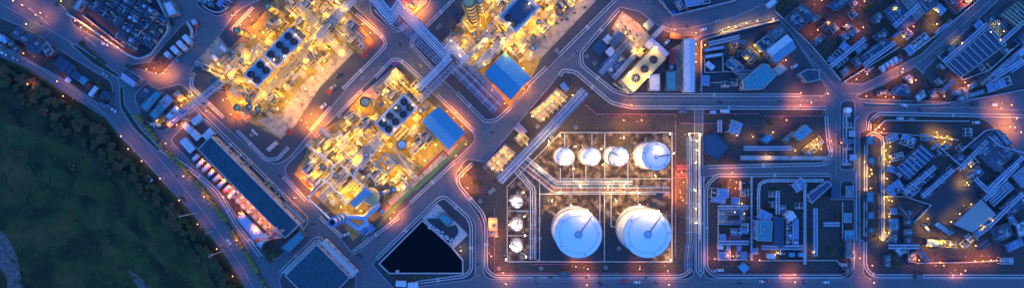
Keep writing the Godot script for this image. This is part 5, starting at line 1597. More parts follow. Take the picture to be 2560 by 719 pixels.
	for i in 64:
		var x; var y
		if i < 22:
			x = 1086 + rnd(-12, 12); y = 533 + rnd(-9, 9)
		else:
			var f = rng.randf()
			x = 1072 + f * 60 + rnd(-6, 6); y = 560 + f * 48 + rnd(-6, 6)
		var d = thing("drum_barrel", "small silver barrel standing loose on the apron by the reservoir", "barrel", P(x, y) + Vector3(0, 0.15, 0), 0.0, "barrels by the reservoir")
		cyl(d, "body", pick(["silver", "pale_blue", "steel"]), Vector3(0, 0.45, 0), 0.42, 0.9)
		cyl(d, "lid", "white", Vector3(0, 0.92, 0), 0.44, 0.06)
	container(1002, 709, 3, 25, 13, 3.0, "roof_white", "white roofed cabin below the reservoir with the trees behind it", "cabin", "cabin")
	container(1032, 713, -5, 25, 13, 3.0, "roof_white", "white roofed cabin below the reservoir beside the kerb bend", "cabin", "cabin")
	# cabins of the works yard west of the lattice bridge end
	container(490, 299, -38, 27, 15, 3.4, "roof_white", "white container beside the lattice bridge foot", "container", "container")
	container(467, 319, 46, 25, 14, 3.2, "roof_white", "upper white container of the pair end to end", "container", "container")
	container(487, 338, 46, 25, 14, 3.2, "roof_white", "lower white container of the pair end to end", "container", "container")
	container(519, 335, -45, 26, 17, 4.0, "roof_white", "white container against the end of the long warehouse", "container", "container")
	container(467, 363, 48, 38, 17, 4.0, "roof_white", "long white container in the corner of the loading yard", "container", "container")

func east_buildings():
	rng.seed = 31
	building("long_shed", "long white roofed shed beside the brick apron", "shed", [[1712, 99], [1712, 228], [1735, 229], [1737, 99]], 7.0, "roof_white", "wall_white", "gable", 0, "", 1.2)
	building("workshop", "lilac metal roofed workshop beside the cooling tower", "workshop", [[1613, 111], [1656, 148], [1671, 135], [1630, 95]], 6.0, "roof_lilac", "wall_cream", "gable", 0, "", 1.2)
	building("store", "white roofed store below the cooling tower", "store", [[1624, 185], [1650, 185], [1650, 226], [1624, 226]], 5.0, "roof_white", "wall_white")
	building("store", "teal roofed store beside the long white shed", "store", [[1666, 178], [1691, 178], [1691, 226], [1666, 226]], 4.0, "roof_teal", "wall_grey")
	container(1694, 91, 4, 34, 11, 3.0, "orange", "container with painted orange lamplight on the brown apron above the long white shed")
	container(1681, 142, 90, 35, 16, 3.4, "roof_red", "rusty red container stack between the teal store and the brown apron")
	plant_block("generator_set", "dark generator set between the red containers and the teal store", "generator", 1680, 168, 22, 14, 0, 2.5, 51, "dark_steel", "roof_deep")
	building("twin_tone_hall", "hall with one white and one blue roof slope by the diagonal road", "hall", [[1940, 156], [1989, 119], [1968, 88], [1919, 127]], 8.0, "roof_blue", "wall_white", "gable", 0, "", 2.0, "roof_white")
	building("grey_hall", "grey flat roofed hall behind the two tone hall", "hall", [[1953, 60], [1967, 80], [1939, 102], [1922, 83]], 7.0, "roof_grey", "wall_grey")
	building("dark_hall", "dark roofed hall with pale parapet lines beside the grey hall", "hall", [[1921, 87], [1936, 105], [1910, 129], [1892, 108]], 6.0, "roof_slate", "wall_white", "bright", 2)
	building("teal_hall", "many sided hall with large teal roof and white eaves", "hall", [[1860, 200], [1907, 160], [1920, 161], [1941, 188], [1908, 222], [1859, 224]], 7.0, "roof_teal", "wall_white", "bright", 0)
	building("cream_store", "cream flat roofed store beside the teal hall", "store", [[1951, 158], [1968, 172], [1948, 188], [1934, 173]], 4.0, "wall_cream", "wall_cream")
	building("hex_hall", "slate roofed six sided hall at the end of the yard", "hall", [[2000, 184], [2019, 173], [2049, 176], [2049, 199], [2019, 206]], 5.0, "roof_slate", "wall_white", "bright", 0)
	plant_block("transformer_yard", "dark lit transformer yard of frames beside the dark hall", "transformer yard", 1877, 138, 34, 30, 42, 3.5, 52, "cream", "dark_steel")
	plant_block("blue_greenhouse", "blue glazed frame house beside the teal hall", "frame house", 1838, 164, 40, 24, 42, 4.0, 53, "pale_blue", "roof_deep")
	plant_block("blue_tank_rack", "blue tank rack in the corner of the walled yard", "tank rack", 1764, 201, 20, 24, 2, 3.5, 54, "pale_blue", "blue_steel")
	var wt = thing("water_tank", "round teal water tank at the tip of the teal hall", "water tank", P(1852, 194) + Vector3(0, 0.14, 0))
	cyl(wt, "shell", "roof_teal", Vector3(0, 2.0, 0), 2.0, 4.0)
	part(wt, "lid", U.dome, "roof_teal", Transform3D(Basis.from_scale(Vector3(2.1, 1.0, 2.1)), Vector3(0, 4.0, 0)))
	cyl(wt, "hatch", "steel", Vector3(0.8, 4.6, 0), 0.4, 0.3)
	building("long_stall", "long pale blue stall roof in the walled yard", "stall", [[1761, 121], [1811, 113], [1812, 122], [1762, 131]], 3.5, "roof_lilac", "wall_grey")
	building("long_stall", "white stall roof below the pale blue stall in the walled yard", "stall", [[1761, 137], [1808, 131], [1809, 140], [1762, 147]], 3.5, "roof_white", "wall_grey")
	container(1776, 164, 40, 22, 12, 3.0, "roof_white", "small white cabin at the corner of the stall court", "cabin", "cabin")
	wall("yard_wall", "pale wall around the yard of the teal hall", "wall", [[1752, 228], [1752, 103, 4], [1766, 97], [1946, 52]], 2.4, 0.4, "wall_white", 12.0)
	wall("yard_wall", "low pale wall around the stall court", "wall", [[1760, 142], [1761, 182], [1824, 180], [1806, 178], [1806, 140]], 1.6, 0.35, "wall_white", 10.0)
	wall("yard_wall", "low pale wall below the blue tank rack", "wall", [[1776, 207], [1836, 206]], 1.4, 0.35, "wall_white", 10.0)
	# yard of blue roofs
	building("blue_canopy", "dark blue five sided canopy beside the upright pipe corridor", "canopy", [[1757, 341], [1790, 333], [1822, 366], [1794, 400], [1760, 378]], 5.0, "roof_deep", "roof_deep")
	building("blue_cabin", "blue roofed cabin by the bushes, without a ramp", "cabin", [[1919, 333], [1935, 344], [1919, 360], [1901, 350]], 4.0, "roof_blue", "wall_grey")
	building("blue_cabin", "larger blue roofed cabin with a cream ramp beside yellow lit pipes", "cabin", [[1985, 337], [2015, 312], [2031, 326], [2002, 352]], 5.0, "roof_sky", "wall_cream", "flat", 1)
	plant_block("loading_ramp", "cream framed loading ramp at the blue cabin", "ramp", 1974, 342, 34, 10, -40, 2.5, 55, "cream", "pale_blue")
	plant_block("pipe_plot", "yellow lit plot of criss crossed pipes below the blue cabin", "pipe plot", 2036, 366, 54, 24, -38, 1.8, 56, "cream", "brown")
	plant_block("angular_frame", "angular blue frame with white canopy beside the red pipe", "frame", 1840, 319, 26, 30, 20, 6.0, 57, "white", "blue_steel")
	building("service_trench", "long pale concrete trench cover below the blue cabins", "trench cover", [[1853, 389], [2070, 391], [2070, 399], [1853, 399]], 0.6, "concrete", "concrete")
	wall("lit_frame", "yellow lit concrete frame at the head of the upright pipe corridor", "frame", [[1722, 333], [1754, 333], [1750, 350], [1727, 350]], 1.6, 0.6, "concrete", 0.0, true)
	container(1785, 280, 0, 12, 7, 2.6, "pale_blue", "small pale blue box by the kerb beside the fire main", "cabin", "cabin")
	container(1814, 278, 3, 20, 7, 2.6, "roof_white", "long white box by the kerb beside the fire main", "cabin", "cabin")
	container(1708, 279, 0, 18, 7, 2.6, "roof_grey", "grey box by the kerb at the top of the corridor", "cabin", "cabin")
	# cabinet yard
	var G = "blue ribbed equipment roof "
	for q in [[1801, 482, 42, 22, 3, "trapezoid, below the orange lit bushes"], [1797, 500, 34, 12, 8, "narrow, just below the trapezoid one"], [1840, 503, 19, 18, 2, "square, beside the sand pad"], [1809, 535, 20, 15, 1, "upper of the pair by the pale wall"], [1809, 553, 20, 15, 1, "lower of the pair by the pale wall"], [1863, 570, 18, 26, 4, "tall, beside the pipe pair"], [1842, 580, 24, 15, 0, "flat, touching the tall one"], [1812, 639, 30, 18, 2, "lower row, beside the bright lamp"], [1855, 639, 26, 18, 2, "lower row, beside the pipe pair"], [1822, 620, 9, 13, 0, "tiny, above the lower row"], [1849, 620, 9, 11, 0, "tiny, above the lower row by the cream box"], [1888, 627, 15, 13, 0, "gabled, between the pipe pairs"], [1957, 521, 17, 16, 0, "square, above the white diamond roof"], [1808, 594, 14, 16, 0, "small, beside the red frame"]]:
		plant_block("equipment_cabinet", G + q[5], "equipment cabinet", q[0], q[1], q[2], q[3], q[4], 3.6, int(q[0]), "pale_blue", "blue_steel")
	container(1861, 669, 45, 19, 18, 3.0, "roof_sky", "blue diamond turned cabin beside the roadside fire main", "cabin", "cabin")
	container(1803, 618, 0, 12, 10, 2.6, "roof_white", "small white box in the cabinet yard", "cabin", "cabin")
	plant_block("red_frame", "red brown pipe frame among the blue cabinets", "frame", 1836, 600, 32, 16, 0, 3.0, 58, "pink_pipe", "roof_red")
	building("process_hall", "blue process hall with pale roof beams and teal panel", "process hall", [[1893, 551], [1931, 553], [1929, 602], [1893, 600]], 9.0, "roof_teal", "blue_steel", "bright", 1)
	plant_block("roof_frame", "pale blue frame of ducts beside the process hall", "frame", 1900, 575, 14, 44, 2, 8.0, 59, "white", "blue_steel")
	plant_block("roof_frame", "blue framed head house above the process hall", "frame", 1914, 540, 30, 22, 25, 8.0, 60, "pale_blue", "blue_steel")
	plant_block("pipe_block", "blue block of dense pipes beside the white diamond roof", "pipe block", 1983, 580, 28, 66, 0, 7.0, 61, "pale_blue", "blue_steel")
	building("dark_hall", "dark navy slope roofed hall between the process hall and the pipe block", "hall", [[1936, 540], [1960, 545], [1958, 616], [1936, 612]], 5.0, "roof_deep", "wall_grey")
	container(1979, 540, -35, 20, 17, 8.0, "roof_white", "white diamond roofed penthouse on the blue pipe block", "penthouse", "penthouse")
	plant_block("angular_frame", "angular blue gatehouse at the bend of the pale pipes", "frame", 2000, 462, 30, 22, -38, 5.0, 62, "white", "blue_steel")
	building("lean_to", "blue lattice lean-to roof sloping to the short road", "lean-to", [[2020, 488], [2070, 452], [2080, 462], [2030, 507]], 4.0, "roof_deep", "pale_blue", "bright")
	container(2090, 478, 90, 30, 20, 3.0, "roof_deep", "navy cabin at the end of the short road", "cabin", "cabin")
	container(1930, 640, 2, 18, 12, 3.0, "roof_white", "white cabin below the process hall", "cabin", "cabin")
	container(1981, 636, 0, 12, 9, 2.6, "roof_sky", "small blue cabin below the pipe block", "cabin", "cabin")
	container(2004, 636, 0, 11, 9, 2.6, "roof_sky", "small blue cabin beside the long pale pipe pair", "cabin", "cabin")
	wall("yard_wall", "pale wall across the road side of the blue cabinet yard", "wall", [[1900, 650], [2090, 649], [2112, 674, 4], [2126, 672]], 1.6, 0.35, "wall_white", 12.0)
	wall("yard_wall", "pale wall around the blue cabinets", "wall", [[1795, 524], [1795, 648], [1868, 648]], 1.4, 0.35, "wall_white", 12.0)
	# narrow islands
	var dt = thing("domed_tank", "white domed tank at the head of the narrow island", "tank", P(2116, 276) + Vector3(0, 0.14, 0))
	cyl(dt, "shell", "tank_white", Vector3(0, 1.6, 0), 1.9, 3.2)
	part(dt, "dome", U.dome, "tank_white", Transform3D(Basis.from_scale(Vector3(1.9, 1.9, 1.9)), Vector3(0, 3.2, 0)))
	box(dt, "porch", "wall_white", Vector3(0, 1.2, 3.0), Vector3(3.4, 2.4, 2.2))
	for q in [[2132, 334, "white, halfway down"], [2134, 394, "pale, at the lower end of"]]:
		plant_block("equipment_cabinet", "small equipment cabin, " + q[2] + " the narrow island", "equipment cabinet", q[0], q[1], 14, 14, 0, 3.0, int(q[1]), "white", "pale_blue")
	for q in [[2125, 478, 17, 25, "by the short road end"], [2120, 544, 17, 22, "second below the short road"], [2125, 588, 22, 24, "above the lit lamp post"], [2127, 638, 20, 13, "with lamps beside it at the road bend"]]:
		building("blue_cabin", "blue roofed cabin on the roadside strip, " + q[4], "cabin", [[q[0] - q[2] * 0.5, q[1] - q[3] * 0.5], [q[0] + q[2] * 0.5, q[1] - q[3] * 0.5], [q[0] + q[2] * 0.5, q[1] + q[3] * 0.5], [q[0] - q[2] * 0.5, q[1] + q[3] * 0.5]], 3.2, "roof_blue", "wall_grey", "bright", 1)
	for q in [[2177, 351, 19, 21, "at its rounded head"], [2180, 401, 18, 16, "above the bright bushes"], [2177, 492, 18, 25, "below the bright bushes"], [2179, 538, 18, 17, "with a pale unit, near its lower end"], [2180, 575, 15, 10, "low, at its lower end"]]:
		building("blue_cabin", "blue roofed cabin on the railed strip, " + q[4], "cabin", [[q[0] - q[2] * 0.5, q[1] - q[3] * 0.5], [q[0] + q[2] * 0.5, q[1] - q[3] * 0.5], [q[0] + q[2] * 0.5, q[1] + q[3] * 0.5], [q[0] - q[2] * 0.5, q[1] + q[3] * 0.5]], 3.2, "roof_blue", "wall_grey", "flat", 1)
	# clustered blue roofs
	var big = [[[[2305, 361], [2337, 388], [2272, 449], [2241, 421]], 9.0, "roof_deep", "great striped blue hall with a pink lit gable", 7],
		[[[2319, 421], [2338, 436], [2274, 492], [2250, 478]], 7.0, "roof_slate", "slate blue hall along the great striped hall", 4],
		[[[2363, 427], [2381, 439], [2348, 471], [2331, 461]], 6.0, "roof_deep", "small navy hall at the edge of the gravel lot", 3],
		[[[2319, 466], [2338, 480], [2318, 498], [2302, 480]], 5.0, "roof_slate", "low slate hall at the corner of the gravel lot", 0],
		[[[2428, 368], [2458, 346], [2490, 376], [2460, 400]], 7.0, "roof_deep", "first quarter of the divided navy roof beside the bent duct", 2],
		[[[2460, 344], [2488, 326], [2518, 364], [2492, 374]], 7.0, "roof_deep", "second quarter of the divided navy roof under the crossing duct", 2],
		[[[2492, 378], [2520, 366], [2542, 378], [2518, 404]], 7.0, "roof_deep", "third quarter of the divided navy roof beside the orange lit road", 2],
		[[[2462, 402], [2490, 380], [2516, 406], [2494, 428]], 7.0, "roof_deep", "last quarter of the divided navy roof beside the lamp lit skid", 2],
		[[[2487, 325], [2498, 323], [2530, 356], [2519, 365]], 8.0, "roof_blue", "bright blue lean-to shed beside the orange lit road", 0],
		[[[2383, 398], [2402, 380], [2424, 400], [2405, 420]], 6.0, "roof_deep", "navy hall where the insulated ducts meet", 2],
		[[[2453, 497], [2490, 536], [2432, 580], [2384, 560]], 6.0, "roof_grey", "ribbed grey roof of many slats beside the gravel lot", 24],
		[[[2462, 488], [2516, 446], [2536, 470], [2486, 516]], 8.0, "roof_slate", "long slate hall beside the ribbed grey roof", 5],
		[[[2500, 520], [2536, 488], [2562, 514], [2528, 540]], 7.0, "roof_deep", "navy hall beside the long slate hall", 3],
		[[[2530, 440], [2575, 402], [2600, 430], [2556, 470]], 9.0, "roof_deep", "dark pipe striped hall at the end of the slate hall", 8],
		[[[2478, 572], [2524, 556], [2532, 586], [2492, 606]], 6.0, "roof_slate", "slate workshop roof with a lit skylight strip", 2],
		[[[2519, 540], [2534, 536], [2544, 556], [2528, 562]], 6.0, "roof_sky", "pale blue square roof beside the workshop", 0],
		[[[2540, 560], [2570, 548], [2580, 582], [2548, 594]], 7.0, "roof_white", "white flat roof beside the workshop", 0],
		[[[2335, 562], [2346, 552], [2386, 582], [2374, 590]], 4.0, "roof_white", "long white roof beside the gravel lot corner", 0],
		[[[2223, 545], [2248, 545], [2248, 576], [2223, 576]], 4.0, "roof_blue", "blue hall beside the lit bushes above the folded white roof", 2],
		[[[2225, 578], [2243, 578], [2243, 606], [2225, 606]], 3.5, "roof_slate", "slate shed below the blue hall", 2],
		[[[2261, 526], [2281, 526], [2281, 562], [2261, 562]], 4.0, "roof_deep", "navy shed beside the dark open lot", 2],
		[[[2260, 573], [2280, 573], [2280, 590], [2260, 590]], 3.5, "roof_slate", "small slate shed below the navy shed", 1],
		[[[2263, 594], [2280, 594], [2280, 611], [2263, 611]], 3.0, "roof_deep", "smallest navy shed above the folded white roof", 0],
		[[[2236, 623], [2263, 612], [2276, 621], [2251, 641]], 6.0, "roof_white", "folded white roof above the straight road wall", 0],
		[[[2271, 632], [2291, 630], [2291, 655], [2271, 655]], 5.0, "roof_deep", "navy annex beside the folded white roof", 0],
		[[[2211, 638], [2226, 636], [2226, 666], [2213, 664]], 4.0, "roof_grey", "grey annex beside the folded white roof and the round bush", 0]]
	for b in big:
		var o = building("works_hall", b[3], "hall", b[0], b[1] * 0.5, b[2], "wall_grey", "flat", 0)
		if b[0].size() == 4:
			var c = Vector3(o.position.x, 0, o.position.z)
			var pts = PackedVector2Array()
			for p in b[0]:
				var v = P(p[0], p[1], b[1] * 0.5) - c
				pts.append(Vector2(v.x, v.z))
			var q = pts if b[4] > 8 else PackedVector2Array([pts[1], pts[2], pts[3], pts[0]])
			if b[4] >= 4: gantry_roof(o, q, b[1] * 0.5 + 0.5, b[4], "steel" if b[4] > 8 else "pale_blue")
			if b[4] < 10: roof_lines(o, pts, b[1] * 0.5, 7)
	var E = "steel equipment block "
	for q in [[2232, 345, 28, 16, -20, "with a white hood below the long lit wall", "white"], [2272, 352, 34, 24, 20, "of round tanks below the long lit wall", "white"], [2320, 344, 30, 14, 10, "beside the bright lit bushes", "pale_blue"], [2246, 392, 30, 16, -15, "with a white lid beside two lamps", "white"], [2236, 424, 30, 14, 20, "at the foot of the great striped hall", "pale_blue"], [2240, 470, 40, 26, -35, "with a blue lattice top by the brightest lamp", "pale_blue"], [2290, 478, 30, 10, -40, "between the two long halls", "pale_blue"], [2440, 434, 36, 22, -35, "lit orange at the edge of the gravel lot", "steel"], [2424, 330, 16, 18, 0, "with a white dome on the open asphalt", "white"], [2480, 470, 34, 14, -40, "of cream drums at the long slate hall", "cream"], [2512, 590, 34, 14, -25, "of yellow lit racks beside the workshop", "cream"], [2540, 612, 40, 18, -25, "of blue tanks below the workshop", "pale_blue"], [2460, 575, 40, 14, -35, "beside the lit edge of the ribbed roof", "pale_blue"], [2550, 500, 30, 24, -40, "above the white flat roof", "pale_blue"], [2356, 608, 72, 16, 4, "of yellow lit criss crossed pipes", "cream"], [2520, 652, 30, 14, 0, "of white boxes at the end of the straight road wall", "white"], [2236, 528, 16, 14, 0, "with a pale hatch above the blue hall", "white"]]:
		plant_block("equipment_block", E + q[5], "equipment block", q[0], q[1], q[2], q[3], q[4], 3.0, int(q[0] + q[1]), q[6], "blue_steel")
	wall("yard_wall", "pale wall turning a corner above the lit bushes", "wall", [[2182, 326], [2210, 301], [2420, 303]], 2.0, 0.4, "wall_white", 12.0)
	wall("yard_wall", "long lit wall beside the round tanks", "wall", [[2186, 332], [2250, 334], [2330, 342], [2395, 350]], 1.6, 0.35, "wall_white", 12.0)
	wall("yard_wall", "pale wall beside the straight road lamps", "wall", [[2290, 656], [2420, 654], [2500, 650]], 1.8, 0.35, "wall_white", 12.0)
	wall("yard_wall", "pale wall around the dark open lot", "wall", [[2206, 490], [2260, 490], [2326, 512], [2282, 556]], 1.6, 0.35, "wall_white", 12.0)
	wall("yard_wall", "pale wall along the curving avenue", "wall", [[2160, 258], [2290, 262], [2350, 260], [2480, 240, 20], [2570, 222]], 1.4, 0.35, "wall_white", 14.0)

func north_east():
	rng.seed = 41
	var R = [[[[1990, 22], [2022, 53], [1997, 75], [1963, 44]], 6.0, "roof_slate", "dark hall with pale cross parapets at the head of the diagonal road", 0],
		[[[2004, 10], [2036, 36], [2024, 50], [1992, 20]], 5.0, "roof_deep", "navy lean-to beside the dark hall with cross parapets", 0],
		[[[2026, 45], [2044, 36], [2050, 46], [2030, 58]], 5.0, "roof_deep", "small navy hall touching the cross parapet hall", 1],
		[[[2068, 14], [2110, -12], [2130, 2], [2090, 28]], 6.0, "roof_deep", "navy hall beside the bright lamp and the brown yard", 2],
		[[[2029, 106], [2055, 81], [2065, 92], [2041, 116]], 5.0, "roof_slate", "narrow slate hall on the kerb of the diagonal road", 2],
		[[[2122, 56], [2134, 65], [2121, 78], [2108, 67]], 5.0, "roof_deep", "upper navy box roof of the stepped cluster", 0],
		[[[2099, 86], [2112, 78], [2124, 96], [2112, 105]], 5.0, "roof_deep", "lower navy box roof of the stepped cluster", 0],
		[[[2135, 68], [2147, 80], [2131, 94], [2119, 82]], 6.0, "roof_grey", "grey box roof of the stepped cluster", 0],
		[[[2069, 146], [2097, 121], [2124, 147], [2094, 172]], 4.5, "roof_slate", "low slate compound with pale parapets by the diagonal road", 4],
		[[[2134, 121], [2158, 101], [2171, 113], [2147, 137]], 6.0, "roof_blue", "blue roof hall in the middle of the brown yard", 1],
		[[[2152, 140], [2213, 95], [2235, 112], [2168, 161]], 7.0, "roof_deep", "long navy roof hall along the pale wall", 0],
		[[[2128, 150], [2145, 138], [2160, 158], [2142, 172]], 4.5, "roof_slate", "slate shed between the compound and the long navy roof", 2],
		[[[2100, 178], [2116, 168], [2124, 182], [2110, 194]], 4.0, "roof_deep", "small navy shed in the corner by the pale wall", 0],
		[[[2210, 28], [2246, 2], [2288, 58], [2250, 78]], 7.0, "roof_deep", "large navy hall with a row of white roof units", 3],
		[[[2250, 0], [2282, -20], [2312, 34], [2290, 54]], 6.0, "roof_slate", "slate hall with cross bars beside the large navy hall", 6],
		[[[2284, 12], [2330, -30], [2348, 10], [2312, 36]], 6.0, "roof_navy", "plain dark roof hall beside the slate hall with cross bars", 0],
		[[[2178, 46], [2200, 30], [2212, 42], [2190, 60]], 5.0, "roof_deep", "small navy hall beside the dark tree", 1],
		[[[2182, 92], [2212, 72], [2222, 84], [2196, 104]], 5.0, "roof_slate", "slate lean-to at the head of the long navy roof", 0],
		[[[2358, -4], [2392, 36], [2440, -2], [2420, -20]], 6.0, "roof_red", "dark red roofed hall on the corner by the wide road", 0],
		[[[2367, 161], [2475, 68], [2517, 111], [2403, 194]], 8.0, "roof_deep", "great finned hall with nine pale roof beams", 9],
		[[[2500, 38], [2548, 3], [2600, 50], [2542, 68]], 8.0, "roof_deep", "second finned hall at the edge with painted yellow lamplight on its beams", 6],
		[[[2470, 190], [2562, 112], [2580, 126], [2476, 200]], 4.0, "roof_lilac", "long lilac strip roof below the great finned hall", 0],
		[[[2370, 119], [2386, 110], [2394, 128], [2376, 138]], 4.0, "roof_blue", "small blue cabin beside the great finned hall", 1],
		[[[2460, 48], [2490, 24], [2528, 68], [2500, 94]], 3.0, "roof_navy", "low plain navy roof between the two finned halls", 0],
		[[[2222, 236], [2250, 210], [2276, 210], [2276, 240]], 5.0, "roof_deep", "dark wedge roofed hall by the curving avenue", 0],
		[[[2261, 195], [2274, 184], [2288, 198], [2274, 210]], 5.0, "roof_white", "white roof cube with dark corner beside the wedge roofed hall", 0],
		[[[2195, 227], [2220, 225], [2221, 237], [2196, 239]], 4.0, "roof_slate", "small slate house beside the wedge roofed hall", 1],
		[[[2288, 240], [2310, 222], [2318, 240], [2296, 256]], 5.0, "roof_white", "white house on the bend of the curving avenue", 0],
		[[[2322, 228], [2340, 222], [2348, 240], [2328, 248]], 4.0, "roof_deep", "navy house with pale parapet on the bend", 0],
		[[[2378, 224], [2420, 216], [2422, 234], [2382, 240]], 5.0, "roof_grey", "grey and white house by the yellow lamps", 2],
		[[[2394, 243], [2462, 222], [2464, 232], [2398, 255]], 4.0, "roof_sky", "long pale blue canopy along the curving avenue", 5]]
	for b in R:
		var o = building("hall", b[3], "hall", b[0], b[1] * 0.5, b[2], "wall_grey", "bright" if b[4] == 9 else "flat", 0)
		if b[0].size() == 4:
			var c = Vector3(o.position.x, 0, o.position.z)
			var pts = PackedVector2Array()
			for p in b[0]:
				var v = P(p[0], p[1], b[1] * 0.5) - c
				pts.append(Vector2(v.x, v.z))
			if b[4] >= 4: gantry_roof(o, pts, b[1] * 0.5 + 0.5, b[4], "cream" if b[3].contains("yellow") else "wall_white")  # cream beams carry yellow lamplight in their colour
			if b[4] < 9: roof_lines(o, pts, b[1] * 0.5, 6)
	var E = "steel equipment block "
	for q in [[2268, 82, 26, 20, 40, "with white units by the yellow lamp", "white"], [2296, 110, 64, 22, -38, "strung along the wide road kerb", "white"], [2352, 22, 26, 18, 40, "beside the red roofed hall", "white"], [2362, 68, 50, 8, -40, "in a thin row beside the wide road", "pale_blue"], [2500, 210, 60, 22, -20, "of white tanks above the curving avenue", "white"], [2545, 162, 40, 18, -35, "beside the lilac strip roof", "pale_blue"], [2115, 118, 24, 18, 40, "in the middle of the slate compound", "pale_blue"], [2082, 152, 18, 12, 40, "on the kerb corner of the slate compound", "pale_blue"], [1745, 4, 60, 16, -10, "of white tanks in the walled pool yard", "white"], [1700, 12, 24, 14, 60, "with red bins in the walled pool yard", "pale_blue"], [2450, 62, 20, 16, -40, "at the upper corner of the great finned hall", "pale_blue"], [2432, 214, 20, 12, -30, "with a cream frame below the finned hall", "cream"]]:
		plant_block("equipment_block", E + q[5], "equipment block", q[0], q[1], q[2], q[3], q[4], 3.0, int(q[0] + q[1]), q[6], "blue_steel")
	wall("yard_wall", "dark wall around the yard with the pool", "wall", [[1628, -20], [1680, 40], [1836, 3], [1850, -20]], 2.2, 0.5, "wall_grey", 14.0)
	wall("yard_wall", "long pale wall below the navy roof hall", "wall", [[2106, 206], [2246, 118]], 2.0, 0.45, "wall_white", 12.0)
	wall("yard_wall", "pale wall along the diagonal road", "wall", [[1938, 30], [2030, 118], [2100, 200]], 1.6, 0.4, "wall_white", 14.0)
	wall("yard_wall", "pale wall along the wide road", "wall", [[2280, 130], [2340, 88], [2470, -20]], 1.6, 0.4, "wall_white", 14.0)
	wall("yard_wall", "long grey wall below the great finned hall", "wall", [[2340, 140], [2405, 200], [2470, 176], [2562, 94]], 2.0, 0.5, "wall_grey", 14.0)
	wall("planter_wall", "pale yellow lit planter wall along the boulevard", "wall", [[1798, 76, 3], [1840, 64], [1906, 43], [1800, 84, 3], [1948, 50]], 1.0, 0.5, "wall_cream", 0.0)
	pad("swimming_pool", [[1672, 32], [1676, 27], [1692, 28], [1688, 35], [1678, 37]], "pool", 0.16)
	for q in [[1718, 22, "red bin by the dark wall of the pool yard"], [1655, 8, "red bin alone in the middle of the pool yard"]]:
		container(q[0], q[1], 20, 8, 5, 1.6, "red_steel", q[2], "skip_bin", "bin")
	container(1930, 8, -42, 22, 12, 3.0, "roof_white", "white kiosk beside the hedge at the head of the diagonal road", "kiosk", "kiosk")
	for i in 5:
		truck(2208 + i * 10.6, 172 - i * 6.8, 58, "roof_white" if i < 4 else "roof_red", "white lorry in the row parked below the long wall" if i < 4 else "red lorry at the end of the row below the long wall", "lorries below the long wall", 4.6, 2.4, "lorry")

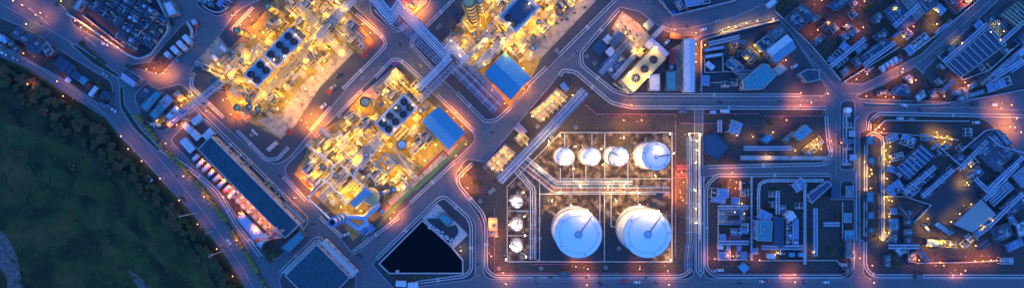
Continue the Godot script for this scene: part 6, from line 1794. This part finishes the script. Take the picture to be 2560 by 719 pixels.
func west_buildings():
	rng.seed = 51
	# walled substation block, cell by cell
	var area = PackedVector2Array()
	for p in [[150, -40], [196, 4], [216, 46], [330, 124], [352, 132], [376, 124], [410, 66], [404, 36], [374, -40]]: area.append(Vector2(p[0], p[1]))
	var u = Vector2.RIGHT.rotated(deg_to_rad(33)); var v = Vector2(-u.y, u.x)
	var k = 0
	for i in range(-6, 7):
		for j in range(-5, 6):
			var p = Vector2(290, 50) + u * i * 32 + v * j * 30
			if p.y < -22 or not Geometry2D.is_point_in_polygon(p + u * 6 + v * 6, area) or not Geometry2D.is_point_in_polygon(p - u * 6 - v * 6, area) or not Geometry2D.is_point_in_polygon(p - u * 6 + v * 9, area): continue
			plant_block("substation_bay", "blue grey bay of frames and cabinets inside the walled substation", "substation bay", p.x, p.y, 27, 25, 33, 4.0 + (k % 3), 700 + k, "roof_grey", "roof_slate" if k % 3 else "roof_deep", "bays of the walled substation")
			k += 1
	wall("perimeter_wall", "pale rounded perimeter wall of the substation lit orange from inside", "wall", [[172, 36], [212, 60], [320, 136, 8], [352, 150, 14], [382, 136, 8], [424, 78, 10], [420, 44, 8], [382, -30]], 2.6, 0.9, "wall_white", 16.0)
	wall("yard_wall", "inner pale wall of the substation along the orange lamps", "wall", [[210, 40], [312, 118], [400, 40]], 2.0, 0.4, "wall_white", 14.0)
	building("long_roof", "pale lilac strip roof at the corner of the substation", "shed", [[206, -14], [214, -10], [190, 26], [182, 20]], 5.0, "roof_lilac", "wall_white")
	# houses in the strip between the two roads
	var Hh = [[[[43, 67], [60, 79], [42, 99], [26, 87]], 6.0, "roof_deep", "navy flat house nearest the strip's wide end"], [[[68, 81], [82, 91], [61, 110], [46, 98]], 6.0, "roof_deep", "navy flat house beside the six sided house"], [[[20, 104], [30, 100], [37, 112], [26, 118]], 4.0, "roof_slate", "little slate house behind the navy houses"], [[[32, 121], [44, 114], [52, 128], [40, 134]], 4.0, "roof_deep", "little navy house by the orange bush"], [[[66, 104], [86, 92], [104, 106], [102, 126], [84, 136], [66, 124]], 5.5, "roof_slate", "six sided slate house in the strip between the roads"], [[[104, 118], [116, 106], [132, 128], [118, 142]], 5.0, "roof_slate", "house with a red awning and white roof unit"]]
	for b in Hh:
		building("house", b[3], "house", b[0], b[1], b[2], "wall_grey", "bright" if b[3].contains("awning") else "flat", 1)
	container(118, 141, -35, 9, 5, 5.4, "roof_red", "red awning box on the house beside the tree", "awning", "awning")
	for q in [[-2, 94, 16, 9, 60, "roof_white", "white van-sized hut in the row at the edge of the strip"], [8, 100, 16, 9, 60, "pale_blue", "pale blue hut in the row at the edge of the strip"], [148, 156, 18, 26, 38, "roof_slate", "first slate hut of the row along the green verge"], [161, 166, 11, 28, 38, "roof_deep", "second slim navy hut of the row along the green verge"], [173, 174, 12, 28, 38, "roof_slate", "third slate hut of the row along the green verge"], [188, 189, 22, 18, 38, "roof_deep", "square navy hut with a notch in the row"], [206, 201, 17, 16, 38, "roof_teal", "teal hut at the end of the row beside the red hut"], [220, 215, 13, 13, 38, "roof_red", "bright red hut between the teal hut and the white van"], [231, 228, 10, 27, 38, "roof_white", "long white hut beside the red hut"], [168, 200, 13, 10, 38, "pale_blue", "pale blue kiosk by the lower road"], [262, 238, 20, 20, 20, "roof_slate", "slate hut under the trees at the strip's tip"], [259, 264, 26, 9, 22, "roof_grey", "pale low hut by the lamp at the strip's tip"]]:
		container(q[0], q[1], q[4], q[2], q[3], 3.2, q[5], q[6], "hut", "hut")
	building("guard_house", "gabled lilac guard house on the road island", "guard house", [[302, 194], [332, 215], [347, 197], [316, 174]], 5.0, "roof_lilac", "wall_white", "gable", 0, "", 1.4, "roof_slate")
	for b in [[[[390, 224], [405, 234], [366, 279], [347, 267]], 6.0, "roof_teal", "long teal roofed workshop by the road junction"], [[[364, 211], [384, 223], [364, 247], [346, 239]], 5.0, "roof_deep", "navy workshop with a red awning by the road junction"], [[[416, 236], [432, 251], [412, 271], [398, 253]], 6.0, "roof_lilac", "lilac roofed workshop between the teal ones"], [[[397, 256], [415, 270], [386, 302], [371, 285]], 5.0, "roof_teal", "second teal roofed workshop below the lilac one"], [[[437, 261], [452, 273], [427, 301], [409, 292]], 6.0, "roof_white", "white roofed workshop beside the lattice bridge end"]]:
		building("workshop", b[3], "workshop", b[0], b[1], b[2], "wall_grey", "bright" if b[2] == "roof_lilac" else "flat", 1)
	container(361, 217, -50, 12, 5, 5.6, "roof_red", "red awning on the navy workshop", "awning", "awning")
	plant_block("conveyor_house", "machine house with painted pink and orange lamplight at the foot of the lattice bridge", "machine house", 434, 300, 44, 14, -40, 5.0, 71, "pink_pipe", "orange")
	plant_block("scrap_pile", "dark machine skid in the corner behind the teal workshops", "equipment skid", 386, 312, 30, 16, 10, 2.5, 72, "dark_steel", "roof_deep")
	plant_block("cream_skid", "cream lit machine skid above the lattice bridge", "equipment skid", 446, 240, 26, 14, 42, 3.0, 73, "cream", "orange")
	# top block beside the crossroads
	plant_block("blue_stack", "blue machine block by the crossroads", "equipment block", 560, 4, 36, 24, -46, 5.0, 74, "blue_steel", "blue_steel")
	plant_block("teal_stack", "teal machine block with trees by the crossroads", "equipment block", 512, -2, 40, 26, 20, 4.0, 75, "dark_steel", "roof_teal")
	wall("curved_wall", "curved concrete wall in front of the crossroads machine blocks", "wall", [[506, 14], [530, 30, 10], [552, 32, 8], [572, 18]], 1.2, 0.6, "concrete", 0.0)
	# lorry park
	building("canopy", "white flat canopy roof in the lorry park corner", "canopy", [[407, 9], [426, 3], [442, 34], [421, 40]], 5.0, "roof_white", "steel")
	for q in [[421, 139, 5.0], [440, 128, 7.0], [455, 115, 7.2], [470, 101, 7.4]]:
		truck(q[0], q[1], 47, "roof_white", "white box truck in the row at the lorry park", "box trucks in the lorry park", q[2], 3.1)
	container(442, 152, -40, 9, 7, 1.6, "roof_teal", "teal skip beside the row of white box trucks", "skip_bin", "bin")
	truck(487, 59, 60, "roof_lilac", "pale flatbed lorry beside the curved planter", "", 5.0, 2.6, "flatbed_lorry")
	wall("planter_wall", "curved pink planter wall beside the flatbed lorry", "wall", [[467, 56], [475, 66, 5], [480, 78, 5], [478, 96]], 0.8, 1.6, "wall_cream", 0.0)
	for q in [[562, 124, 45, "white van with blue panels upper on the pale apron"], [541, 148, 45, "white van with blue panels lower on the pale apron"], [578, 172, 50, "white van half under the pipes of the ten fan unit"]]:
		truck(q[0], q[1], q[2], "roof_white", q[3], "", 6.2, 2.5, "van")
	container(537, 199, -40, 9, 7, 2.4, "roof_white", "little white cabin by the lattice bridge head", "cabin", "cabin")
	container(679, 365, -42, 30, 8, 3.0, "wall_cream", "long cream trailer parked at the drain corner of the ten fan unit", "trailer", "trailer")
	for q in [[633, 328], [638, 333]]:
		container(q[0], q[1], 45, 12, 3, 0.6, "white", "white slab lying on the asphalt of the ten fan unit", "slab", "slab", "slabs on the asphalt")

func hedge_row(called, label, path, w, h, m, seed_):
	rng.seed = seed_
	var line = plan(rounded(path, false))
	var o0 = line[0]
	line = shifted(line, o0)
	var o = thing(called, label, "hedge", Vector3(o0.x, 0.05, o0.y))
	part(o, "core", strip_mesh(line, w * 0.6, 0.0, h * 0.7), "bark")
	var st = begin()
	for i in line.size() - 1:
		var l = line[i].distance_to(line[i + 1])
		for k in int(l / 1.3):
			var p = line[i].lerp(line[i + 1], rng.randf())
			var s = w * rnd(0.5, 0.75)
			st.append_from(U["crown_%d" % (4 + k % 2)], 0, Transform3D(Basis(Vector3.UP, rnd(0, TAU)) * Basis.from_scale(Vector3(s, h * 0.55, s)), Vector3(p.x, h * 0.6, p.y)))
	part(o, "foliage", st.commit(), m)

func greenery():
	rng.seed = 61
	hedge_row("hedge", "yellow green clipped hedge with posts along the inner road", [[342, 286], [400, 360], [470, 432], [520, 490], [570, 560], [620, 640], [672, 730]], 2.2, 1.8, "hedge", 62)
	var hp = [[342, 286], [400, 360], [470, 432], [520, 490], [570, 560], [620, 640], [672, 730]]
	var acc = 0
	for i in hp.size() - 1:
		var a = Vector2(hp[i][0], hp[i][1]); var b = Vector2(hp[i + 1][0], hp[i + 1][1])
		for k in int(a.distance_to(b) / 12.5):
			var p = a.lerp(b, (k + 0.5) * 12.5 / a.distance_to(b)) + Vector2(-4, 2)
			var o = thing("hedge_post", "slim pale post beside the yellow green hedge", "post", P(p.x, p.y) + Vector3(0, 0.02, 0), 0.0, "posts along the hedge")
			rod(o, "shaft", "wall_cream", Vector3.ZERO, Vector3(0, 4.4, 0), 0.14)
			box(o, "foot", "concrete", Vector3(0, 0.15, 0), Vector3(0.6, 0.3, 0.6))
			part(o, "cap", U.dome, "wall_cream", Transform3D(Basis.from_scale(Vector3(0.2, 0.2, 0.2)), Vector3(0, 4.4, 0)))
	for q in [[627, 62, 640, 48, "lower"], [645, 40, 652, 33, "upper"], [590, 92, 600, 84, "short"], [675, 8, 685, -2, "stubby"]]:
		hedge_row("hedge", q[4] + " low green hedge on the orange lit corner of the ten fan unit", [[q[0], q[1]], [q[2], q[3]]], 1.6, 1.0, "leaf_a", int(q[0]))
	hedge_row("hedge", "dark hedge at the head of the diagonal road", [[1944, 26], [1966, 2]], 2.4, 1.8, "leaf_a", 64)
	hedge_row("hedge", "planted hedge inside the yellow lit boulevard planter", [[1804, 80], [1850, 68]], 1.8, 1.2, "leaf_b", 65)
	hedge_row("hedge", "dark hedge on the traffic island of the wide western road", [[198, 106], [236, 138], [262, 160]], 1.6, 1.4, "leaf_a", 66)
	# wood along the road edge of the field
	var edge = [[-20, 160], [70, 190], [160, 252], [255, 318], [296, 372], [380, 452], [470, 552], [545, 655], [600, 735]]
	var n = 0
	for i in edge.size() - 1:
		var a = Vector2(edge[i][0], edge[i][1]); var b = Vector2(edge[i + 1][0], edge[i + 1][1])
		var d = (b - a).normalized(); var nn = Vector2(-d.y, d.x)
		for k in int(a.distance_to(b) / 3.4):
			var deep = 24.0 + 45.0 * (1.0 - clampf(abs(i - 2.2) / 4.5, 0, 1))
			var p = a.lerp(b, rng.randf()) + nn * (pow(rng.randf(), 1.4) * deep)
			var v = rng.randi() % 4
			var near = n % 3 == 0
			tree(p.x, p.y, rnd(1.4, 2.7), v, ["broad dark green tree in the wood between field and road", "light green tree in the wood between field and road", "tree with painted rusty lamplight in the wood between field and road"][v % 3], "trees along the field")
			n += 1
	for i in 14:
		var p = Vector2(rnd(0, 480), rnd(230, 719))
		if p.y < 230 + p.x * 0.75 or p.y > 330 + p.x * 0.9 + 120: continue
		tree(p.x, p.y, rnd(1.0, 2.0), rng.randi() % 4, "small scattered tree out on the dark field", "scattered trees on the field", "leaf_a")
	# undergrowth that nobody could count
	var mm = MultiMesh.new()
	mm.transform_format = MultiMesh.TRANSFORM_3D
	mm.mesh = U.crown_4
	var ts = []
	var poly = PackedVector2Array()
	for p in [[-30, 150], [70, 184], [160, 244], [262, 312], [300, 366], [385, 450], [480, 552], [556, 650], [610, 735], [-30, 735]]: poly.append(Vector2(p[0], p[1]))
	var nz = FastNoiseLite.new(); nz.seed = 9; nz.frequency = 0.018
	while ts.size() < 500:
		var p = Vector2(rnd(-30, 610), rnd(150, 735))
		if not Geometry2D.is_point_in_polygon(p, poly): continue
		if nz.get_noise_2d(p.x + p.y * 0.6, p.y * 2.0 - p.x * 1.4) < rnd(-0.15, 0.5): continue
		var s = rnd(0.5, 1.5)
		ts.append(Transform3D(Basis(Vector3.UP, rnd(0, TAU)) * Basis.from_scale(Vector3(s, s * 0.6, s)), P(p.x, p.y) + Vector3(0, s * 0.3, 0)))
	mm.instance_count = ts.size()
	for i in ts.size(): mm.set_instance_transform(i, ts[i])
	var und = MultiMeshInstance3D.new()
	und.name = "undergrowth"
	und.multimesh = mm
	und.material_override = M.leaf_a
	add_child(und)
	und.set_meta("kind", "stuff"); und.set_meta("label", "low dark scrub spread over the field"); und.set_meta("category", "undergrowth")
	# shrubs and trees in the yards
	for q in [[1168, 432, 1.6], [1182, 455, 1.5], [1192, 457, 1.6], [1176, 482, 1.6], [1187, 415, 1.4], [1198, 458, 1.8], [1189, 488, 1.6]]:
		shrub(q[0], q[1], q[2], 2, "round shrub on the orange lit gravel by the tank farm corner", "shrubs at the tank farm corner", "leaf_b" if q[0] < 1186 else "blue_steel" if false else "leaf_a")
	for q in [[1475, 313], [1637, 314], [1700, 390], [1700, 500], [1698, 560], [1500, 690], [1467, 692], [1288, 670], [1340, 692], [1688, 662], [1376, 692], [1614, 692], [1310, 510], [1485, 668]]:
		shrub(q[0], q[1], rnd(0.9, 1.3), 3, "small clipped shrub on the gravel round the tank farm", "clipped shrubs round the tank farm", "leaf_b")
	for q in [[985, 692], [1000, 696], [1018, 692], [1040, 690], [1056, 694], [968, 684], [1075, 692]]:
		tree(q[0], q[1], rnd(1.3, 1.8), rng.randi() % 2, "small tree in the row below the reservoir rim", "trees below the reservoir")
	for q in [[672, 628, 2.4], [684, 634, 2.6], [690, 622, 2.2], [678, 646, 2.2], [668, 640, 2.0], [698, 634, 2.0]]:
		tree(q[0], q[1], q[2], 1, "olive tree in the clump at the foot of the lattice mast", "trees by the lattice mast")
	for q in [[1930, 476], [1944, 474], [1950, 482], [1934, 510], [1920, 512], [1992, 512], [1832, 404], [1840, 408], [1925, 370], [1932, 376], [1940, 372], [1928, 308], [2026, 580], [2074, 622], [2078, 630], [2240, 662], [2258, 430], [1798, 466], [1818, 458], [2090, 540], [2270, 316], [2184, 308], [1860, 466], [1866, 512], [2060, 360], [1896, 480]]:
		shrub(q[0], q[1], rnd(1.4, 2.4), rng.randi() % 4, "leafy bush growing among the blue roofed yards", "bushes in the blue roofed yards", pick(["leaf_a", "leaf_b"]))
	for q in [[2180, 422], [2184, 430], [2180, 440], [2178, 470], [2366, 342], [2376, 344], [2384, 346], [2300, 600], [2196, 598], [2190, 590]]:
		shrub(q[0], q[1], rnd(1.2, 1.8), rng.randi() % 4, "bright lamp lit bush beside the small cabins", "lamp lit bushes", "leaf_b")
	for q in [[20, 118], [56, 132], [105, 160], [136, 124], [252, 212], [262, 222], [270, 240], [248, 228], [186, 206], [196, 212], [148, 10], [210, 108], [2166, 22], [2172, 16], [2350, 220], [2346, 180], [2360, 210], [2352, 196], [322, 164], [334, 168], [408, 268], [366, 296], [2360, 50]]:
		tree(q[0], q[1], rnd(1.5, 2.3), rng.randi() % 4, "dark roadside tree between the houses and huts", "roadside trees")
	# utility poles by the field
	for q in [[496, 530, 23.0], [564, 624, 22.0], [516, 563, 9.0], [532, 577, 10.0]]:
		var o = thing("utility_pole", "tall pale utility pole rising out of the wood" if q[2] > 15 else "short pale pole rising out of the wood", "utility pole", P(q[0], q[1]) + Vector3(0, 0.02, 0), 0.0, "tall poles in the wood" if q[2] > 15 else "short poles in the wood")
		rod(o, "shaft", "wall_cream", Vector3.ZERO, Vector3(0, q[2], 0), 0.3)
		bar(o, "cross_arm", "bark", Vector3(0, q[2] - 1.0, -1.2), Vector3(0, q[2] - 1.0, 1.2), 0.2)
		for s in [-1, 1]: cyl(o, "insulator", "white", Vector3(0, q[2] - 0.7, s), 0.12, 0.4)

func clutter():
	take([[2316, 490], [2440, 425], [2466, 474], [2452, 505], [2385, 565], [2345, 552], [2296, 520]])
	take([[2200, 486], [2262, 486], [2330, 512], [2284, 560], [2284, 520], [2206, 520]])
	fill_yard("the clustered roof yard", [[2215, 345], [2420, 345], [2480, 325], [2560, 400], [2560, 620], [2300, 640], [2215, 630]], -40.0, 24.0, 901, 0.4)
	fill_yard("the brown yard of the stepped cluster", [[1965, 20], [2060, -10], [2250, -10], [2330, 10], [2290, 130], [2160, 200], [2110, 195]], -40.0, 26.0, 902, 0.25)
	fill_yard("the yard of the great finned hall", [[2330, 180], [2480, 50], [2560, 0], [2560, 205], [2380, 250]], -40.0, 24.0, 903, 0.4)
	fill_yard("the blue cabinet yard", [[1795, 460], [1875, 460], [1875, 640], [1795, 640]], 0.0, 22.0, 904, 0.6)
	fill_yard("the process hall yard", [[1905, 480], [2005, 480], [2005, 640], [1905, 640]], 0.0, 24.0, 905, 0.35)
	fill_yard("the walled yard of the teal hall", [[1765, 110], [1930, 70], [1890, 160], [1850, 225], [1765, 225]], 0.0, 24.0, 906, 0.4)
	fill_yard("the roadside strips", [[2106, 290], [2134, 290], [2134, 410], [2106, 410]], 0.0, 20.0, 907, 0.7)
	fill_yard("the roadside strips", [[2106, 505], [2134, 505], [2134, 680], [2106, 680]], 0.0, 20.0, 908, 0.6)
	fill_yard("the cooling tower yard", [[1480, 130], [1540, 60], [1600, 130], [1540, 200]], -46.0, 20.0, 909, 0.5)
	fill_yard("the workshop yard", [[345, 240], [440, 225], [470, 240], [420, 310], [360, 290]], -46.0, 20.0, 910, 0.4)
	fill_yard("the crossroads machine yard", [[470, -10], [600, -10], [570, 25], [510, 20]], 20.0, 22.0, 911, 0.7)

func traffic():
	rng.seed = 71
	for q in [[1562, 702, 0, "red_steel", "red car on the long straight road below the big tank"], [1592, 704, 0, "white", "white car with dark windows on the long straight road"], [1986, 166, -30, "white", "white car parked by the cream store"], [2261, 263, 10, "white", "white car on the curving avenue"], [1667, 106, -45, "white", "white car on the brown apron"], [845, 187, -45, "dark_steel", "long dark pickup on the asphalt of the ten fan unit"], [832, 218, -40, "steel", "grey car beside the red mat"], [808, 265, -40, "white", "white car at the drain of the ten fan unit"], [754, 567, 60, "white", "white car at the corner of the long warehouse"], [1914, 702, 0, "red_steel", "red car on the long straight road by the cabinet yard"], [1906, 702, 0, "white", "white car on the long straight road by the cabinet yard"], [283, 274, 40, "white", "white car at the road fork"], [9, 134, 30, "white", "white car on the lower western road"], [38, 147, 30, "steel", "silver car on the lower western road"], [262, 186, 40, "steel", "silver car at the tip of the traffic island"], [374, 446, 42, "white", "white car on the blue road by the hedge"], [456, 498, 45, "dark_steel", "dark car on the blue road by the hedge"], [572, 602, 58, "white", "white car on the blue road near the poles"], [262, 111, 20, "white", "white car beside the substation wall"], [2250, 296, 0, "white", "white car by the wall corner"], [2278, 298, 0, "steel", "silver car by the wall corner"], [1788, 676, 0, "steel", "grey car at the foot of the cabinet yard"], [1800, 674, 0, "white", "white car at the foot of the cabinet yard"], [2107, 660, 10, "white", "white car at the bend lamp"], [2438, 260, 0, "dark_steel", "dark car on the eastern curving avenue"], [2484, 262, 5, "white", "white car on the eastern curving avenue"], [2440, 306, 0, "white", "white car beside the open asphalt"], [1084, 622, 80, "steel", "grey car that has stopped by the reservoir"], [865, 585, -20, "white", "white car beside the blue stack kerb"], [900, 640, 40, "dark_steel", "dark car at the corner below the fan house"], [2064, 704, 0, "white", "white car alone on the long straight road"], [1758, 74, -15, "white", "white car on the boulevard"], [1792, 54, -15, "steel", "silver car on the boulevard"]]:
		if q[4].contains("reservoir"): continue
		car(q[0], q[1], q[2], q[3], q[4])
	truck(2301, 692, 0, "roof_grey", "grey lorry on the long straight road by the folded roof", "", 6.0, 2.5, "lorry")

func street_lights():
	rng.seed = 81
	var O = "orange street lamp "
	var n = 0
	var near = [[[[578, 38], [600, 62], [622, 40], [610, 80]], 1300, "on the kerb above the low hedges"], [[[514, 277]], 700, "under the lattice bridge"], [[[388, 182], [407, 183], [364, 173]], 700, "at the lorry park junction"], [[[735, 494]], 600, "at the kerb beside the red mat"], [[[590, 268], [556, 250], [575, 285]], 1500, "on the orange ground of the ten fan unit"], [[[790, 305], [768, 318], [752, 300], [778, 285]], 1300, "on the orange asphalt of the ten fan unit"], [[[905, 60], [925, 82]], 1200, "at the red L line of the ten fan unit"], [[[888, 262], [905, 245]], 1000, "beside the round platforms of the eight fan unit"], [[[1010, 20], [1048, 14], [1030, 30]], 1400, "under the bend of the blue pipe bridge"], [[[1118, 278], [1135, 295], [1155, 316]], 800, "beside the smaller blue shed"], [[[1262, 258], [1230, 225], [1310, 222]], 800, "below the larger blue shed"], [[[775, 470], [750, 445], [770, 490]], 900, "beside the red mat of the eight fan unit"], [[[975, 545], [985, 530]], 900, "beside the orange pump skid"], [[[1148, 425], [1156, 440], [1170, 470]], 900, "at the tank farm corner with shrubs"], [[[1164, 360], [1140, 388]], 420, "at the corner of the smaller blue shed"], [[[1226, 560], [1240, 590], [1228, 640], [1258, 682]], 420, "along the fire main by the small tanks"], [[[1580, 262], [1560, 300], [1605, 300]], 420, "above the tank farm by the hydrants"], [[[1710, 455], [1702, 480], [1705, 430], [1708, 500]], 700, "on the orange gravel beside the corridor"], [[[1670, 676], [1600, 672], [1470, 672], [1440, 666]], 340, "along the roadside strip of the tank farm"], [[[1468, 712], [1673, 711], [1265, 710]], 300, "on the long straight road below the tank farm"], [[[1688, 74], [1741, 82]], 700, "on the boulevard by the brown apron"], [[[1741, 110], [1741, 135], [1741, 155]], 700, "down the side of the long white shed"], [[[1560, 40], [1585, 55]], 520, "on the pale slab of the pump pad"], [[[2004, 232], [2072, 234], [2003, 262], [2030, 256]], 420, "at the lit crossing by the rubble"], [[[1968, 300]], 300, "beside the fire main above the cabins"], [[[1842, 455], [1840, 470], [1832, 432]], 420, "above the trapezoid cabinet roof"], [[[1788, 647], [1834, 640], [1900, 650]], 300, "beside the lower cabinet row"], [[[1989, 705], [1990, 686]], 340, "on the long straight road of the cabinet yard"], [[[2105, 357], [2080, 352]], 320, "over the short road junction"], [[[2200, 318], [2212, 322], [2206, 330]], 520, "in the corner of the pale wall"], [[[2528, 316], [2540, 318], [2545, 296], [2532, 262], [2505, 270], [2556, 330]], 520, "on the orange lit eastern road"], [[[2362, 663], [2416, 676], [2405, 684], [2300, 650], [2352, 655], [2460, 652], [2494, 650], [2480, 650], [2440, 652], [2183, 663], [2187, 706], [2152, 645]], 300, "along the straight road wall of the clustered roofs"], [[[2118, 62], [2046, 75], [2074, 56], [2163, 3], [2056, 0], [2160, 68]], 300, "in the brown yard with the stepped cluster"], [[[2143, 198], [2170, 185], [2292, 200], [2258, 180], [2260, 172]], 300, "on the brown ground by the parked lorries"], [[[2168, 240], [2216, 242], [2236, 243]], 300, "along the curving avenue by the wedge roof"], [[[2415, 206], [2424, 214], [2363, 240]], 300, "below the great finned hall"], [[[2286, 66], [2430, 2]], 260, "by the red roof"], [[[52, 12], [86, 37], [98, 32], [30, 2]], 220, "on the pink lit western road"], [[[200, 68], [185, 52], [208, 62]], 420, "in the orange lit corner of the substation wall"], [[[252, 92], [275, 108], [292, 118], [262, 100]], 160, "inside the substation wall"], [[[140, 203], [155, 240], [56, 133], [66, 210]], 160, "on the field side of the lower western road"], [[[440, 268], [452, 262], [446, 250], [430, 300], [440, 312], [420, 310]], 420, "at the foot of the lattice bridge"], [[[505, 402], [528, 424], [552, 446], [575, 468], [600, 494], [625, 520], [650, 546], [672, 566], [556, 492], [596, 532], [634, 572]], 400, "under the loading wall of the long warehouse"], [[[508, 492], [590, 600], [412, 358], [456, 440]], 240, "along the yellow green hedge"], [[[1972, 120], [1966, 150]], 300, "behind the two tone hall"]]
	for q in near:
		for p in q[0]:
			lamp(p[0] + 0.01, p[1], 7.0, "orange", q[1] * 0.12, O + q[2], "orange street lamps " + q[2], rnd(0, TAU))
			n += 1
	for p in [[318, 372], [352, 402], [398, 446], [446, 500], [492, 560], [540, 622], [580, 690], [300, 340]]:
		lamp(p[0], p[1], 7.0, "orange", 12.0, "orange street lamp on the wooded side of the blue road", "orange street lamps on the wooded side", rnd(0, TAU))
		n += 1
	var Y = "yellow lamp post "
	for q in [[[[1925, 392], [1844, 338], [1884, 342], [1934, 330]], 160, "among the blue roofed cabins"], [[[2045, 348], [2055, 372], [1990, 376], [2020, 366], [2040, 362]], 240, "over the criss crossed pipes"], [[[1838, 530], [1862, 534], [1856, 508], [1947, 632], [2036, 630]], 160, "in the blue cabinet yard"], [[[2217, 376], [2226, 392], [2220, 446], [2226, 405], [2228, 366]], 300, "beside the striped hall"], [[[2225, 500], [2232, 502], [2224, 582], [2210, 600], [2322, 546], [2322, 572], [2225, 540]], 260, "beside the dark open lot"], [[[2335, 600], [2350, 606], [2365, 604], [2380, 612], [2408, 615], [2442, 614], [2330, 615]], 260, "over the yellow lit criss crossed pipes"], [[[2356, 342], [2370, 340], [2382, 348], [2344, 330]], 300, "at the bright bushes"], [[[2180, 424], [2182, 434], [2178, 470], [2176, 440], [2164, 404]], 170, "on the railed strip"], [[[2420, 456], [2430, 416], [2424, 462]], 260, "at the lamp lit skid"], [[[2402, 534], [2380, 554], [2430, 510], [2484, 550], [2462, 566]], 160, "along the ribbed grey roof"], [[[2262, 92], [2345, 26], [2345, 60], [2243, 20], [2408, 107]], 260, "in the yard of the large navy hall"], [[[1842, 110], [1764, 112], [1888, 114], [1870, 145], [1900, 128]], 200, "in the walled yard of the teal hall"], [[[1822, 68], [1840, 66], [1868, 58], [1895, 52], [1935, 48], [1808, 78]], 170, "in the boulevard planter"], [[[390, 302], [478, 238], [470, 240]], 220, "behind the teal workshops"], [[[1152, 626]], 160, "at the corner of the reservoir apron"], [[[462, 246], [450, 250]], 220, "over the cream machine skid"], [[[150, 3], [62, 60]], 120, "by the western houses"], [[[2500, 60], [2512, 78], [2480, 80], [2504, 100]], 120, "between the finned halls"]]:
		for p in q[0]:
			lamp(p[0] + 0.01, p[1], 5.0, "yellow", q[1] * 0.11, Y + q[2], "yellow lamp posts " + q[2], rnd(0, TAU))
			n += 1
	var W = "white floodlight "
	for q in [[[[1372, 352], [1400, 408], [1440, 366], [1436, 420], [1505, 372], [1510, 410], [1588, 384], [1592, 408], [1684, 384], [1676, 336]], 560, 12.0, "round the row tanks"], [[[1470, 526], [1645, 526], [1430, 514], [1600, 514]], 800, 27.5, "at the stair heads of the big tanks"], [[[1428, 388], [1494, 388], [1560, 388], [1650, 376], [1420, 402], [1486, 402], [1552, 402]], 150, 29.5, "on the roofs of the row tanks"], [[[1276, 500], [1275, 560], [1275, 614], [1312, 590], [1312, 540], [1264, 650], [1315, 640], [1310, 480]], 300, 15.0, "beside the small tank pans"], [[[1520, 470], [1400, 480], [1596, 480], [1678, 648], [1450, 466], [1560, 466], [1350, 420], [1380, 500], [1540, 500], [1660, 600], [1400, 340], [1560, 345], [1640, 440]], 480, 7.0, "along the tank farm pipe racks"], [[[1742, 350], [1742, 374], [1742, 405], [1740, 476], [1740, 520], [1740, 556], [1752, 336], [1724, 336]], 150, 6.0, "down the upright pipe corridor"], [[[1330, 290], [1348, 278], [1366, 262], [1380, 250], [1396, 238], [1408, 250], [1360, 296], [1434, 238]], 170, 6.0, "over the larger compressor pad"], [[[1232, 420], [1246, 404], [1262, 380], [1276, 390], [1256, 424], [1300, 340], [1316, 358], [1372, 364]], 170, 6.0, "over the smaller compressor pad"], [[[1545, 62], [1565, 80], [1580, 96], [1612, 60], [1604, 120], [1590, 130]], 220, 6.0, "over the yellow pump pad"], [[[1588, 215], [1575, 180], [1640, 118], [1622, 190]], 420, 14.0, "round the cooling tower"]]:
		for p in q[0]:
			lamp(p[0] + 0.01, p[1], q[2], "yellow" if q[3].contains("pad") else "white", q[1] * 0.10, W + q[3], "white floodlights " + q[3], rnd(0, TAU), true)
			n += 1
	for q in [[620, 205, "the four fan deck"], [668, 158, "the four fan deck"], [684, 150, "the six fan deck"], [736, 88, "the six fan deck"], [712, 140, "the six fan deck"], [1030, 262, "the fans by the smaller blue shed"], [990, 268, "the fans by the smaller blue shed"], [958, 298, "the fans by the reactor"], [986, 322, "the fans by the reactor"], [1276, 58, "the louvre panels"], [1322, 10, "the louvre panels"]]:
		lamp(q[0], q[1], 18.0, "white", 6.0, "white floodlight on a high pole over " + q[2], "high floodlights over " + q[2], rnd(0, TAU), true)
		n += 1
	var Z = [["the ten fan unit", 62, [[600, 120], [690, 40], [740, -20], [850, -20], [870, 40], [915, 110], [880, 125], [800, 180], [790, 200], [760, 240], [690, 290], [600, 280], [555, 215], [500, 160], [560, 150]]], ["the eight fan unit", 66, [[930, 235], [985, 170], [1050, 235], [1100, 270], [1100, 385], [1040, 440], [985, 500], [955, 470], [940, 520], [880, 540], [840, 520], [785, 470], [770, 420], [775, 355], [860, 310]]], ["the tall column unit", 46, [[1115, 105], [1150, 60], [1215, 0], [1235, -20], [1470, -20], [1400, 50], [1345, 100], [1325, 145], [1320, 190], [1265, 122], [1205, 175], [1150, 150]]]]
	for z in Z:
		var poly = PackedVector2Array()
		for p in z[2]: poly.append(Vector2(p[0], p[1]))
		var lo = Vector2(1e9, 1e9); var hi = -lo
		for p in poly:
			lo = lo.min(p); hi = hi.max(p)
		var got = []
		var tries = 0
		while got.size() < z[1] and tries < 6000:
			tries += 1
			var p = Vector2(rnd(lo.x, hi.x), rnd(lo.y, hi.y))
			if not Geometry2D.is_point_in_polygon(p, poly): continue
			var ok = true
			for g in got:
				if g.distance_to(p) < 21.0: ok = false
			if not ok: continue
			got.append(p)
			var h = rnd(5.0, 11.0)
			lamp(p.x, p.y, h, "yellow", (60.0 + h * h * 1.5) * 0.255, "yellow twin floodlight on a steel pole in " + z[0], "yellow floodlights in " + z[0], rnd(0, TAU), true)
			n += 1
	print("lamps ", n, " things ", get_child_count())
